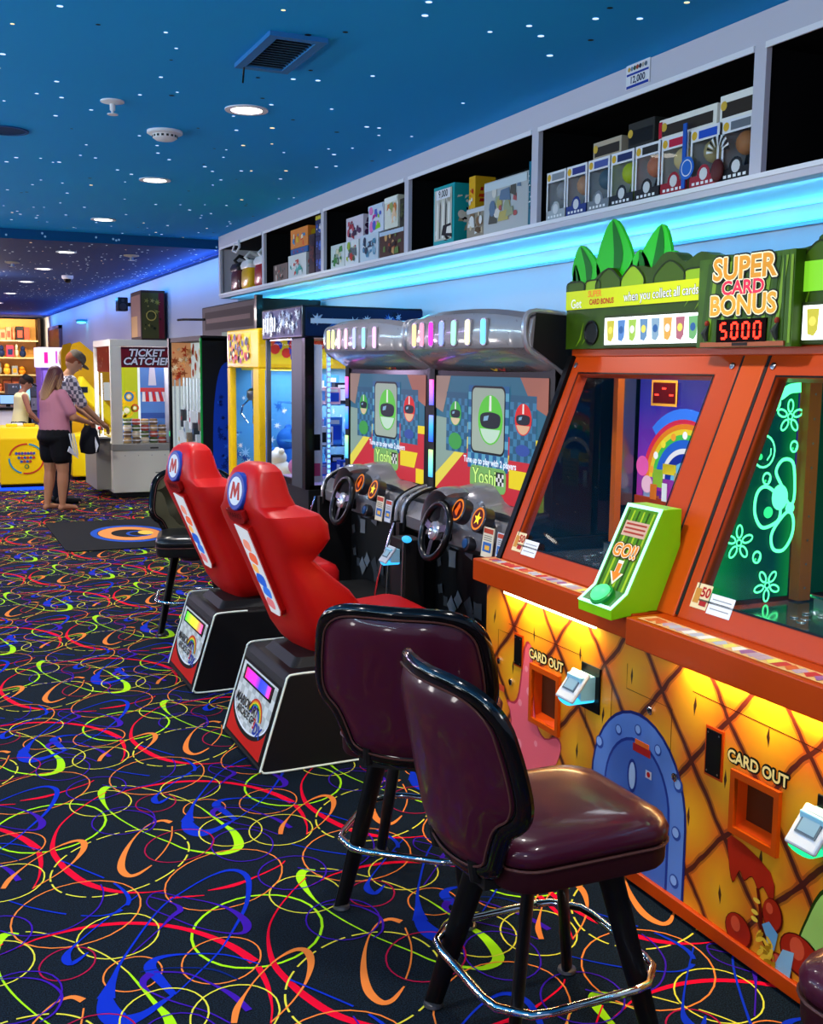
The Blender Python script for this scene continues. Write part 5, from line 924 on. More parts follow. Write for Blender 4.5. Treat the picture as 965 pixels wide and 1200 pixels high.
# ================================================================ RACING MACHINES (two linked units)
RED_ = M('c00c08', .42, coat=.06, spec=.35); REDL = M('b81418', .4, bump=.1, bscale=300); SIL = M('787478', .28, .3, coat=.5); SILD = M('36343a', .3, .4, coat=.5)
SILL = M('b0aeb4', .2, .6, coat=.5); TRIM = M('e8f0e0', .4)
def make_racer(Yc):
    t = thing('racing_arcade_machine', 'racing arcade machine with red bucket seat, the one next to the orange machine', 'arcade machine', (1.9, Yc, 0), 'red seat racing machines')
    A, B = Yc-.58, Yc+.58        # near / far sides
    # ---- seat plinth
    pr = [(1.165, .012), (1.275, .375), (1.30, .40), (1.62, .40), (1.90, .40), (2.32, .40), (2.32, .0), (1.19, .0)]
    a = MB(); a.prism(FY(0, Yc+.285, 0), pr, 0, .57, BLKM); pl = a.build('plinth', t, bevel=.008)
    for y in (Yc-.286, Yc+.286):
        a = MB(); P = spline([(1.95, y, .012), (1.5, y, .010), (1.22, y, .008), (1.175, y, .02), (1.178, y, .05), (1.27, y, .35), (1.285, y, .392), (1.32, y, .402), (1.45, y, .403)], 4)
        a.tube(P, .0045, TRIM, 6); a.build('edge_trim', pl, smooth=True)
    a = MB(); a.loft([rsec(1.33, 1.72, Yc-.2, Yc+.2, .03, .40), rsec(1.36, 1.70, Yc-.17, Yc+.17, .03, .435)], BLKM); a.build('seat_mount', pl)
    # rear decal, leaning plane
    sv = Vector((.11, 0, .363)); g = Fr((1.1655, Yc, .012), (0, -1, 0), sv); H_ = sv.length
    a = MB(); a.obox(g, -.262, .262, .02, H_-.03, .0, .003, BLK)
    a.rect(g, -.245, .245, .03, H_-.042, .0035, M('d4d4ce', .4))
    for i in range(10):
        for j in range(7):
            if (i+j) % 2: a.rect(g, -.245+.049*i, -.245+.049*(i+1), .03+.042*j, .03+.042*(j+1), .0038, M('b4b4ae', .4))
    # red lower band under a dark arc
    arc = [(.245*cos(pi+pi*k/20), .175+.105*sin(pi+pi*k/20)) for k in range(21)]
    a.poly(g, [(-.245, .03)]+arc[0:1]+arc[1:]+[(.245, .03)], .0042, M('c81810', .4))
    arc2 = [(.245*cos(pi+pi*k/20), .152+.118*sin(pi+pi*k/20)) for k in range(21)]
    a.ringp(g, arc+arc[::-1][:0], arc2, .0046, BLK) if False else a.stroke(g, [(x, y+.005) for x, y in arc], .018, .0046, M('101010', .4))
    a.stroke(g, [(x, y+.019) for x, y in arc], .008, .0048, WHT)
    rb = ['d02018', 'e88020', 'e8d020', '30a040', '2060c8', '6838a8']
    for k, c in enumerate(rb): a.stroke(g, [(.06+(.10-.008*k)*cos(pi*q/18), .15+(.085-.007*k)*sin(pi*q/18)) for q in range(1, 17)], .007, .005+.0001*k, M(c, .4))
    a.text(g, 'MARIOKART', -.06, .185, .056, .0062, M('202022', .4), .02, shear=.2); a.text(g, 'ARCADE GP', -.05, .145, .045, .0062, M('202022', .4), .02, shear=.2)
    a.text(g, 'DX', .14, .125, .066, .0062, M('2040a0', .4), .04, shear=.2); a.text(g, '3', .085, .14, .06, .0064, M('c82020', .4), .03)
    a.build('rear_decal', pl)
    return t, pl, g, H_
def finish_racer(t, pl, g, H_, Yc, led, nm):
    A, B = Yc-.58, Yc+.58
    a = MB(); a.obox(g, -.20, .20, H_-.115, H_-.05, .003, .007, BLK); a.build('display_bezel', pl)
    a = MB(); a.obox(g, -.172, .172, H_-.105, H_-.060, .007, .009, led); a.build('led_display', pl)
    # ---- bucket seat (closed shell)
    lv = [(.43, 1.44, 1.60, .12), (.47, 1.40, 1.64, .17), (.53, 1.365, 1.65, .205), (.61, 1.335, 1.65, .225), (.70, 1.295, 1.575, .225), (.78, 1.262, 1.47, .218), (.84, 1.236, 1.40, .216),
          (.885, 1.218, 1.44, .235), (.93, 1.200, 1.465, .258), (.99, 1.172, 1.455, .262), (1.03, 1.155, 1.42, .25), (1.065, 1.142, 1.345, .17), (1.11, 1.142, 1.325, .15), (1.16, 1.152, 1.312, .14), (1.20, 1.172, 1.30, .12), (1.222, 1.195, 1.285, .085), (1.23, 1.21, 1.27, .06)]
    a = MB(); R = []
    for z, xr, xf, w in lv:
        n = 28; P = []
        for i in range(n):
            q = 2*pi*i/n; cx, cw = (xr+xf)/2, (xf-xr)/2; e = .42
            X = cx+cw*math.copysign(abs(cos(q))**e, cos(q)); Y = Yc+w*math.copysign(abs(sin(q))**e, sin(q))
            if .47 < z < 1.03 and cos(q) > 0: X -= cw*.9*max(0, 1-(abs(Y-Yc)/(w*.78))**4)*min(1, (z-.47)*8)*min(1, (1.03-z)*10)
            P.append((X, Y, z))
        R.append(P)
    a.loft(R, RED_); st = a.build('seat_shell', t, smooth=True, angle=28)
    a = MB(); R = []
    for z, i in ((.455, .02), (.465, 0), (.53, 0), (.562, .015), (.575, .05)): R.append(rsec(1.56+i, 1.98-i, Yc-.215+i, Yc+.215-i, .05, z+.0))
    R = [[(x, y, z+(.02 if x > 1.85 else 0)) for x, y, z in r_] for r_ in R]
    a.loft(R, REDL); a.build('seat_cushion', t, smooth=True, angle=60)
    a = MB(); a.box(1.62, 1.93, Yc-.17, Yc+.17, .40, .458, BLK); a.build('seat_base', t, bevel=.006)
    # emblem on the headrest back
    h = Fr((1.141, Yc-.006, 1.118), (0, -1, 0), (.13, 0, .99))
    a = MB(); a.lathe(h, [(.078, -.02), (.078, .002), (.074, .006)], M('1c3c9c', .35), 32); a.disc(h, 0, 0, .058, .0066, WHT, 28); a.poly(h, [(-.042, -.034), (-.030, .036), (-.014, .036), (0, .006), (.014, .036), (.030, .036), (.042, -.034), (.024, -.034), (.019, .006), (.004, -.026), (-.004, -.026), (-.019, .006), (-.024, -.034)], .0072, M('c01414', .4)); a.build('headrest_emblem', st)
    piv = Vector((-.48, 0, 0)); st.rotation_euler = (0, 0, radians(11)); st.location = piv-Matrix.Rotation(radians(11), 3, 'Z') @ piv
    # spine light panel
    v = Vector((1.335-1.165, 0, .61-1.01))*-1; L_ = v.length; h = Fr((1.325, Yc, .60), (0, -1, 0), v)
    a = MB(); P = [(-.035, 0), (.03, -.01), (.048, .015), (.052, L_-.04), (-.045, L_-.02)]
    a.prism(h, [(x*1.25, y*1.03) for x, y in P], -.02, .008, RED_); a.prism(h, P, .008, .012, GL('f4f8ff', .45)); s_ = a.build('spine_light', st)
    a = MB()
    for (x, y, w_, h_, c) in ((.0, .32, .06, .05, 'e8907c'), (.01, .26, .07, .05, 'e86848'), (-.01, .21, .05, .04, 'f0b060'), (0, .155, .08, .06, '2860d0'), (.01, .10, .07, .05, '3878e0'), (0, .045, .07, .05, 'd87880')):
        a.poly(h, spline([(x-w_/2, y), (x-w_*.2, y+h_*.6), (x+w_*.45, y+h_*.4), (x+w_*.3, y-h_*.5), (x-w_*.3, y-h_*.3)], 3, True), .013, GL(c, .7))
    a.build('panel_art', s_)
    a = MB(); h2 = h.at(0, L_+.012); a.prism(h2, [(.07*cos(pi+pi*k/12), .0+.05*sin(pi+pi*k/12)*.5) for k in range(13)]+[(.07, .035), (-.07, .035)], -.01, .011, M('8c1010', .4))
    a.text(h2, 'MARIO', 0, .012, .034, .0118, M('300808', .5), .0); a.build('spine_badge', st)
    # ---- cabinet body
    a = MB(); a.box(2.32, 2.95, A+.01, B-.01, .0, 1.66, BLKM); a.box(2.12, 2.32, A+.01, A+.05, 0, .86, BLKM); a.box(2.12, 2.32, B-.05, B-.01, 0, .86, BLKM)
    a.build('cabinet', t)
    a = MB(); a.box(1.95, 2.32, A+.02, B-.02, .0, .05, BLKM); a.build('footwell_floor', t)
    a = MB(); a.box(2.05, 2.32, A+.05, B-.05, .05, .085, DKG); a.build('foot_plate', t)
    a = MB()
    for y_, w_ in ((Yc-.10, .05), (Yc+.08, .045)):
        a = MB(); a.obox(Fr((2.2, y_, .10), (0, -1, 0), (.5, 0, .8)), -w_, w_, 0, .13, 0, .012, STEEL); a.build('pedal', t, bevel=.003)
    fw = FX(2.315, 0, 0); a = MB(); r = random.Random(5)
    for k in range(12):
        y = -(Yc+r.uniform(.05, .5)); z = .42+r.uniform(0, .38); q = r.random()*3; s_ = r.uniform(.03, .06)
        a.poly(fw, [(y+s_*cos(q+w2)*m_, z+s_*sin(q+w2)*m_) for w2, m_ in ((0, 1), (.9, .6), (1.6, 1), (3.1, .9), (3.9, .6), (4.7, 1))], .0015+.0003*k, M('4a4c50' if k % 3 else '85888c', .5))
    a.build('footwell_print', t)
    a = MB(); a.tube(spline([(2.1, B-.03, .86), (2.02, B-.03, .6), (1.99, B-.03, .35), (2.05, B-.03, .16), (2.2, B-.03, .1)], 5), .006, CHR, 6); a.tube(spline([(2.1, A+.0, .80), (2.08, A+.0, .5), (2.08, A+.0, .1)], 4), .004, STEEL, 6); a.build('side_rail', t, smooth=True)
    # ---- dashboard: silver shell
    f = FX(0, 0, 0)
    def S_(x, s, z): return (x, Yc-s, z)
    a = MB(); sec = []
    N_ = 25
    for i in range(N_):
        s = -.57+1.14*i/(N_-1)
        hump = math.exp(-((s-.0)/.17)**4); topz = .985+.105*hump+.03*math.exp(-((s-.33)/.2)**2)
        fx = 2.135+.02*(1-hump)+.01*s; bz = .80+.02*abs(s)
        edge = 1 if abs(s) < .55 else .9
        sec.append([S_(2.34, s, bz), S_(fx+.06, s, bz), S_(fx+.0, s, bz+.035), S_(fx-.005, s, bz+.09), S_(fx+.03*(1-hump)+.0, s, .93), S_(fx+.05-.05*hump, s, .965+.05*hump), S_(fx+.09-.06*hump, s, topz-.03), S_(2.21, s, topz*edge+(1-edge)*.95), S_(2.34, s, topz+.02)])
    a.loft(sec, SIL); a.build('dashboard', t, smooth=True, angle=50)
    a = MB(); hs = spline([S_(0, .19*cos(q), .90+.185*sin(q)) for q in [pi*.36+pi*.68*k/10 for k in range(11)]], 3)
    a.loft([[(x_, Yc+(y_-Yc)*m_, .90+(z_-.90)*m_) for x_, m_ in ((2.085, 1.0), (2.075, .97), (2.085, .93), (2.17, .92), (2.2, 1.0), (2.17, 1.06), (2.11, 1.045))] for _, y_, z_ in hs], SIL); a.build('wheel_hood', t, smooth=True, angle=60)
    for sg in (-1, 1):
        a = MB()
        for k in range(2): a.tube(spline([S_(2.33, sg*(.515+.03*k), 1.03), S_(2.24, sg*(.515+.03*k), 1.01), S_(2.155, sg*(.515+.03*k), .95), S_(2.14, sg*(.515+.03*k), .82)], 4), .009, SILL if k else BLK, 8)
        a.build('dashboard_rib', t, smooth=True)
    # steering wheel
    wc = Vector(S_(2.062, 0, .90)); h = Fr(wc, (0, -1, 0), (.28, 0, .96)); R_ = .125
    a = MB(); a.tube([h(R_*cos(2*pi*k/32), R_*sin(2*pi*k/32)) for k in range(32)], .0165, M('0c0c0e', .3, coat=.4), 10, closed=True); w = a.build('steering_wheel', t, smooth=True)
    a = MB()
    for q in (pi*.08, pi*.92, pi*1.5): a.loft([[h(r_*cos(q)-s_*sin(q), r_*sin(q)+s_*cos(q), c_) for s_, c_ in ((-.016, -.006), (.016, -.006), (.016, .006), (-.016, .006))] for r_ in (.03, .075, R_)], BLK)
    a.build('spoke', w)
    a = MB(); a.lathe(h, [(.04, -.02), (.046, .004), (.04, .014), (.022, .02), (.018, .016)], SILL, 24); a.lathe(h, [(.012, .016), (.012, .024), (.004, .027)], M('d8d8dc', .1, 1), 12); a.build('hub', w, smooth=True)
    a = MB(); a.tube([h(0, 0, -.02), h(0, 0, -.10)], .03, BLK, 14); a.build('steering_column', w, smooth=True)
    # gauges and stickers
    for (s, z, star) in ((.09, 1.0, 0), (.28, .985, 1)):
        h = Fr(S_(2.135, s, z), (0, -1, 0), (.35, 0, .94)); a = MB(); q_ = .05
        a.lathe(h, [(q_+.008, -.04), (q_+.008, .004), (q_, .008)], SILD, 24); a.disc(h, 0, 0, q_, .0085, GL('e88020', .8), 24); a.disc(h, 0, 0, q_*.82, .009, M('5a0c08', .3), 24)
        if star: a.poly(h, [(q_*(.62 if k % 2 == 0 else .26)*sin(pi*k/5), q_*(.62 if k % 2 == 0 else .26)*cos(pi*k/5)) for k in range(10)], .0095, GL('f8d028', 1.1))
        else: a.poly(h, [(q_*r_*sin(q), q_*r_*cos(q)) for q, r_ in ((0, .7), (.9, .5), (1.8, .25), (2.8, .6), (3.6, .45), (4.4, .5), (5.4, .3))], .0095, GL('e86018', .8))
        a.build('item_button', t, smooth=True)
    h = Fr(S_(2.125, .19, .868), (0, -1, 0), (.2, 0, .97)); a = MB(); a.lathe(h, [(.032, -.03), (.032, .006), (.026, .009)], SILD, 20); a.lathe(h, [(.022, .006), (.022, .014), (.001, .016)], M('204878', .2, coat=.6), 20); a.build('start_button', t, smooth=True)
    for (s, w_, hh, c) in ((.375, .09, .125, 'e0d4b8'), (.49, .075, .11, 'c8ccd4')):
        h = Fr(S_(2.128, s, .90), (0, -1, 0), (.12, 0, .99)); a = MB(); a.obox(h, -w_/2, w_/2, -hh/2, hh/2, 0, .004, M(c, .4)); a.rect(h, -w_*.45, w_*.45, hh*.3, hh*.46, .0045, M('b84028', .4)); a.rect(h, -w_*.4, w_*.4, -hh*.32, 0, .0045, M('2c68b0', .4)); a.rect(h, -w_*.2, w_*.25, -hh*.25, -hh*.1, .005, M('e8b040', .4))
        for k in range(3): a.rect(h, -w_*.38, w_*.38, hh*(.06+.07*k), hh*(.09+.07*k), .0048, M('807868', .4))
        a.build('instruction_sticker', t)
    # ---- screen
    sx0 = 2.31; f = FX(sx0, Yc, 1.305)
    a = MB(); a.obox(f, -.57, .57, -.34, .31, -.03, .0, BLK); sb = a.build('screen_bezel', t)
    W, Hh = .515, .275
    E = lambda c, e=.75: GL(c, e*.9)
    a = MB(); a.rect(f, -W, W, -Hh, Hh, .002, E('2c6c88', .6)); sc = a.build('screen', t)
    a = MB()
    a.poly(f, [(-W, .08), (-W, -Hh), (-W*.5, -Hh*.1), (-.1, .06)], .0025, E('98b4a8', .5))
    a.poly(f, [(-W, -Hh), (W, -Hh), (W, .02), (.05, .02), (-.18, -.02)], .003, E('c82c38', .7))
    a.poly(f, [(-W, -Hh), (-W, -.20), (-.12, .03), (-.04, .03)], .0034, E('e8d850', .7))
    for P in ([(-.08, -Hh), (.06, -Hh), (.02, -.20), (-.09, -.20)], [(.0, -.12), (.2, -.12), (.22, -.06), (.04, -.06)], [(.22, -.20), (.40, -.20), (.44, -.12), (.22, -.12)], [(.34, -.02), (.52, -.02), (.52, .02), (.35, .02)], [(.42, -Hh), (W, -Hh), (W, -.2), (.42, -.2)]): a.poly(f, P, .0036, E('e8d020', .75))
    a.poly(f, [(-.36, Hh), (-.52, Hh), (-.52, .12), (-.44, .1)], .0036, E('b09080', .5)); a.poly(f, [(.30, Hh), (.53, Hh), (.53, .12), (.40, .16)], .0036, E('b8705c', .5))
    def chk(x0, x1, y0, y1, c1, c2, z_, n=8):
        a.rect(f, x0, x1, y0, y1, z_, E(c1, .7)); k = (x1-x0)/n; m_ = int((y1-y0)/k)
        for i in range(n):
            for j in range(m_):
                if (i+j) % 2: a.rect(f, x0+i*k, x0+(i+1)*k, y0+j*k, y0+(j+1)*k, z_+.0003, E(c2, .7))
    chk(-.40, -.18, -.08, .2, '245878', '3878a0', .004, 7); chk(.22, .44, -.08, .2, '245878', '3878a0', .0041, 7); chk(-.17, .21, -.14, .235, '1c5c90', '58a0c0', .0045, 11)
    a.poly(f, rrect(-.13, .17, -.06, .225, .03), .0052, E('a8b8a8', .6)); a.ringp(f, rrect(-.14, .18, -.07, .235, .035), rrect(-.13, .17, -.06, .225, .03), .0055, E('101820', .5))
    # generic racing helmets instead of characters
    def helm(cx, cz, r_, c, c2, z_):
        a.poly(f, circ(cx, cz, r_, 26, r_*.96), z_, E(c, .8)); a.poly(f, [(cx+r_*.88*cos(q), cz+r_*.9*sin(q)) for q in [pi*1.13+pi*.74*k/14 for k in range(15)]], z_+.0003, E(c2, .6))
        a.poly(f, spline([(cx-r_*.78, cz+r_*.18), (cx, cz+r_*.30), (cx+r_*.78, cz+r_*.18), (cx+r_*.70, cz-r_*.24), (cx, cz-r_*.34), (cx-r_*.70, cz-r_*.24)], 4, True), z_+.0006, E('14202c', .6))
        a.poly(f, [(cx-r_*.5, cz+r_*.12), (cx-r_*.1, cz+r_*.18), (cx-r_*.2, cz-r_*.02), (cx-r_*.55, cz-r_*.06)], z_+.0008, E('88b8d8', .6)); a.poly(f, [(cx-r_*.1, cz+r_*.34), (cx+r_*.1, cz+r_*.34), (cx+r_*.08, cz+r_*.93), (cx-r_*.08, cz+r_*.93)], z_+.0008, E('f0f0e8', .7))
    helm(.045, .085, .115, '58c038', 'c8e8d0', .006); helm(-.30, .10, .06, '38a040', 'e0c8a0', .006); helm(.335, .10, .07, 'd02018', 'e8b890', .006)
    a.poly(f, circ(-.30, -.03, .07, 16, .04), .0062, E('3c9c48', .7)); a.poly(f, circ(.335, -.03, .06, 16, .025), .0062, E('3050a0', .7))
    a.text(f, 'Tune up to play with 2 players', .04, -.105, .040, .0068, E('e0e8f8', .9), .025, sx=1.0)
    a.poly(f, rrect(-.14, .20, -.235, -.125, .03), .0064, E('78b060', .7)); chk(.11, .18, -.2, -.14, '102018', 'e0e0e0', .0066, 4)
    a.text(f, 'Yoshi', 0, -.175, .10, .0072, E('284820', .5), .04); a.text(f, 'Yoshi', 0, -.175, .10, .0078, E('c8f080', .9), .01)
    a.build('screen_picture', sc)
    # ---- canopy
    a = MB(); R = []; N_ = 21
    for i in range(N_):
        s = -.576+1.152*i/(N_-1); q = s/.576; xb = 2.17-.07*(1-q*q)+(.03 if abs(q) > .93 else 0); zt = 1.83+.035*(1-abs(q)**3)
        R.append([S_(2.92, s, 1.655), S_(2.34, s, 1.59), S_(xb+.05, s, 1.665), S_(xb-.005, s, 1.70), S_(xb-.012, s, 1.74), S_(xb, s, zt-.02), S_(xb+.04, s, zt), S_(2.45, s, zt-.03), S_(2.92, s, 1.76)])
    a.loft(R, SIL); cn = a.build('canopy', t, smooth=True, angle=32)
    for sg in (-1, 1):
        a = MB(); s = sg*.562
        a.tube(spline([S_(2.45, s, 1.82), S_(2.22, s, 1.84), S_(2.17, s, 1.80), S_(2.185, s, 1.70), S_(2.27, s, 1.655), S_(2.42, s, 1.60)], 4), .013, SILL, 8)
        a.build('canopy_end', cn, smooth=True)
    P = [(2.20, 1.70), (2.21, 1.835), (2.45, 1.82), (2.93, 1.76), (2.93, 1.62), (2.36, 1.60)]
    for y_ in (Yc-.577, Yc+.580): a = MB(); a.prism(FY(0, y_, 0), P, 0, .003, BLKM); a.build('canopy_side', cn)
    cl = ['f0c080', 'e88098', 'e020c0', '7890f0', '88e8b0', 'f0f0a8', '60c8ff'] if nm else ['e8e070', 'd8e888', 'f0a8b8', 'e8a8c0', '90a0f0', '78d0f0', 'f0a0e0']
    for k in range(7):
        s = -.36+.115*k; q = s/.585; xb = 2.17-.07*(1-q*q)-.014
        h = Fr(S_(xb+.002, s, 1.765), (0, -1, 0), (0, 0, 1)); P = rrect(-.019, .019, -.05, .052, .014, 3)
        a = MB(); a.prism(h, [(x*1.35, y*1.1) for x, y in P], -.01, .001, SILL); a.prism(h, P, .001, .004, GL(cl[k], 1.6)); a.build('canopy_light', cn)
    a = MB(); a.stroke(Fr(S_(2.235, 0, 1.648), (0, -1, 0), (.13, 0, -.09)), spline([(-.46, .0), (-.3, -.03), (.3, -.03), (.46, 0), (.3, .05), (-.3, .05)], 4, True), .012, .0, SILD); a.build('canopy_groove', cn)
    a = MB(); h = Fr(S_(2.24, .0, 1.645), (0, -1, 0), (.13, 0, -.09)); a.ring(h, .12, .03, .022, .034, -.004, M('e0b020', .4)); a.ring(h, .19, .03, .022, .034, -.004, M('b02020', .4)); a.build('canopy_emblem', cn)
    # led column between screens
    a = MB(); h = FX(2.30, Yc-(-.585) if False else Yc+.585, 0); a.obox(h, .003, .06, 1.0, 1.62, -.03, .0, BLKM); lc = a.build('led_column', t)
    for k, (z0_, z1_) in enumerate(((1.435, 1.56), (1.255, 1.385), (1.08, 1.215))):
        a = MB(); a.obox(h, .012, .051, z0_, z1_, 0, .006, LEDM[k]); a.build('led_segment', lc)
    return t
LEDM = [grad_emit('led_a', [(0, '4060ff'), (.5, 'b060ff'), (1, 'ff50b0')], 2, 1.43, 1.56, 1.6), grad_emit('led_b', [(0, '2040ff'), (.6, '30a0ff'), (1, '8090ff')], 2, 1.25, 1.385, 1.6), grad_emit('led_c', [(0, '40a0f0'), (.6, '80e8c0'), (1, 'c0ff90')], 2, 1.08, 1.215, 1.6)]
t, pl, g, H_ = make_racer(4.31)
finish_racer(t, pl, g, H_, 4.31, grad_emit('led_matrix_pink', [(0, 'ff2080'), (.35, 'd020e0'), (.6, '2030ff'), (.85, '3040ff'), (1, 'ff30a0')], 1, .172, -.172, 1.8), 1)
racer1 = t
t, pl, g, H_ = make_racer(5.48)
finish_racer(t, pl, g, H_, 5.48, grad_emit('led_matrix_lime', [(0, '40ff30'), (.5, 'd0ff20'), (.8, 'ff8040'), (1, 'ff50a0')], 1, .172, -.172, 1.8), 0)
t['label'] = 'racing arcade machine with red bucket seat, the farther one beside the glass prize cabinet'
# card reader post between the racing machines
t = racer1
a = MB(); a.box(2.0, 2.10, 4.50, 4.66, 0, .83, BLKM); a.build('reader_post', t, bevel=.004)
reader(FX(2.0, 4.58, .755), t, '38b8ff', 1.0, back=False)
a = MB(); a.tube(spline([(1.998, 4.52, .0), (1.99, 4.515, .4), (1.998, 4.51, .82)], 4), .005, STEEL, 6); a.build('conduit', t, smooth=True)
a = MB(); a.ell((2.0, 4.48, .84), (.02, .035, .016), GL('30a8f0', 1.2)); a.build('indicator_light', t, smooth=True)

# ================================================================ THIRD STOOL (black) and the corner of another one
blk_l = M('141618', .3, coat=.3, bump=.1, bscale=300); olive = M('4c4632', .65, bump=.3, bscale=120)
s3 = make_stool((1.50, 6.60, 0), radians(-104), blk_l, blk_l, 'black bar stool with olive patterned back, beyond the red seats')
for ch in s3.children:
    if ch.name.startswith('backrest') and len(ch.data.materials) and 'rim' not in ch.name and 'piping' not in ch.name: ch.data.materials.clear(); ch.data.materials.append(olive)
dup(s0, (1.60, 1.18, 0), radians(185), 'maroon bar stool cut off at the bottom right corner')
# ================================================================ GLASS PRIZE CABINET (blue interior)
XF = 2.15
t = thing('prize_machine', 'tall glass prize machine with dark blue splashed header and grey corner post', 'arcade machine', (2.55, 6.8, 0))
ya, yb = 6.36, 7.19
a = MB(); a.box(XF+.02, 2.93, ya, yb, .04, .86, BLKM); a.box(XF+.06, 2.9, ya+.03, yb-.03, 0, .04, BLKM); a.build('base', t, bevel=.006)
a = MB(); a.box(XF-.02, 2.93, ya-.01, yb+.01, 1.79, 1.985, M('080a14', .35, coat=.3)); hd = a.build('header', t, bevel=.008)
def splash(a, f, w_, h_, n, seed, cols_):
    r = random.Random(seed)
    for i in range(n):
        x = r.uniform(-w_/2, w_/2); z = r.uniform(-h_*.4, h_*.4); s_ = r.uniform(.012, .05); P = []
        k = r.randint(5, 9)
        for j in range(2*k):
            q = pi*j/k; m_ = s_*(1 if j % 2 == 0 else .35)*r.uniform(.7, 1.1); P.append((max(-w_/2, min(w_/2, x+m_*cos(q))), max(-h_/2, min(h_/2, z+m_*sin(q)))))
        a.poly(f, P, .001+.0002*i, M(cols_[i % len(cols_)], .4))
a = MB(); f = FX(XF-.021, (ya+yb)/2, 1.887); a.rect(f, -.40, .40, -.085, .085, .0008, M('122858', .4)); splash(a, f, .8, .17, 60, 3, ['c8d4e4', '8ea4c4', '0c1a3c', 'e4ecf4'])
for k in range(6): a.rect(f, -.36+.05*k, -.33+.05*k, -.05, .04, .012+.0002*k, M('dfe6f0', .4))
f = FY(2.54, ya-.011, 1.887); a.rect(f, -.39, .39, -.085, .085, .0008, M('0c1c44', .4)); splash(a, f, .76, .15, 18, 6, ['90a8c8', '2858a8', 'b8c8dc', '0a1630']); a.rect(f, -.36, .3, -.01, .02, .008, M('b8c8dc', .4))
a.build('header_print', hd)
GREY = M('484a50', .4, .3)
a = MB(); a.box(XF, XF+.05, ya+.06, ya+.27, .86, 1.79, GREY); a.build('corner_post', t, bevel=.004)
a = MB(); a.box(XF, XF+.06, ya, ya+.06, .86, 1.79, BLK); a.build('corner_post', t, bevel=.003)
a = MB(); a.box(XF, XF+.03, yb-.03, yb, .86, 1.79, GREY); a.build('corner_post', t, bevel=.003)
a = MB(); a.box(2.88, 2.93, ya, ya+.04, .86, 1.79, BLK); a.build('corner_post', t, bevel=.003)
a = MB(); a.box(XF+.01, XF+.03, ya+.27, yb-.03, .86, .90, BLK); a.box(XF+.03, 2.9, ya, ya+.02, .86, .885, BLK); a.build('window_rail', t)
a = MB(); a.rect(FX(XF+.012, 0, 0), -yb+.03, -ya-.27, .90, 1.79, 0, CLEAR); a.rect(FY(0, ya+.01, 0), XF+.06, 2.88, .885, 1.79, 0, CLEAR); a.build('window_glass', t)
a = MB(); a.box(2.88, 2.90, ya+.03, yb-.03, .87, 1.79, M('2464d0', .3)); a.rect(FY(0, yb-.02, 0), XF+.05, 2.88, .87, 1.79, 0, CLEAR); a.build('back_panel', t)
a = MB(); a.box(XF+.04, 2.88, ya+.03, yb-.03, .86, .88, M('e8b8cc', .4)); a.build('prize_deck', t)
for (x, y) in ((2.34, ya+.10), (2.62, ya+.10), (2.84, ya+.12), (2.84, yb-.10)):
    a = MB(); a.box(x-.012, x+.012, y, y+.012, .9, 1.76, M('d8e4f8', .3))
    for k in range(26): a.box(x-.008, x+.008, y-.002, y, .92+.032*k, .937+.032*k, GL('60a8ff', 3))
    a.build('led_bar', t)
area('lamp', (2.5, (ya+yb)/2, 1.77), (0, 0, -1), .5, .6, 9, (.75, .85, 1), parent=t)
r = random.Random(12)
GP = 'packaged prizes inside the glass prize machine'
cl_ = [('2850c8', 'blue'), ('e8ecf8', 'white'), ('f0b8d0', 'pale pink'), ('4890e8', 'light blue'), ('202838', 'black')]
for row, z in enumerate((.881, 1.12, 1.38)):
    if row: 
        a = MB(); a.box(2.22, 2.86, ya+.16, yb-.05, z-.008, z, glass('shelf_glass', (.7, .85, 1), 1)); a.build('glass_shelf', t)
    for k in range(6):
        c, nm = cl_[(k*2+row) % 5]; y = ya+.22+.10*k; x = (2.25 if row else 2.45)+.10*(k % 2)+.05*row
        nth = ('', 'second ')[0]
        h_ = r.uniform(.09, .19)
        o = MB(); f = FX(x, y, z+h_/2); o.box(x, x+.10, y-.035, y+.035, z, z+h_, M(c, .35)); o.rect(f, -.028, .028, -h_*.3, h_*.3, .001, M(cl_[(k+row+1) % 5][0], .35)); f = FY(x+.05, y-.0355, z+h_/2); o.rect(f, -.04, .04, -h_*.35, h_*.2, .001, M(cl_[(k+row+3) % 5][0], .35)); o.rect(f, -.03, .03, h_*.25, h_*.4, .001, WHT)
        one('prize_pack', o, '%s prize pack standing on the %s level inside the glass prize machine' % (nm, ('lowest', 'middle', 'upper')[row]), 'prize', (x+.05, y, z), GP+', '+('lowest', 'middle', 'upper')[row]+' level, '+nm)
a = MB(); a.ell((2.30, ya+.45, .955), (.10, .20, .075), M('e880a8', .7)); one('plush_toy', a, 'pink plush toy lying on the deck of the glass prize machine', 'plush toy', (2.30, ya+.45, .88), smooth=True)
# white printed strip near the post
a = MB(); a.box(2.27, 2.275, ya+.04, ya+.05, .9, 1.75, M('dfe4f0', .4)); f = FY(2.24, ya+.035, 1.2); a.rect(f, -.025, .025, -.3, .55, 0, M('cfd6e6', .4)); a.rect(f, -.02, .02, -.1, 0, .001, BLK); a.rect(f, -.02, .02, -.26, -.18, .001, M('c04878', .4)); a.build('printed_strip', t)

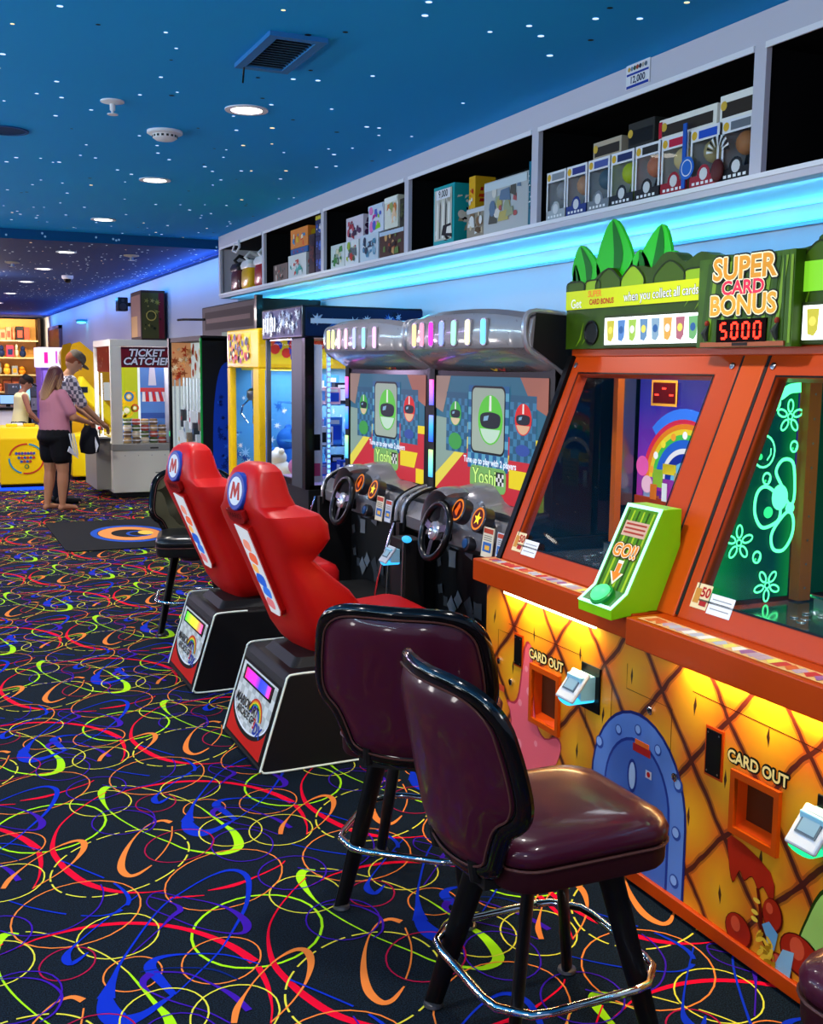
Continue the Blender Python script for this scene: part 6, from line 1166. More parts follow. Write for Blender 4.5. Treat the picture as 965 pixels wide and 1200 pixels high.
# ================================================================ YELLOW CLAW MACHINE
YEL = M('f0bc08', .35, coat=.25)
t = thing('claw_machine', 'bright yellow claw machine with cartoon dotted header and metal claw', 'arcade machine', (2.55, 7.8, 0)); ya, yb = 7.36, 8.20
a = MB(); a.box(XF, 2.93, ya, yb, .03, .76, YEL); a.box(XF+.05, 2.9, ya+.03, yb-.03, 0, .03, BLKM); a.build('base', t, bevel=.01)
a = MB(); a.box(XF, 2.93, ya, yb, 1.60, 1.875, YEL); hd = a.build('header', t, bevel=.01)
a = MB(); r = random.Random(8); f = FX(XF-.001, (ya+yb)/2+.04, 1.74); a.rect(f, -.35, .27, -.11, .11, 0, M('f4d020', .4))
for i in range(60): a.poly(f, circ(r.uniform(-.32, .24), r.uniform(-.09, .09), r.uniform(.01, .03), 9), .001+.0002*i, M(['d83020', '181818', 'f07818', 'c02080', '202878', 'f8f0c0'][i % 6], .4))
f = FY(2.45, ya-.001, 1.74); a.rect(f, -.25, .25, -.11, .11, 0, M('f4d020', .4))
for i in range(16): a.poly(f, circ(r.uniform(-.22, .22), r.uniform(-.08, .08), r.uniform(.015, .04), 9), .001+.0002*i, M(['d83020', 'f05828', '3040b0'][i % 3], .4))
a.build('header_print', hd)
for (x0, x1, y0, y1) in ((XF, XF+.05, ya, ya+.14), (XF, XF+.05, yb-.07, yb), (2.88, 2.93, ya, ya+.05)):
    a = MB(); a.box(x0, x1, y0, y1, .76, 1.60, YEL); a.build('corner_post', t, bevel=.006)
a = MB(); a.rect(FX(XF+.02, 0, 0), -yb+.07, -ya-.14, .76, 1.60, 0, CLEAR); a.rect(FY(0, ya+.02, 0), XF+.05, 2.88, .76, 1.60, 0, CLEAR); a.build('window_glass', t)
a = MB(); a.box(2.86, 2.88, ya+.05, yb-.03, .76, 1.60, M('78b0e0', .35)); a.box(XF+.05, 2.86, yb-.04, yb-.02, .76, 1.6, M('4c98d8', .35)); 
splash(a, FX(2.859, (ya+yb)/2, 1.18), .7, .8, 30, 15, ['2468c0', 'd8ecff', '1848a0', 'f4f8ff']); splash(a, FY(2.45, yb-.041, 1.18), .6, .8, 40, 16, ['2468c0', 'd8ecff', '1848a0', 'f4f8ff', '90c8f8']); a.build('back_panel', t)
a = MB(); g = (2.27, 7.93); a.tube([(g[0], g[1], 1.60), (g[0], g[1], 1.44)], .008, STEEL, 8); a.lathe(Fr((g[0], g[1], 1.36), (1, 0, 0), (0, 1, 0)), [(.03, 0), (.045, .02), (.045, .07), (.02, .09)], STEEL, 16)
for k in range(3):
    q = 2*pi*k/3+.3; c_, s_ = cos(q), sin(q); a.tube([(g[0]+.03*c_, g[1]+.03*s_, 1.37), (g[0]+.085*c_, g[1]+.085*s_, 1.32), (g[0]+.095*c_, g[1]+.095*s_, 1.26), (g[0]+.04*c_, g[1]+.04*s_, 1.19)], [.008, .008, .007, .004], CHR, 8)
a.build('claw', t, smooth=True)
a = MB(); a.box(2.22, 2.5, ya+.25, yb-.15, 1.585, 1.60, M('e8e040', .4)); a.build('gantry', t)
area('lamp', (2.5, 7.78, 1.59), (0, 0, -1), .4, .6, 9, (.9, .95, 1), parent=t)
r = random.Random(21)
for i, (x, y, z, c, nm) in enumerate([(2.62, 8.02, .90, '1c60c0', 'large dark blue plush toy at the back of the yellow claw machine'), (2.40, 7.95, .85, '2878d8', 'blue plush toy by the front glass of the yellow claw machine'), (2.40, 7.66, .84, 'f0f4fa', 'white plush toy by the near post of the yellow claw machine'), (2.65, 7.62, .88, '58b0e8', 'light blue plush toy near the side glass of the yellow claw machine')]):
    t2 = thing('plush_toy', nm, 'plush toy', (x, y, .76)); s_ = z-.76+.03
    a = MB(); a.ell((x, y, .76+s_*.8), (s_*.75, s_*.75, s_*.8), M(c, .85)); a.ell((x-s_*.2, y, .76+s_*1.75), (s_*.6, s_*.6, s_*.55), M(c, .85)); a.build('body', t2, smooth=True)
    for q in (-1, 1): a = MB(); a.ell((x-s_*.1, y+q*s_*.5, .76+s_*2.2), (s_*.2, s_*.2, s_*.2), M(c, .85)); a.build('ear', t2, smooth=True)

# ================================================================ TALL BLACK CABINET and WHITE-LIT PRIZE MACHINE
t = thing('merchandiser_cabinet', 'tall black cabinet with blue side art rising behind the yellow claw machine', 'cabinet', (2.7, 9.1, 0))
a = MB(); a.box(2.42, 2.94, 8.30, 10.12, 0, 2.14, BLKM); a.build('body', t, bevel=.01)
f = FX(2.419, 0, 0); a = MB(); a.rect(f, -10.0, -8.42, 1.93, 2.09, 0, M('120a0a', .6)); a.rect(f, -9.95, -8.5, 1.99, 2.03, .001, M('3a2420', .5)); a.rect(f, -9.4, -8.5, 1.86, 1.9, .001, M('1c5a48', .4))
a.rect(f, -9.62, -8.42, .4, 1.60, 0, M('123c90', .4)); splash(a, FX(2.4185, 9.0, 1.1), 1.1, 1.0, 30, 31, ['0c2c78', '1c54b8', '081a50']); a.build('printed_art', t)
a = MB(); a.tube([(2.42, 10.0, 2.03), (2.30, 10.35, 2.04), (2.28, 10.5, 2.04)], .012, BLK, 6); a.build('bracket', t)
a = MB(); a.box(2.40, 2.45, 8.26, 8.32, 0, 2.16, BLK); a.build('edge_post', t)
t = thing('prize_machine', 'narrow prize machine with white lit glass front and green edge', 'arcade machine', (2.25, 9.6, 0)); ya, yb = 9.02, 10.28
a = MB(); a.box(2.14, 2.37, ya, yb, .03, .40, BLKM); a.box(2.35, 2.39, ya, yb, .4, 1.84, BLKM); a.box(2.14, 2.37, ya, ya+.03, .4, 1.84, BLKM); a.box(2.14, 2.37, yb-.03, yb, .4, 1.84, BLKM); a.box(2.14, 2.39, ya, yb, 1.82, 1.86, BLKM)
a.build('body', t)
a = MB(); a.box(2.135, 2.15, ya-.004, ya+.012, .4, 1.84, M('18a040', .35)); a.build('green_edge', t)
a = MB(); f = FY(0, ya-.002, 0); a.poly(f, spline([(2.25, .45), (2.235, .9), (2.25, 1.3), (2.30, 1.58), (2.385, 1.66), (2.388, 1.66)], 4)+[(2.388, .45)], 0, M('1440b0', .5)); splash(a, FY(2.325, ya-.003, 1.0), .10, .9, 22, 90, ['0c2878', '2460d0', '081c5c']); a.build('side_art', t)
a = MB(); a.box(2.342, 2.35, ya+.03, yb-.03, .4, 1.82, GL('e4f2f2', .42)); a.box(2.16, 2.342, yb-.034, yb-.03, .4, 1.82, GL('e4f2f2', .42)); a.build('lit_back', t)
a = MB(); a.rect(FY(2.25, yb-.0345, 0), -.09, .09, 1.42, 1.82, 0, GL('d89868', .45)); splash(a, FY(2.25, yb-.036, 1.62), .19, .38, 40, 19, ['c84020', 'e8a060', '904828', 'f0d8b0', 'a03018'])
for k in range(4): a.rect(FY(2.25, yb-.035, 0), -.075+.045*k, -.06+.045*k, .45, 1.5, .006, M('b0b8bc', .3))
a.build('end_print', t)
a = MB(); f = FX(2.341, (ya+yb)/2, 1.66); r = random.Random(17)
for i in range(44): a.poly(f, circ(r.uniform(-.58, .58), r.uniform(-.14, .14), r.uniform(.02, .05), 7), .001+.0002*i, M(['c84020', 'e8a060', '904828', 'f0d8b0', 'a03018', 'd8c090'][i % 6], .5))
a.build('header_print', t)
a = MB()
for k in range(9):
    y = ya+.1+.13*k; a.tube([(2.25, y, .45), (2.25, y, 1.5)], .012, M('d0d8dc', .2, .6), 8)
a.build('prize_rods', t)
r = random.Random(23)
for k in range(10):
    y = ya+.12+.115*k; z = .85+.1*(k % 3); c = ['303840', 'e8e8ec', '786858', 'c0c8cc'][k % 4]
    o = MB(); o.box(2.2, 2.28, y-.035, y+.035, z, z+.16, M(c, .4)); f = FX(2.199, y, z+.08); o.disc(f, 0, 0, .022, 0, M(['d8b040', '486890', 'b83838'][k % 3], .4), 12)
    o.tube([(2.24, y, z+.16), (2.25, y, z+.20)], .004, STEEL, 6); o.build('hanging_prize', t)
a = MB(); a.rect(FX(2.142, 0, 0), -yb+.03, -ya-.03, .4, 1.82, 0, glass('low_glare_glass', (1, 1, 1), .25)); a.build('window_glass', t)
a = MB(); a.box(2.13, 2.15, yb-.05, yb, .03, 1.86, BLK); a.box(2.13, 2.15, yb-.03, yb-.01, .95, 1.0, GL('30ff90', 2)); a.build('lock_post', t)

# ================================================================ TICKET CATCHER
CRM = M('dcd8c6', .45); CRMD = M('8e8c84', .4)
t = thing('ticket_machine', 'cream ticket catcher machine with a big window full of prize bundles', 'arcade machine', (2.45, 14.1, 0)); X0, X1, ya, yb = 2.09, 2.86, 13.4, 14.75
a = MB(); a.box(X0, X1, ya, yb, .07, .58, CRM); a.box(X0+.05, X1-.05, ya+.05, yb-.05, 0, .07, BLKM); a.build('base', t, bevel=.008)
a = MB(); a.box(X0, X1, ya-.012, yb, .58, .66, CRMD); a.rect(FY(0, ya-.0125, 0), X0+.45, X0+.55, .60, .62, .0, M('303030', .4)); a.build('middle_rail', t, bevel=.004)
a = MB(); a.box(X0, X1, ya, yb, 1.83, 1.91, CRM); a.build('top', t, bevel=.006)
for (x, y, w_) in ((X0, ya, .13), (X0, yb-.06, .05), (X1-.04, ya, .04)): a = MB(); a.box(x, x+w_, y, y+.06, .66, 1.83, CRM); a.build('corner_post', t, bevel=.004)
f = FY(0, ya-.001, 0); a = MB(); a.obox(f, X0+.13, X1-.01, 1.58, 1.82, -.02, .004, M('781828', .4)); a.obox(f, X0+.13, X1-.01, 1.80, 1.825, .004, .006, M('401020', .4))
a.otext(f, 'TICKET', 2.52, 1.75, .12, .005, M('180410', .4), WHT, .08, .03, shear=.2, sx=1.05); a.otext(f, 'CATCHER', 2.53, 1.65, .12, .005, M('180410', .4), WHT, .08, .03, shear=.2, sx=1.05); a.build('title_sign', t)
a = MB(); a.box(X0+.13, X1-.04, ya+.35, ya+.37, .66, 1.6, M('5c90d8', .35)); f = FY(0, ya+.349, 0)
a.rect(f, X0+.13, 2.50, .95, 1.6, .001, GL('c8d828', .45)); a.rect(f, 2.47, 2.50, .7, 1.6, .002, GL('e8f4f4', .7)); a.poly(f, [(2.62, 1.6), (2.68, 1.6), (2.7, 1.36), (2.60, 1.36)], .002, M('d8e0f0', .4))
for k in range(8): a.poly(f, [(2.52+.045*k, 1.16), (2.565+.045*k, 1.16), (2.555+.04*k, 1.28), (2.525+.04*k, 1.28)], .003, M('d83030' if k % 2 else 'f4f4f0', .4))
a.rect(f, 2.5, 2.86, 1.28, 1.33, .003, M('d84848', .4)); a.rect(f, 2.5, 2.86, .95, 1.02, .0025, M('3c60b0', .4))
for (x, z, r_, c) in ((2.33, 1.05, .09, 'f0c818'), (2.36, 1.22, .06, '2878b8'), (2.27, 1.02, .07, 'e8d020'), (2.43, 1.08, .05, 'd04828')): a.ring(f, x, z, r_*.6, r_, .003, M(c, .4), 16); a.disc(f, x, z, r_*.4, .0032, M('f4f0d0', .4), 12)
a.poly(f, [(2.25, 1.15), (2.33, 1.30), (2.44, 1.28), (2.47, 1.14), (2.36, 1.1)], .0028, M('f0c010', .4)); a.build('backdrop_art', t)
a = MB(); a.rect(FY(0, ya+.01, 0), X0+.13, X1-.04, .66, 1.58, 0, CLEAR); a.rect(FX(X0+.01, 0, 0), -yb+.06, -ya-.06, .66, 1.83, 0, CLEAR); a.build('window_glass', t)
a = MB(); a.box(X0+.03, X0+.032, ya+.12, yb-.1, 1.52, 1.83, M('b8482c', .5)); f = FX(X0+.029, (ya+yb)/2, 1.67); splash(a, f, 1.1, .28, 16, 44, ['e8c060', 'f0e0c0', '903020', '304828']); a.build('header_print', t)
a = MB(); 
for y in (ya+.12, ya+.2, yb-.2): a.box(X0+.06, X0+.075, y, y+.03, .68, 1.5, GL('f0f8ff', 2.2))
a.build('light_tube', t)
a = MB(); a.box(X0-.20, X0, ya+.1, yb-.2, .69, .73, M('3a3a3c', .3)); a.box(X0-.17, X0, ya+.14, yb-.24, .10, .69, CRMD); a.box(X0-.19, X0-.02, ya+.16, yb-.28, .73, .745, M('b8b4a8', .4)); a.build('control_shelf', t, bevel=.005)
a = MB(); a.tube([(X0-.10, ya+.3, .74), (X0-.10, ya+.3, .82)], .008, BLK, 8); a.ell((X0-.10, ya+.3, .84), (.022, .022, .022), M('d02020', .3)); a.build('joystick', t, smooth=True)
a = MB(); f = FY(0, ya-.001, 0); 
for k in range(4): a.disc(f, X0+.15+.16*k, .52, .006, .001, CRMD, 8)
a.rect(f, 2.6, 2.66, .30, .31, .001, M('303030', .4)); a.build('lock_plate', t)
area('lamp', (2.45, 14.0, 1.8), (0, -.1, -1), .5, .9, 40, (.95, .98, 1), parent=t)
r = random.Random(5); n_ = 0
for k in range(5):
    for j in range(4 if k < 4 else 3):
        x = 2.30+.105*k; z = .662+.075*j; c = ['b89868', '786048', 'd8c8a8', '58683c', 'a84838'][(k+j) % 5]
        o = MB(); o.lathe(Fr((x, ya+.15, z), (1, 0, 0), (0, 1, 0)), [(.045, 0), (.05, .01), (.05, .06), (.04, .07)], M(c, .6), 12); o.tube([(x+.052*cos(q*pi/6), ya+.15+.052*sin(q*pi/6), z+.035) for q in range(12)], .006, WHT, 5, closed=True)
        one('ticket_bundle', o, 'rolled ticket bundle stacked in the window of the cream ticket machine', 'ticket bundle', (x, ya+.15, z), 'rolled ticket bundles in the ticket machine', smooth=True)
# crate standing on top
t = thing('poster_box', 'tall dark box printed with a green and red poster standing on the ticket machine', 'box', (2.6, 13.7, 1.912))
a = MB(); a.box(2.47, 2.76, 13.42, 14.1, 1.912, 2.50, M('3a2e28', .6)); a.build('carton', t, bevel=.006)
a = MB(); f = FY(2.61, 13.419, 2.2); a.rect(f, -.13, .13, -.27, .27, 0, M('4a4a24', .5)); a.rect(f, .07, .135, -.27, .27, .001, M('6a1c28', .5)); splash(a, f, .2, .5, 18, 9, ['8a8838', '303818', 'a89a50', '1c2410']); a.ring(f, -.02, 0, .05, .062, .008, M('c8b050', .5), 16)
f = FX(2.469, 13.76, 2.2); a.rect(f, -.3, .3, -.25, .25, 0, M('8a6a58', .5)); a.rect(f, -.3, .1, -.25, .0, .001, M('c09858', .5)); a.build('printed_poster', t)

# ================================================================ FAR GAMES
def machine(name, label, cat, X0, X1, Y0_, Y1_, H_, body, parts):
    t = thing(name, label, cat, ((X0+X1)/2, (Y0_+Y1_)/2, 0)); a = MB(); a.box(X0, X1, Y0_, Y1_, 0, H_, body); a.build('cabinet', t, bevel=.012)
    return t
t = thing('basketball_game', 'yellow arched game cabinet behind the two standing people', 'arcade machine', (2.2, 16, 0))
a = MB(); P = [(1.98, 0), (1.98, 1.78), (2.02, 1.90), (2.12, 1.93), (2.30, 1.78), (2.55, 1.60), (2.6, 0)]; a.prism(FY(0, 16.3, 0), P, 0, .06, M('c89a08', .4)); a.build('side_arch', t); a = MB(); a.prism(FY(0, 17.4, 0), P, 0, .06, M('c89a08', .4)); a.build('side_arch', t)
a = MB(); a.loft([[(x, y, z) for x, z in ((1.90, .05), (1.90, .62), (2.55, .75), (2.55, .05))] for y in (15.7, 16.2)], M('f0d010', .4)); a.loft([[(x, y, z) for x, z in ((2.0, 1.25), (2.08, 1.45), (2.5, .95), (2.45, .75))] for y in (15.75, 16.15)], M('f4dc18', .4)); a.build('body', t, bevel=.02)
a = MB(); a.box(2.02, 2.14, 15.73, 15.75, 1.22, 1.30, BLK); a.build('handle_plate', t)
t = machine('capsule_game', 'purple and white lit game cabinet by the end of the wall', 'arcade machine', 1.84, 2.25, 19, 19.8, 1.55, M('7c58b8', .4), 0)
a = MB(); a.box(1.82, 2.27, 18.97, 19.8, 1.55, 1.88, GL('f0e4ff', 1.0)); f = FY(0, 18.965, 0); a.rect(f, 1.90, 1.96, 1.62, 1.80, 0, GL('e020a0', 1)); a.rect(f, 2.08, 2.11, 1.62, 1.82, 0, GL('c050c0', 1)); a.build('lit_header', t); a = MB(); f = FY(0, 18.995, 0); a.rect(f, 1.88, 2.21, .7, 1.5, 0, GL('9070e0', .8)); a.rect(f, 1.94, 2.1, .9, 1.4, .001, GL('c8a8f8', .8)); a.build('lit_window', t)
t = machine('redemption_game', 'white and blue game cabinet with two round tops behind the person in the cap', 'arcade machine', 1.96, 2.50, 17.6, 18.4, 1.55, M('d8e0f0', .4), 0)
a = MB(); f = FY(0, 17.595, 0); a.rect(f, 2.02, 2.14, 1.2, 1.5, 0, M('402030', .4)); a.rect(f, 2.16, 2.3, 1.25, 1.52, 0, M('305898', .4)); a.rect(f, 2.0, 2.4, .9, 1.15, 0, GL('b060d0', .6)); a.build('front_print', t)
for x in (2.10, 2.30): a = MB(); a.ell((x, 17.9, 1.70), (.10, .12, .16), M('c8b090', .4)); a.box(x-.08, x+.08, 17.77, 17.8, 1.6, 1.68, M('1c3c90', .4)); a.build('round_top', t, smooth=True)
t = thing('yellow_game_counter', 'low yellow game cabinet with a ring emblem and blue glow around its foot', 'arcade machine', (1.2, 15, 0))
a = MB(); a.loft([[(x, y, z) for x, y, z in ((.90, 14.75, z_), (1.50, 14.75, z_), (1.50, 15.5, z_), (.90, 15.5, z_))] for z_ in (.07, .66)]+[[(.92, 14.85, .80), (1.44, 14.85, .80), (1.44, 15.45, .80), (.92, 15.45, .80)]], M('f4c40c', .4)); a.build('cabinet', t, bevel=.015)
a = MB(); a.box(.86, 1.54, 14.71, 15.54, .0, .035, GL('1848ff', 1.6)); a.box(.9, 1.5, 14.74, 15.5, .035, .07, BLK); a.build('glowing_foot', t)
f = FY(1.22, 14.745, .40); a = MB()
for q0, q1, c in ((.2, 1.4, '2088b0'), (1.5, 2.9, 'c83828'), (3.1, 4.4, '2088b0'), (4.5, 6.1, 'c83828')):
    a.stroke(f, [(.20*cos(q0+(q1-q0)*k/8)*(1.05), .19*sin(q0+(q1-q0)*k/8)) for k in range(9)], .02, .001, M(c, .4))
for k, (w_, z_, c) in enumerate(((.28, .07, '783890'), (.22, .015, 'c84030'), (.16, -.035, 'b84838'))):
    for j in range(int(w_/.036)): a.disc(f, -w_/2+.018+.036*j, z_, .019, .002+.0002*j, M(c if j % 2 else '3858a0', .4), 8)
a.ring(f, 0, -.10, .018, .03, .002, M('307848', .4), 14); a.build('ring_emblem', t)
for k, (x, y, c) in enumerate(((1.0, 14.95, 'e8d020'), (1.08, 15.1, 'f0f0e8'), (1.22, 15.0, 'd8b018'))): a = MB(); a.box(x, x+.14, y, y+.05, .80, .84, M(c, .4)); a.build('top_fitting', t, bevel=.01)
# white game table with a screen, left edge
t = thing('game_table', 'white counter strewn with small prizes at the left edge behind the yellow cabinet', 'counter', (.9, 16.9, 0))
a = MB(); a.box(.1, 1.36, 16.6, 17.6, 0, .95, M('e4e0e4', .4)); a.build('counter_body', t, bevel=.01); a = MB(); a.box(.05, 1.40, 16.55, 17.65, .95, .99, BLK); a.build('counter_top', t)
a = MB(); f = FY(0, 16.595, 0); splash(a, FY(.8, 16.594, .5), 1.1, .7, 36, 61, ['303038', 'c87890', '90a8c8', 'f0e8f0', '804868', '58a078']); a.build('counter_print', t)
t = thing('monitor', 'small monitor with a pale blue screen on the counter at the left edge', 'monitor', (1.17, 16.8, .99)); a = MB(); a.box(1.04, 1.30, 16.82, 16.85, 1.02, 1.17, BLK); a.box(1.14, 1.2, 16.83, 16.88, .99, 1.03, BLK); a.build('housing', t); a = MB(); a.rect(FY(0, 16.818, 0), 1.06, 1.28, 1.035, 1.155, 0, GL('8cb8f0', 1)); a.build('screen', t)
t = thing('monitor', 'tall pale blue lit screen behind the person in the white top', 'monitor', (1.48, 17.2, .99)); a = MB(); a.box(1.40, 1.56, 17.7, 17.75, 0, 1.35, BLK); a.build('stand', t); a = MB(); a.rect(FY(0, 17.695, 0), 1.41, 1.55, 1.05, 1.33, 0, GL('a0d8ff', 1.1)); a.build('screen', t)
# silver tiered stand
t = thing('display_stand', 'grey tiered stand loaded with packets in front of the prize wall', 'stand', (1.7, 21.5, 0))
for k in range(5): a = MB(); a.box(1.50, 2.10, 21.2+.08*k, 22.4, .25*k, .25*k+.23, M('9a9aa4' if k % 2 else '5c6068', .35, .3)); a.build('tier', t)
a = MB(); f = FY(1.8, 21.19, .6)
for k in range(5): splash(a, FY(1.8, 21.195+.08*k, .25*k+.12), .5, .18, 8, 70+k, ['3878b0', 'd8d8e0', '404858', 'a8b8c8'])
a.build('packets', t)
# ---- prize wall
t = thing('prize_wall_shelving', 'warm lit wall of prize shelves at the far end of the arcade', 'shelf', (2.0, 27.6, 0))
a = MB(); a.box(.4, 2.62, 27.9, 27.95, 0, 2.66, M('e8b060', .6)); a.build('back_board', t)
for z in (.55, .95, 1.35, 1.75, 2.15): a = MB(); a.box(.4, 2.62, 27.4, 27.9, z-.03, z, M('f0d8a0', .5)); a.build('shelf_board', t)
a = MB(); a.box(2.62, 2.68, 27.35, 27.95, 0, 2.66, M('2a1810', .5)); a.build('side_panel', t)
area('lamp', (1.6, 26.6, 2.5), (0, .8, -.6), 2.2, .3, 60, (1, .75, .4), parent=t)
r = random.Random(77); rowc = [['e8a030', 'f0c860', 'd87828', 'c0a080'], ['c87050', 'e8b878', 'a05838'], ['e89828', 'f4b840', 'd8d0b0', '8898a8'], ['182858', 'c03858', 'c8c8b8', '90a890', 'e8d8c0'], ['c84838', 'e08868', 'f0d8c8', '202028']]
nmz = ['lowest', 'second', 'middle', 'fourth', 'top']
for j, z in enumerate((.55, .95, 1.35, 1.75, 2.15)):
    x = 1.55
    while x < 2.36:
        w_ = r.uniform(.10, .2); h_ = r.uniform(.18, .33); c = rowc[j][r.randrange(len(rowc[j]))]; o = MB()
        if r.random() < .5: o.box(x, x+w_*.9, 27.5, 27.7, z, z+h_, M(c, .5)); o.rect(FY(x+w_*.45, 27.499, z+h_/2), -w_*.3, w_*.3, -h_*.3, h_*.2, 0, M(rowc[j][0], .5)); nm_, ct = 'boxed prize', 'prize_carton'
        else: o.ell((x+w_*.45, 27.6, z+h_*.35), (w_*.42, .1, h_*.35), M(c, .7), 10, 6); o.ell((x+w_*.45, 27.57, z+h_*.75), (w_*.3, .08, h_*.25), M(c, .7), 10, 6); nm_, ct = 'plush prize', 'plush_toy'
        one(ct, o, '%s on the %s shelf of the far prize wall' % (nm_, nmz[j]), 'prize', (x+w_*.45, 27.6, z), '%s, %s shelf of the prize wall' % (nm_, nmz[j])); x += w_

# ================================================================ PEOPLE
def person(label, loc, rz, H, stout, skin, arms, lean=0., headtilt=0., legs=None, shirt=None, sleeve=.5, tank=False, bottoms=None, short=True, hair=None, longhair=False, cap=None, shoes=None, hem=.86, stripes=False, plaid=None):
    k = H/1.7; t = thing('person', label, 'person', (0, 0, 0))
    V = lambda x, y, z: Vector((x*k, y*k, z*k))
    def up(x, y, z):                       # upper body leans forward about the hips
        q = lean; dz = z-.95; return V(x+dz*sin(q), y, .95+dz*cos(q))
    sk = M(skin, .55, bump=.1, bscale=200); S1 = stout
    legs = legs or ((0, 0), (0, 0))
    def legset(mb, mat, add, zmin, side=None):
        for i, s in enumerate((-1, 1)):
            dx = legs[i][0]; hip = V(0, s*.095, .90); kn = V(dx*.5+.015, s*.10, .48); an = V(dx-.02, s*.095, .085)
            if zmin < .4:
                mb.caps(hip, (.092*S1+add)*k, kn, (.062*(S1*.6+.4)+add)*k, mat); mid = kn.lerp(an, .3); mb.caps(kn, (.058*(S1*.6+.4)+add)*k, mid, (.060*(S1*.6+.4)+add)*k, mat); mb.caps(mid, (.060*(S1*.6+.4)+add)*k, an, (.036+add)*k, mat)
            else:
                e = hip.lerp(kn, (.90-zmin)/.42); mb.caps(hip, (.098*S1+add)*k, e, (.086*S1+add)*k, mat)
    a = MB(); legset(a, sk, 0, 0)
    for i, s in enumerate((-1, 1)):
        dx = legs[i][0]; an = V(dx-.02, s*.095, .05); toe = V(dx+.15, s*.11, .028)
        a.caps(an, .038*k, toe, .026*k, sk); a.caps(V(dx-.045, s*.095, .035), .034*k, an, .036*k, sk)
        for j in range(5): a.caps(V(dx+.15, s*(.085+.014*j), .022), .011*k, V(dx+.185-.008*j, s*(.083+.016*j), .014), .010*k, sk, 8)
    def torso(mb, mat, add, z0, z1=1.44):
        pts = [(.0, .96, .125*S1, .155*S1), (.0, 1.06, .118*S1, .145*S1), (.01, 1.18, .115*S1, .150*S1), (.005, 1.30, .118*S1, .168), (-.01, 1.38, .10, .17), (-.01, 1.44, .065, .10)]
        pts = [p for p in pts if z0-.06 <= p[1] <= z1+.01]
        if z0 < .93: pts = [(0, z0, .128*S1, .165*S1)]+pts
        R = []
        for x, z, rx, ry in pts:
            R.append([up(x+(rx+add)*cos(2*pi*q/20), (ry+add)*sin(2*pi*q/20), z) for q in range(20)])
        mb.loft(R, mat)
    torso(a, sk, 0, .9); a.ell(V(-.01, 0, .93), (.125*S1*k, .165*S1*k, .11*k), sk)
    # head, face
    nk = up(-.005, 0, 1.47); hc = up(.03+headtilt*.05, 0, 1.60); q = lean+headtilt; HR = Matrix.Rotation(q, 3, 'Y')
    a.caps(up(-.015, 0, 1.42), .055*k, hc+Vector((-.01, 0, -.06))*k, .05*k, sk)
    def hd(x, y, z): return hc+HR @ (Vector((x, y, z))*k)
    a.ell(hc, (.095*k, .076*k, .108*k), sk, 20, 14, HR); a.ell(hd(.03, 0, -.055), (.06*k, .055*k, .055*k), sk, 16, 10, HR)
    a.caps(hd(.088, 0, .012), .009*k, hd(.108, 0, -.022), .014*k, sk, 8); a.caps(hd(.085, -.018, -.055), .008*k, hd(.085, .018, -.055), .008*k, sk, 8)
    for s in (-1, 1): a.ell(hd(-.005, s*.078, -.01), (.020*k, .010*k, .030*k), sk, 10, 8, HR)
    # arms with hands and five fingers
    for s, (el, ha) in zip((-1, 1), arms):
        sh = up(-.005, s*.175, 1.385); el = V(*el); ha = V(*ha)
        a.caps(sh, .052*(S1*.5+.5)*k, el, .042*(S1*.5+.5)*k, sk); a.caps(el, .041*(S1*.5+.5)*k, ha, .026*k, sk)
        d = (ha-el).normalized(); sd = d.cross(Vector((0, 0, 1))).normalized(); nn = sd.cross(d)
        pm_ = ha+d*.05*k; a.caps(ha, .026*k, pm_, .030*k, sk); a.caps(pm_-sd*.018*k, .018*k, pm_+sd*.018*k, .018*k, sk)
        for j in range(4):
            b0 = ha+d*.07*k+sd*(-.030+.02*j)*k; L_ = (.038, .044, .041, .032)[j]*k; b1 = b0+d*L_-nn*.012*k; b2 = b1+d*L_*.6-nn*.028*k
            a.caps(b0, .0095*k, b1, .009*k, sk, 8); a.caps(b1, .009*k, b2, .008*k, sk, 8)
        b0 = ha+d*.02*k-sd*.025*k*s; b1 = b0+d*.03*k-sd*.028*s*k; a.caps(b0, .011*k, b1, .010*k, sk, 8); a.caps(b1, .010*k, b1+d*.03*k-nn*.008*k, .0085*k, sk, 8)
    b = a.build('body', t, remesh=.0085, smoothit=3)
    # eyes, brows, lips
    e = MB()
    for s in (-1, 1): e.ell(hd(.083, s*.031, .010), (.010*k, .013*k, .008*k), M('f0ece8', .3), 10, 8, HR); e.ell(hd(.091, s*.031, .010), (.004*k, .006*k, .006*k), M('2a1a10', .2), 8, 6, HR); e.caps(hd(.088, s*.018, .032), .004*k, hd(.082, s*.048, .034), .003*k, M('3a2418', .7), 6)
    e.build('eyes', t, smooth=True)
    e = MB(); e.caps(hd(.093, -.02, -.056), .005*k, hd(.093, .02, -.056), .005*k, M('a85a50', .5), 6); e.build('mouth', t, smooth=True)
    # shirt
    a = MB(); torso(a, shirt, .018, hem)
    for s, (el, ha) in zip((-1, 1), arms):
        sh = up(-.005, s*.17, 1.385); el_ = V(*el)
        if not tank: en = sh.lerp(el_, sleeve); a.caps(sh, .066*(S1*.5+.5)*k, en, (.064 if sleeve < 1 else .052)*(S1*.5+.5)*k, shirt)
        else: a.caps(up(-.01, s*.09, 1.43), .03*k, up(-.01, s*.12, 1.34), .04*k, shirt)
    a.build('shirt', t, remesh=.011, smoothit=4)
    # trousers or shorts
    a = MB(); legset(a, bottoms, .016,   .66 if short else .1); a.ell(V(-.01, 0, .93), (.14*S1*k, .18*S1*k, .13*k), bottoms); a.ell(V(-.04, 0, .88), (.13*S1*k, .17*S1*k, .11*k), bottoms)
    sh_ = a.build('shorts' if short else 'trousers', t, remesh=.011, smoothit=3)
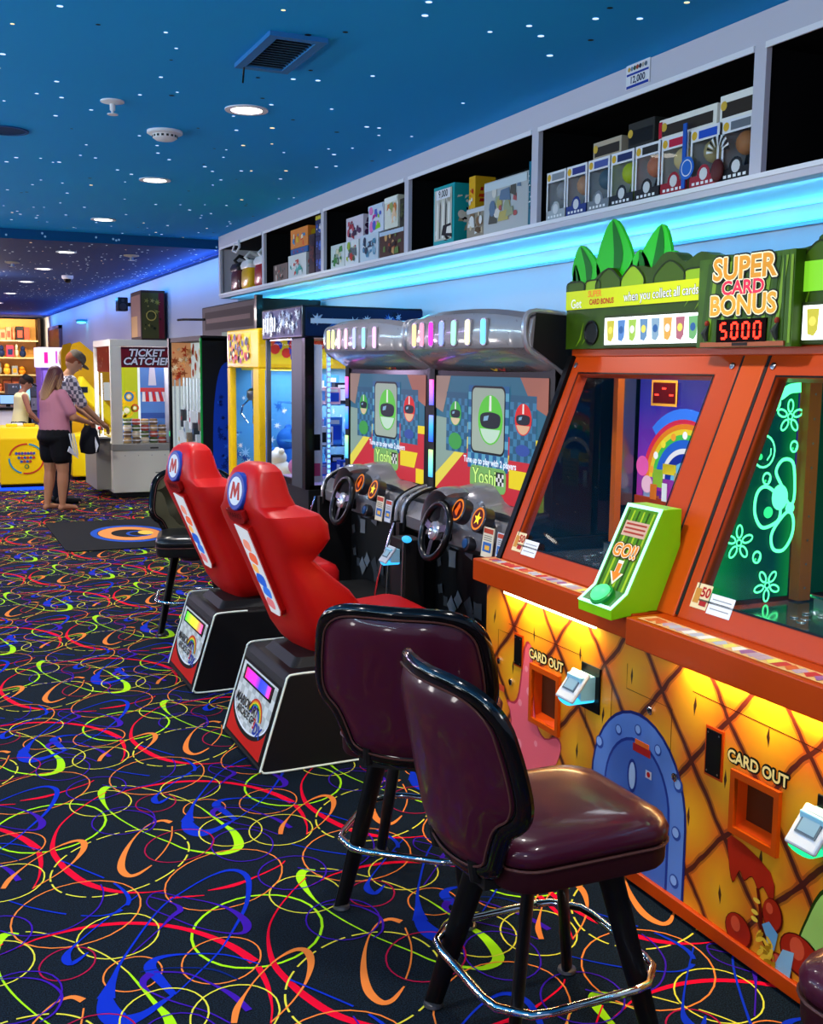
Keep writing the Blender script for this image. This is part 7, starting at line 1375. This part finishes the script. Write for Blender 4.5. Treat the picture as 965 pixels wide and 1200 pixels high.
    if stripes:
        for j in range(3): a = MB(); a.tube([V(.02+.03*j, -.215*S1, .93), V(.06+.03*j, -.20*S1, .80), V(.12+.025*j, -.17*S1, .665)], .009*k, WHT, 6); a.build('stripe', sh_, smooth=True)
        a = MB(); a.loft([[V(.0, -.21*S1, .72), V(.19, -.16*S1, .62), V(.16, -.17*S1, .66), V(.02, -.215*S1, .78)], [V(.0, -.20*S1, .72), V(.19, -.15*S1, .62), V(.16, -.16*S1, .66), V(.02, -.205*S1, .78)]], WHT); a.build('hem_panel', sh_)
    # hair
    if hair:
        a = MB(); a.ell(hd(-.018, 0, .022), (.098*k, .088*k, .104*k), hair, 18, 12, HR)
        if longhair:
            R = []
            for z, w_, d_, x in ((.06, .08, .06, -.03), (0, .095, .07, -.045), (-.08, .10, .065, -.06), (-.16, .108, .055, -.075), (-.22, .105, .045, -.09), (-.28, .085, .03, -.095), (-.32, .05, .02, -.10)):
                R.append([hd(x+d_*cos(2*pi*q_/18)*(1+.06*sin(q_*5)), w_*sin(2*pi*q_/18), z) for q_ in range(18)])
            a.loft(R, hair); a.caps(hd(.02, -.085, .03), .02*k, hd(.01, -.09, -.16), .028*k, hair); a.caps(hd(.02, .085, .03), .02*k, hd(.01, .09, -.16), .028*k, hair)
        a.build('hair', t, remesh=.011, smoothit=2)
    if cap:
        a = MB(); F_ = Fr(hd(-.005, 0, .035), HR @ Vector((1, 0, 0)), Vector((0, 1, 0)))
        a.loft([[F_(r_*1.08*k*cos(2*pi*q_/24), r_*k*sin(2*pi*q_/24), h_*k) for q_ in range(24)] for r_, h_ in ((.096, -.01), (.098, .02), (.09, .055), (.065, .083), (.02, .095))], cap)
        a.build('cap_crown', t, smooth=True)
        a = MB(); P = [(x*k, y*k) for x, y in spline([(.06, -.085), (.13, -.075), (.175, -.03), (.175, .03), (.13, .075), (.06, .085)], 4)]; a.prism(F_, P, -.012*k, -.004*k, cap); a.build('cap_brim', t)
    if shoes:
        for i, s in enumerate((-1, 1)):
            dx = legs[i][0]; a = MB(); a.caps(V(dx-.05, s*.095, .045), .045*k, V(dx+.15, s*.11, .035), .036*k, shoes); a.build('shoe', t, smooth=True)
    t.location = loc; t.rotation_euler = (0, 0, rz); return t
pink = M('b87888', .8, bump=.2, bscale=90)
def hair_tone():
    m = bpy.data.materials.new('two_tone_hair'); m.use_nodes = True; nt = m.node_tree; b = nt.nodes['Principled BSDF']
    tc = nt.nodes.new('ShaderNodeTexCoord'); sp = nt.nodes.new('ShaderNodeSeparateXYZ'); nt.links.new(tc.outputs['Object'], sp.inputs[0])
    w = nt.nodes.new('ShaderNodeTexWave'); w.bands_direction = 'Y'; w.inputs['Scale'].default_value = 22; w.inputs['Distortion'].default_value = 3; nt.links.new(tc.outputs['Object'], w.inputs['Vector'])
    ad = nt.nodes.new('ShaderNodeMath'); ad.operation = 'MULTIPLY_ADD'; ad.inputs[1].default_value = .12; nt.links.new(w.outputs[1], ad.inputs[0]); nt.links.new(sp.outputs[2], ad.inputs[2])
    mr = nt.nodes.new('ShaderNodeMapRange'); mr.inputs['From Min'].default_value = 1.14; mr.inputs['From Max'].default_value = 1.55; nt.links.new(ad.outputs[0], mr.inputs[0])
    cr = nt.nodes.new('ShaderNodeValToRGB'); cr.color_ramp.elements[0].color = (*hexc('c89858'), 1); cr.color_ramp.elements[1].color = (*hexc('4a1c1c'), 1); nt.links.new(mr.outputs[0], cr.inputs[0])
    nt.links.new(cr.outputs[0], b.inputs['Base Color']); b.inputs['Roughness'].default_value = .55; return m
hair_m = hair_tone()
def plaid_m():
    m = bpy.data.materials.new('plaid_cloth'); m.use_nodes = True; nt = m.node_tree; b = nt.nodes['Principled BSDF']; tc = nt.nodes.new('ShaderNodeTexCoord')
    c1 = nt.nodes.new('ShaderNodeTexChecker'); c1.inputs['Scale'].default_value = 22; c1.inputs[1].default_value = (*hexc('c8c4c8'), 1); c1.inputs[2].default_value = (*hexc('585868'), 1)
    nt.links.new(tc.outputs['Object'], c1.inputs[0]); nt.links.new(c1.outputs[0], b.inputs['Base Color']); b.inputs['Roughness'].default_value = .9; return m
w1 = person('woman in a dusty pink t-shirt and black shorts seen from behind at the ticket machine', (1.345, 12.58, 0), radians(28), 1.57, 1.22, 'b07858',
       arms=[((.10, -.25, 1.12), (.36, -.16, 1.05)), ((.10, .25, 1.12), (.36, .16, 1.08))], shirt=pink, sleeve=.72, bottoms=M('0c0c10', .7), hair=hair_m, longhair=True, hem=.84, stripes=True, legs=((.03, 0), (-.05, 0)), headtilt=.25)
person('tall person in a patterned cap and plaid shirt reaching to the ticket machine', (1.46, 13.15, 0), radians(12), 1.76, 1.0, 'b88868',
       arms=[((.18, -.24, 1.12), (.42, -.20, .90)), ((.20, .24, 1.12), (.44, .10, .92))], shirt=plaid_m(), sleeve=.95, bottoms=M('141824', .8), short=False, hair=M('8a4a30', .7, bump=.3), cap=M('5c5448', .8, var=.6, vscale=40), shoes=M('181818', .5), lean=.22, headtilt=.45)
person('young person in a pale yellow tank top and black cap behind the yellow game cabinet', (1.24, 15.85, 0), radians(10), 1.44, .9, '9a6a58',
       arms=[((.10, -.22, 1.14), (.26, -.16, .98)), ((.10, .22, 1.14), (.28, .14, 1.0))], shirt=M('d8d4a0', .8), tank=True, bottoms=M('202838', .8), hair=M('3a2820', .8), cap=M('0c0c10', .7), lean=.12, headtilt=.35, shoes=M('202020', .5))
# bag held by the woman
t = thing('shoulder_bag', 'black shoulder bag hanging from the hand of the woman in pink', 'bag', (1.67, 12.74, .6))
a = MB(); a.loft([[(1.74+w_*cos(q), 12.76+d_*sin(q), z) for q in [2*pi*k/16 for k in range(16)]] for z, w_, d_ in ((.60, .03, .02), (.62, .10, .05), (.72, .115, .06), (.86, .09, .045), (.93, .05, .02))], M('14161c', .6)); a.build('bag_body', t, smooth=True)
a = MB(); a.tube([(1.69, 12.76, .92), (1.70, 12.72, .99), (1.76, 12.72, .99), (1.80, 12.76, .92)], .008, M('14161c', .6), 8); a.build('strap', t, smooth=True)
a = MB(); a.loft([[(1.80, 12.70, .62), (1.83, 12.70, .70), (1.795, 12.70, .80), (1.79, 12.70, .74)], [(1.80, 12.71, .62), (1.83, 12.71, .70), (1.795, 12.71, .80), (1.79, 12.71, .74)]], WHT); a.build('white_panel', t)

# ================================================================ CAMERA, WORLD
cam = bpy.data.cameras.new('camera'); co = bpy.data.objects.new('camera', cam); COL.objects.link(co)
W_PX, H_PX, FPX = 965, 1200, 1275.
cam.sensor_fit = 'VERTICAL'; cam.sensor_height = 24; cam.lens = 24*FPX/H_PX; cam.clip_start = .05; cam.clip_end = 100
yaw, pitch, roll = radians(24.3), math.atan(170/1275), .0102
Fw = Vector((sin(yaw)*cos(pitch), cos(yaw)*cos(pitch), -sin(pitch))); R0 = Vector((cos(yaw), -sin(yaw), 0)); D0 = Fw.cross(R0)
Rc = R0*cos(roll)-D0*sin(roll); Dc = R0*sin(roll)+D0*cos(roll)
co.matrix_world = Matrix((Rc, -Dc, -Fw)).transposed().to_4x4(); co.location = (0, 0, 1.62)
S.camera = co
w = bpy.data.worlds.new('world'); S.world = w; w.use_nodes = True
w.node_tree.nodes['Background'].inputs[0].default_value = (.55, .68, 1.0, 1); w.node_tree.nodes['Background'].inputs[1].default_value = .55
def glow(x, y, z, e, c, r=.22):
    l = bpy.data.lights.new('glow', 'POINT'); l.energy = e; l.color = c; l.shadow_soft_size = r; o = bpy.data.objects.new('glow', l); COL.objects.link(o); o.location = (x, y, z)
for i in range(5): glow(-2.6, .5+2.6*i, 1.4, 52, (1, .95, .92))  # added bare fill lamps standing in for unseen games across the aisle
glow(-1.0, -1.2, 2.0, 60, (1, .97, .93)); glow(.6, 14.3, 2.3, 30, (1, .8, .72), .08); glow(-.5, 18.5, 1.9, 95, (1, .78, .8)); glow(-2, 15, 1.6, 70, (.8, .6, 1)); glow(-1.5, 23, 1.8, 80, (.7, .5, 1))  # more added fill without fixtures: behind the viewer and toward the far end
for k in range(4): strip_lamp((-3.2, .8+3*k, 2.25), (.85, 0, .5), 2.9, .04, 42, (.5, .8, 1.0), None)  # unseen strips added opposite the shelf to brighten the near ceiling
for k in range(4): strip_lamp((-3.2, 13+3.4*k, 2.2), (.85, 0, .5), 3.2, .04, 22, (.6, .45, 1.0), None)  # added violet strips out of view, tinting the far ceiling
area('lamp', (.5, 25.5, 2.2), (0, .2, 1), 4.5, .3, 45, (.06, .35, 1)); area('lamp', (-.5, 20, 2.3), (0, 0, 1), 3, .3, 22, (.35, .1, 1))  # uplights added over the far end, no fixtures modelled
S.view_settings.view_transform = 'Standard'; S.view_settings.look = 'None'; S.view_settings.gamma = 1; S.view_settings.use_curve_mapping = False
S.view_settings.exposure = 0.25
for o in bpy.data.objects:
    if '_o' in o: del o['_o']
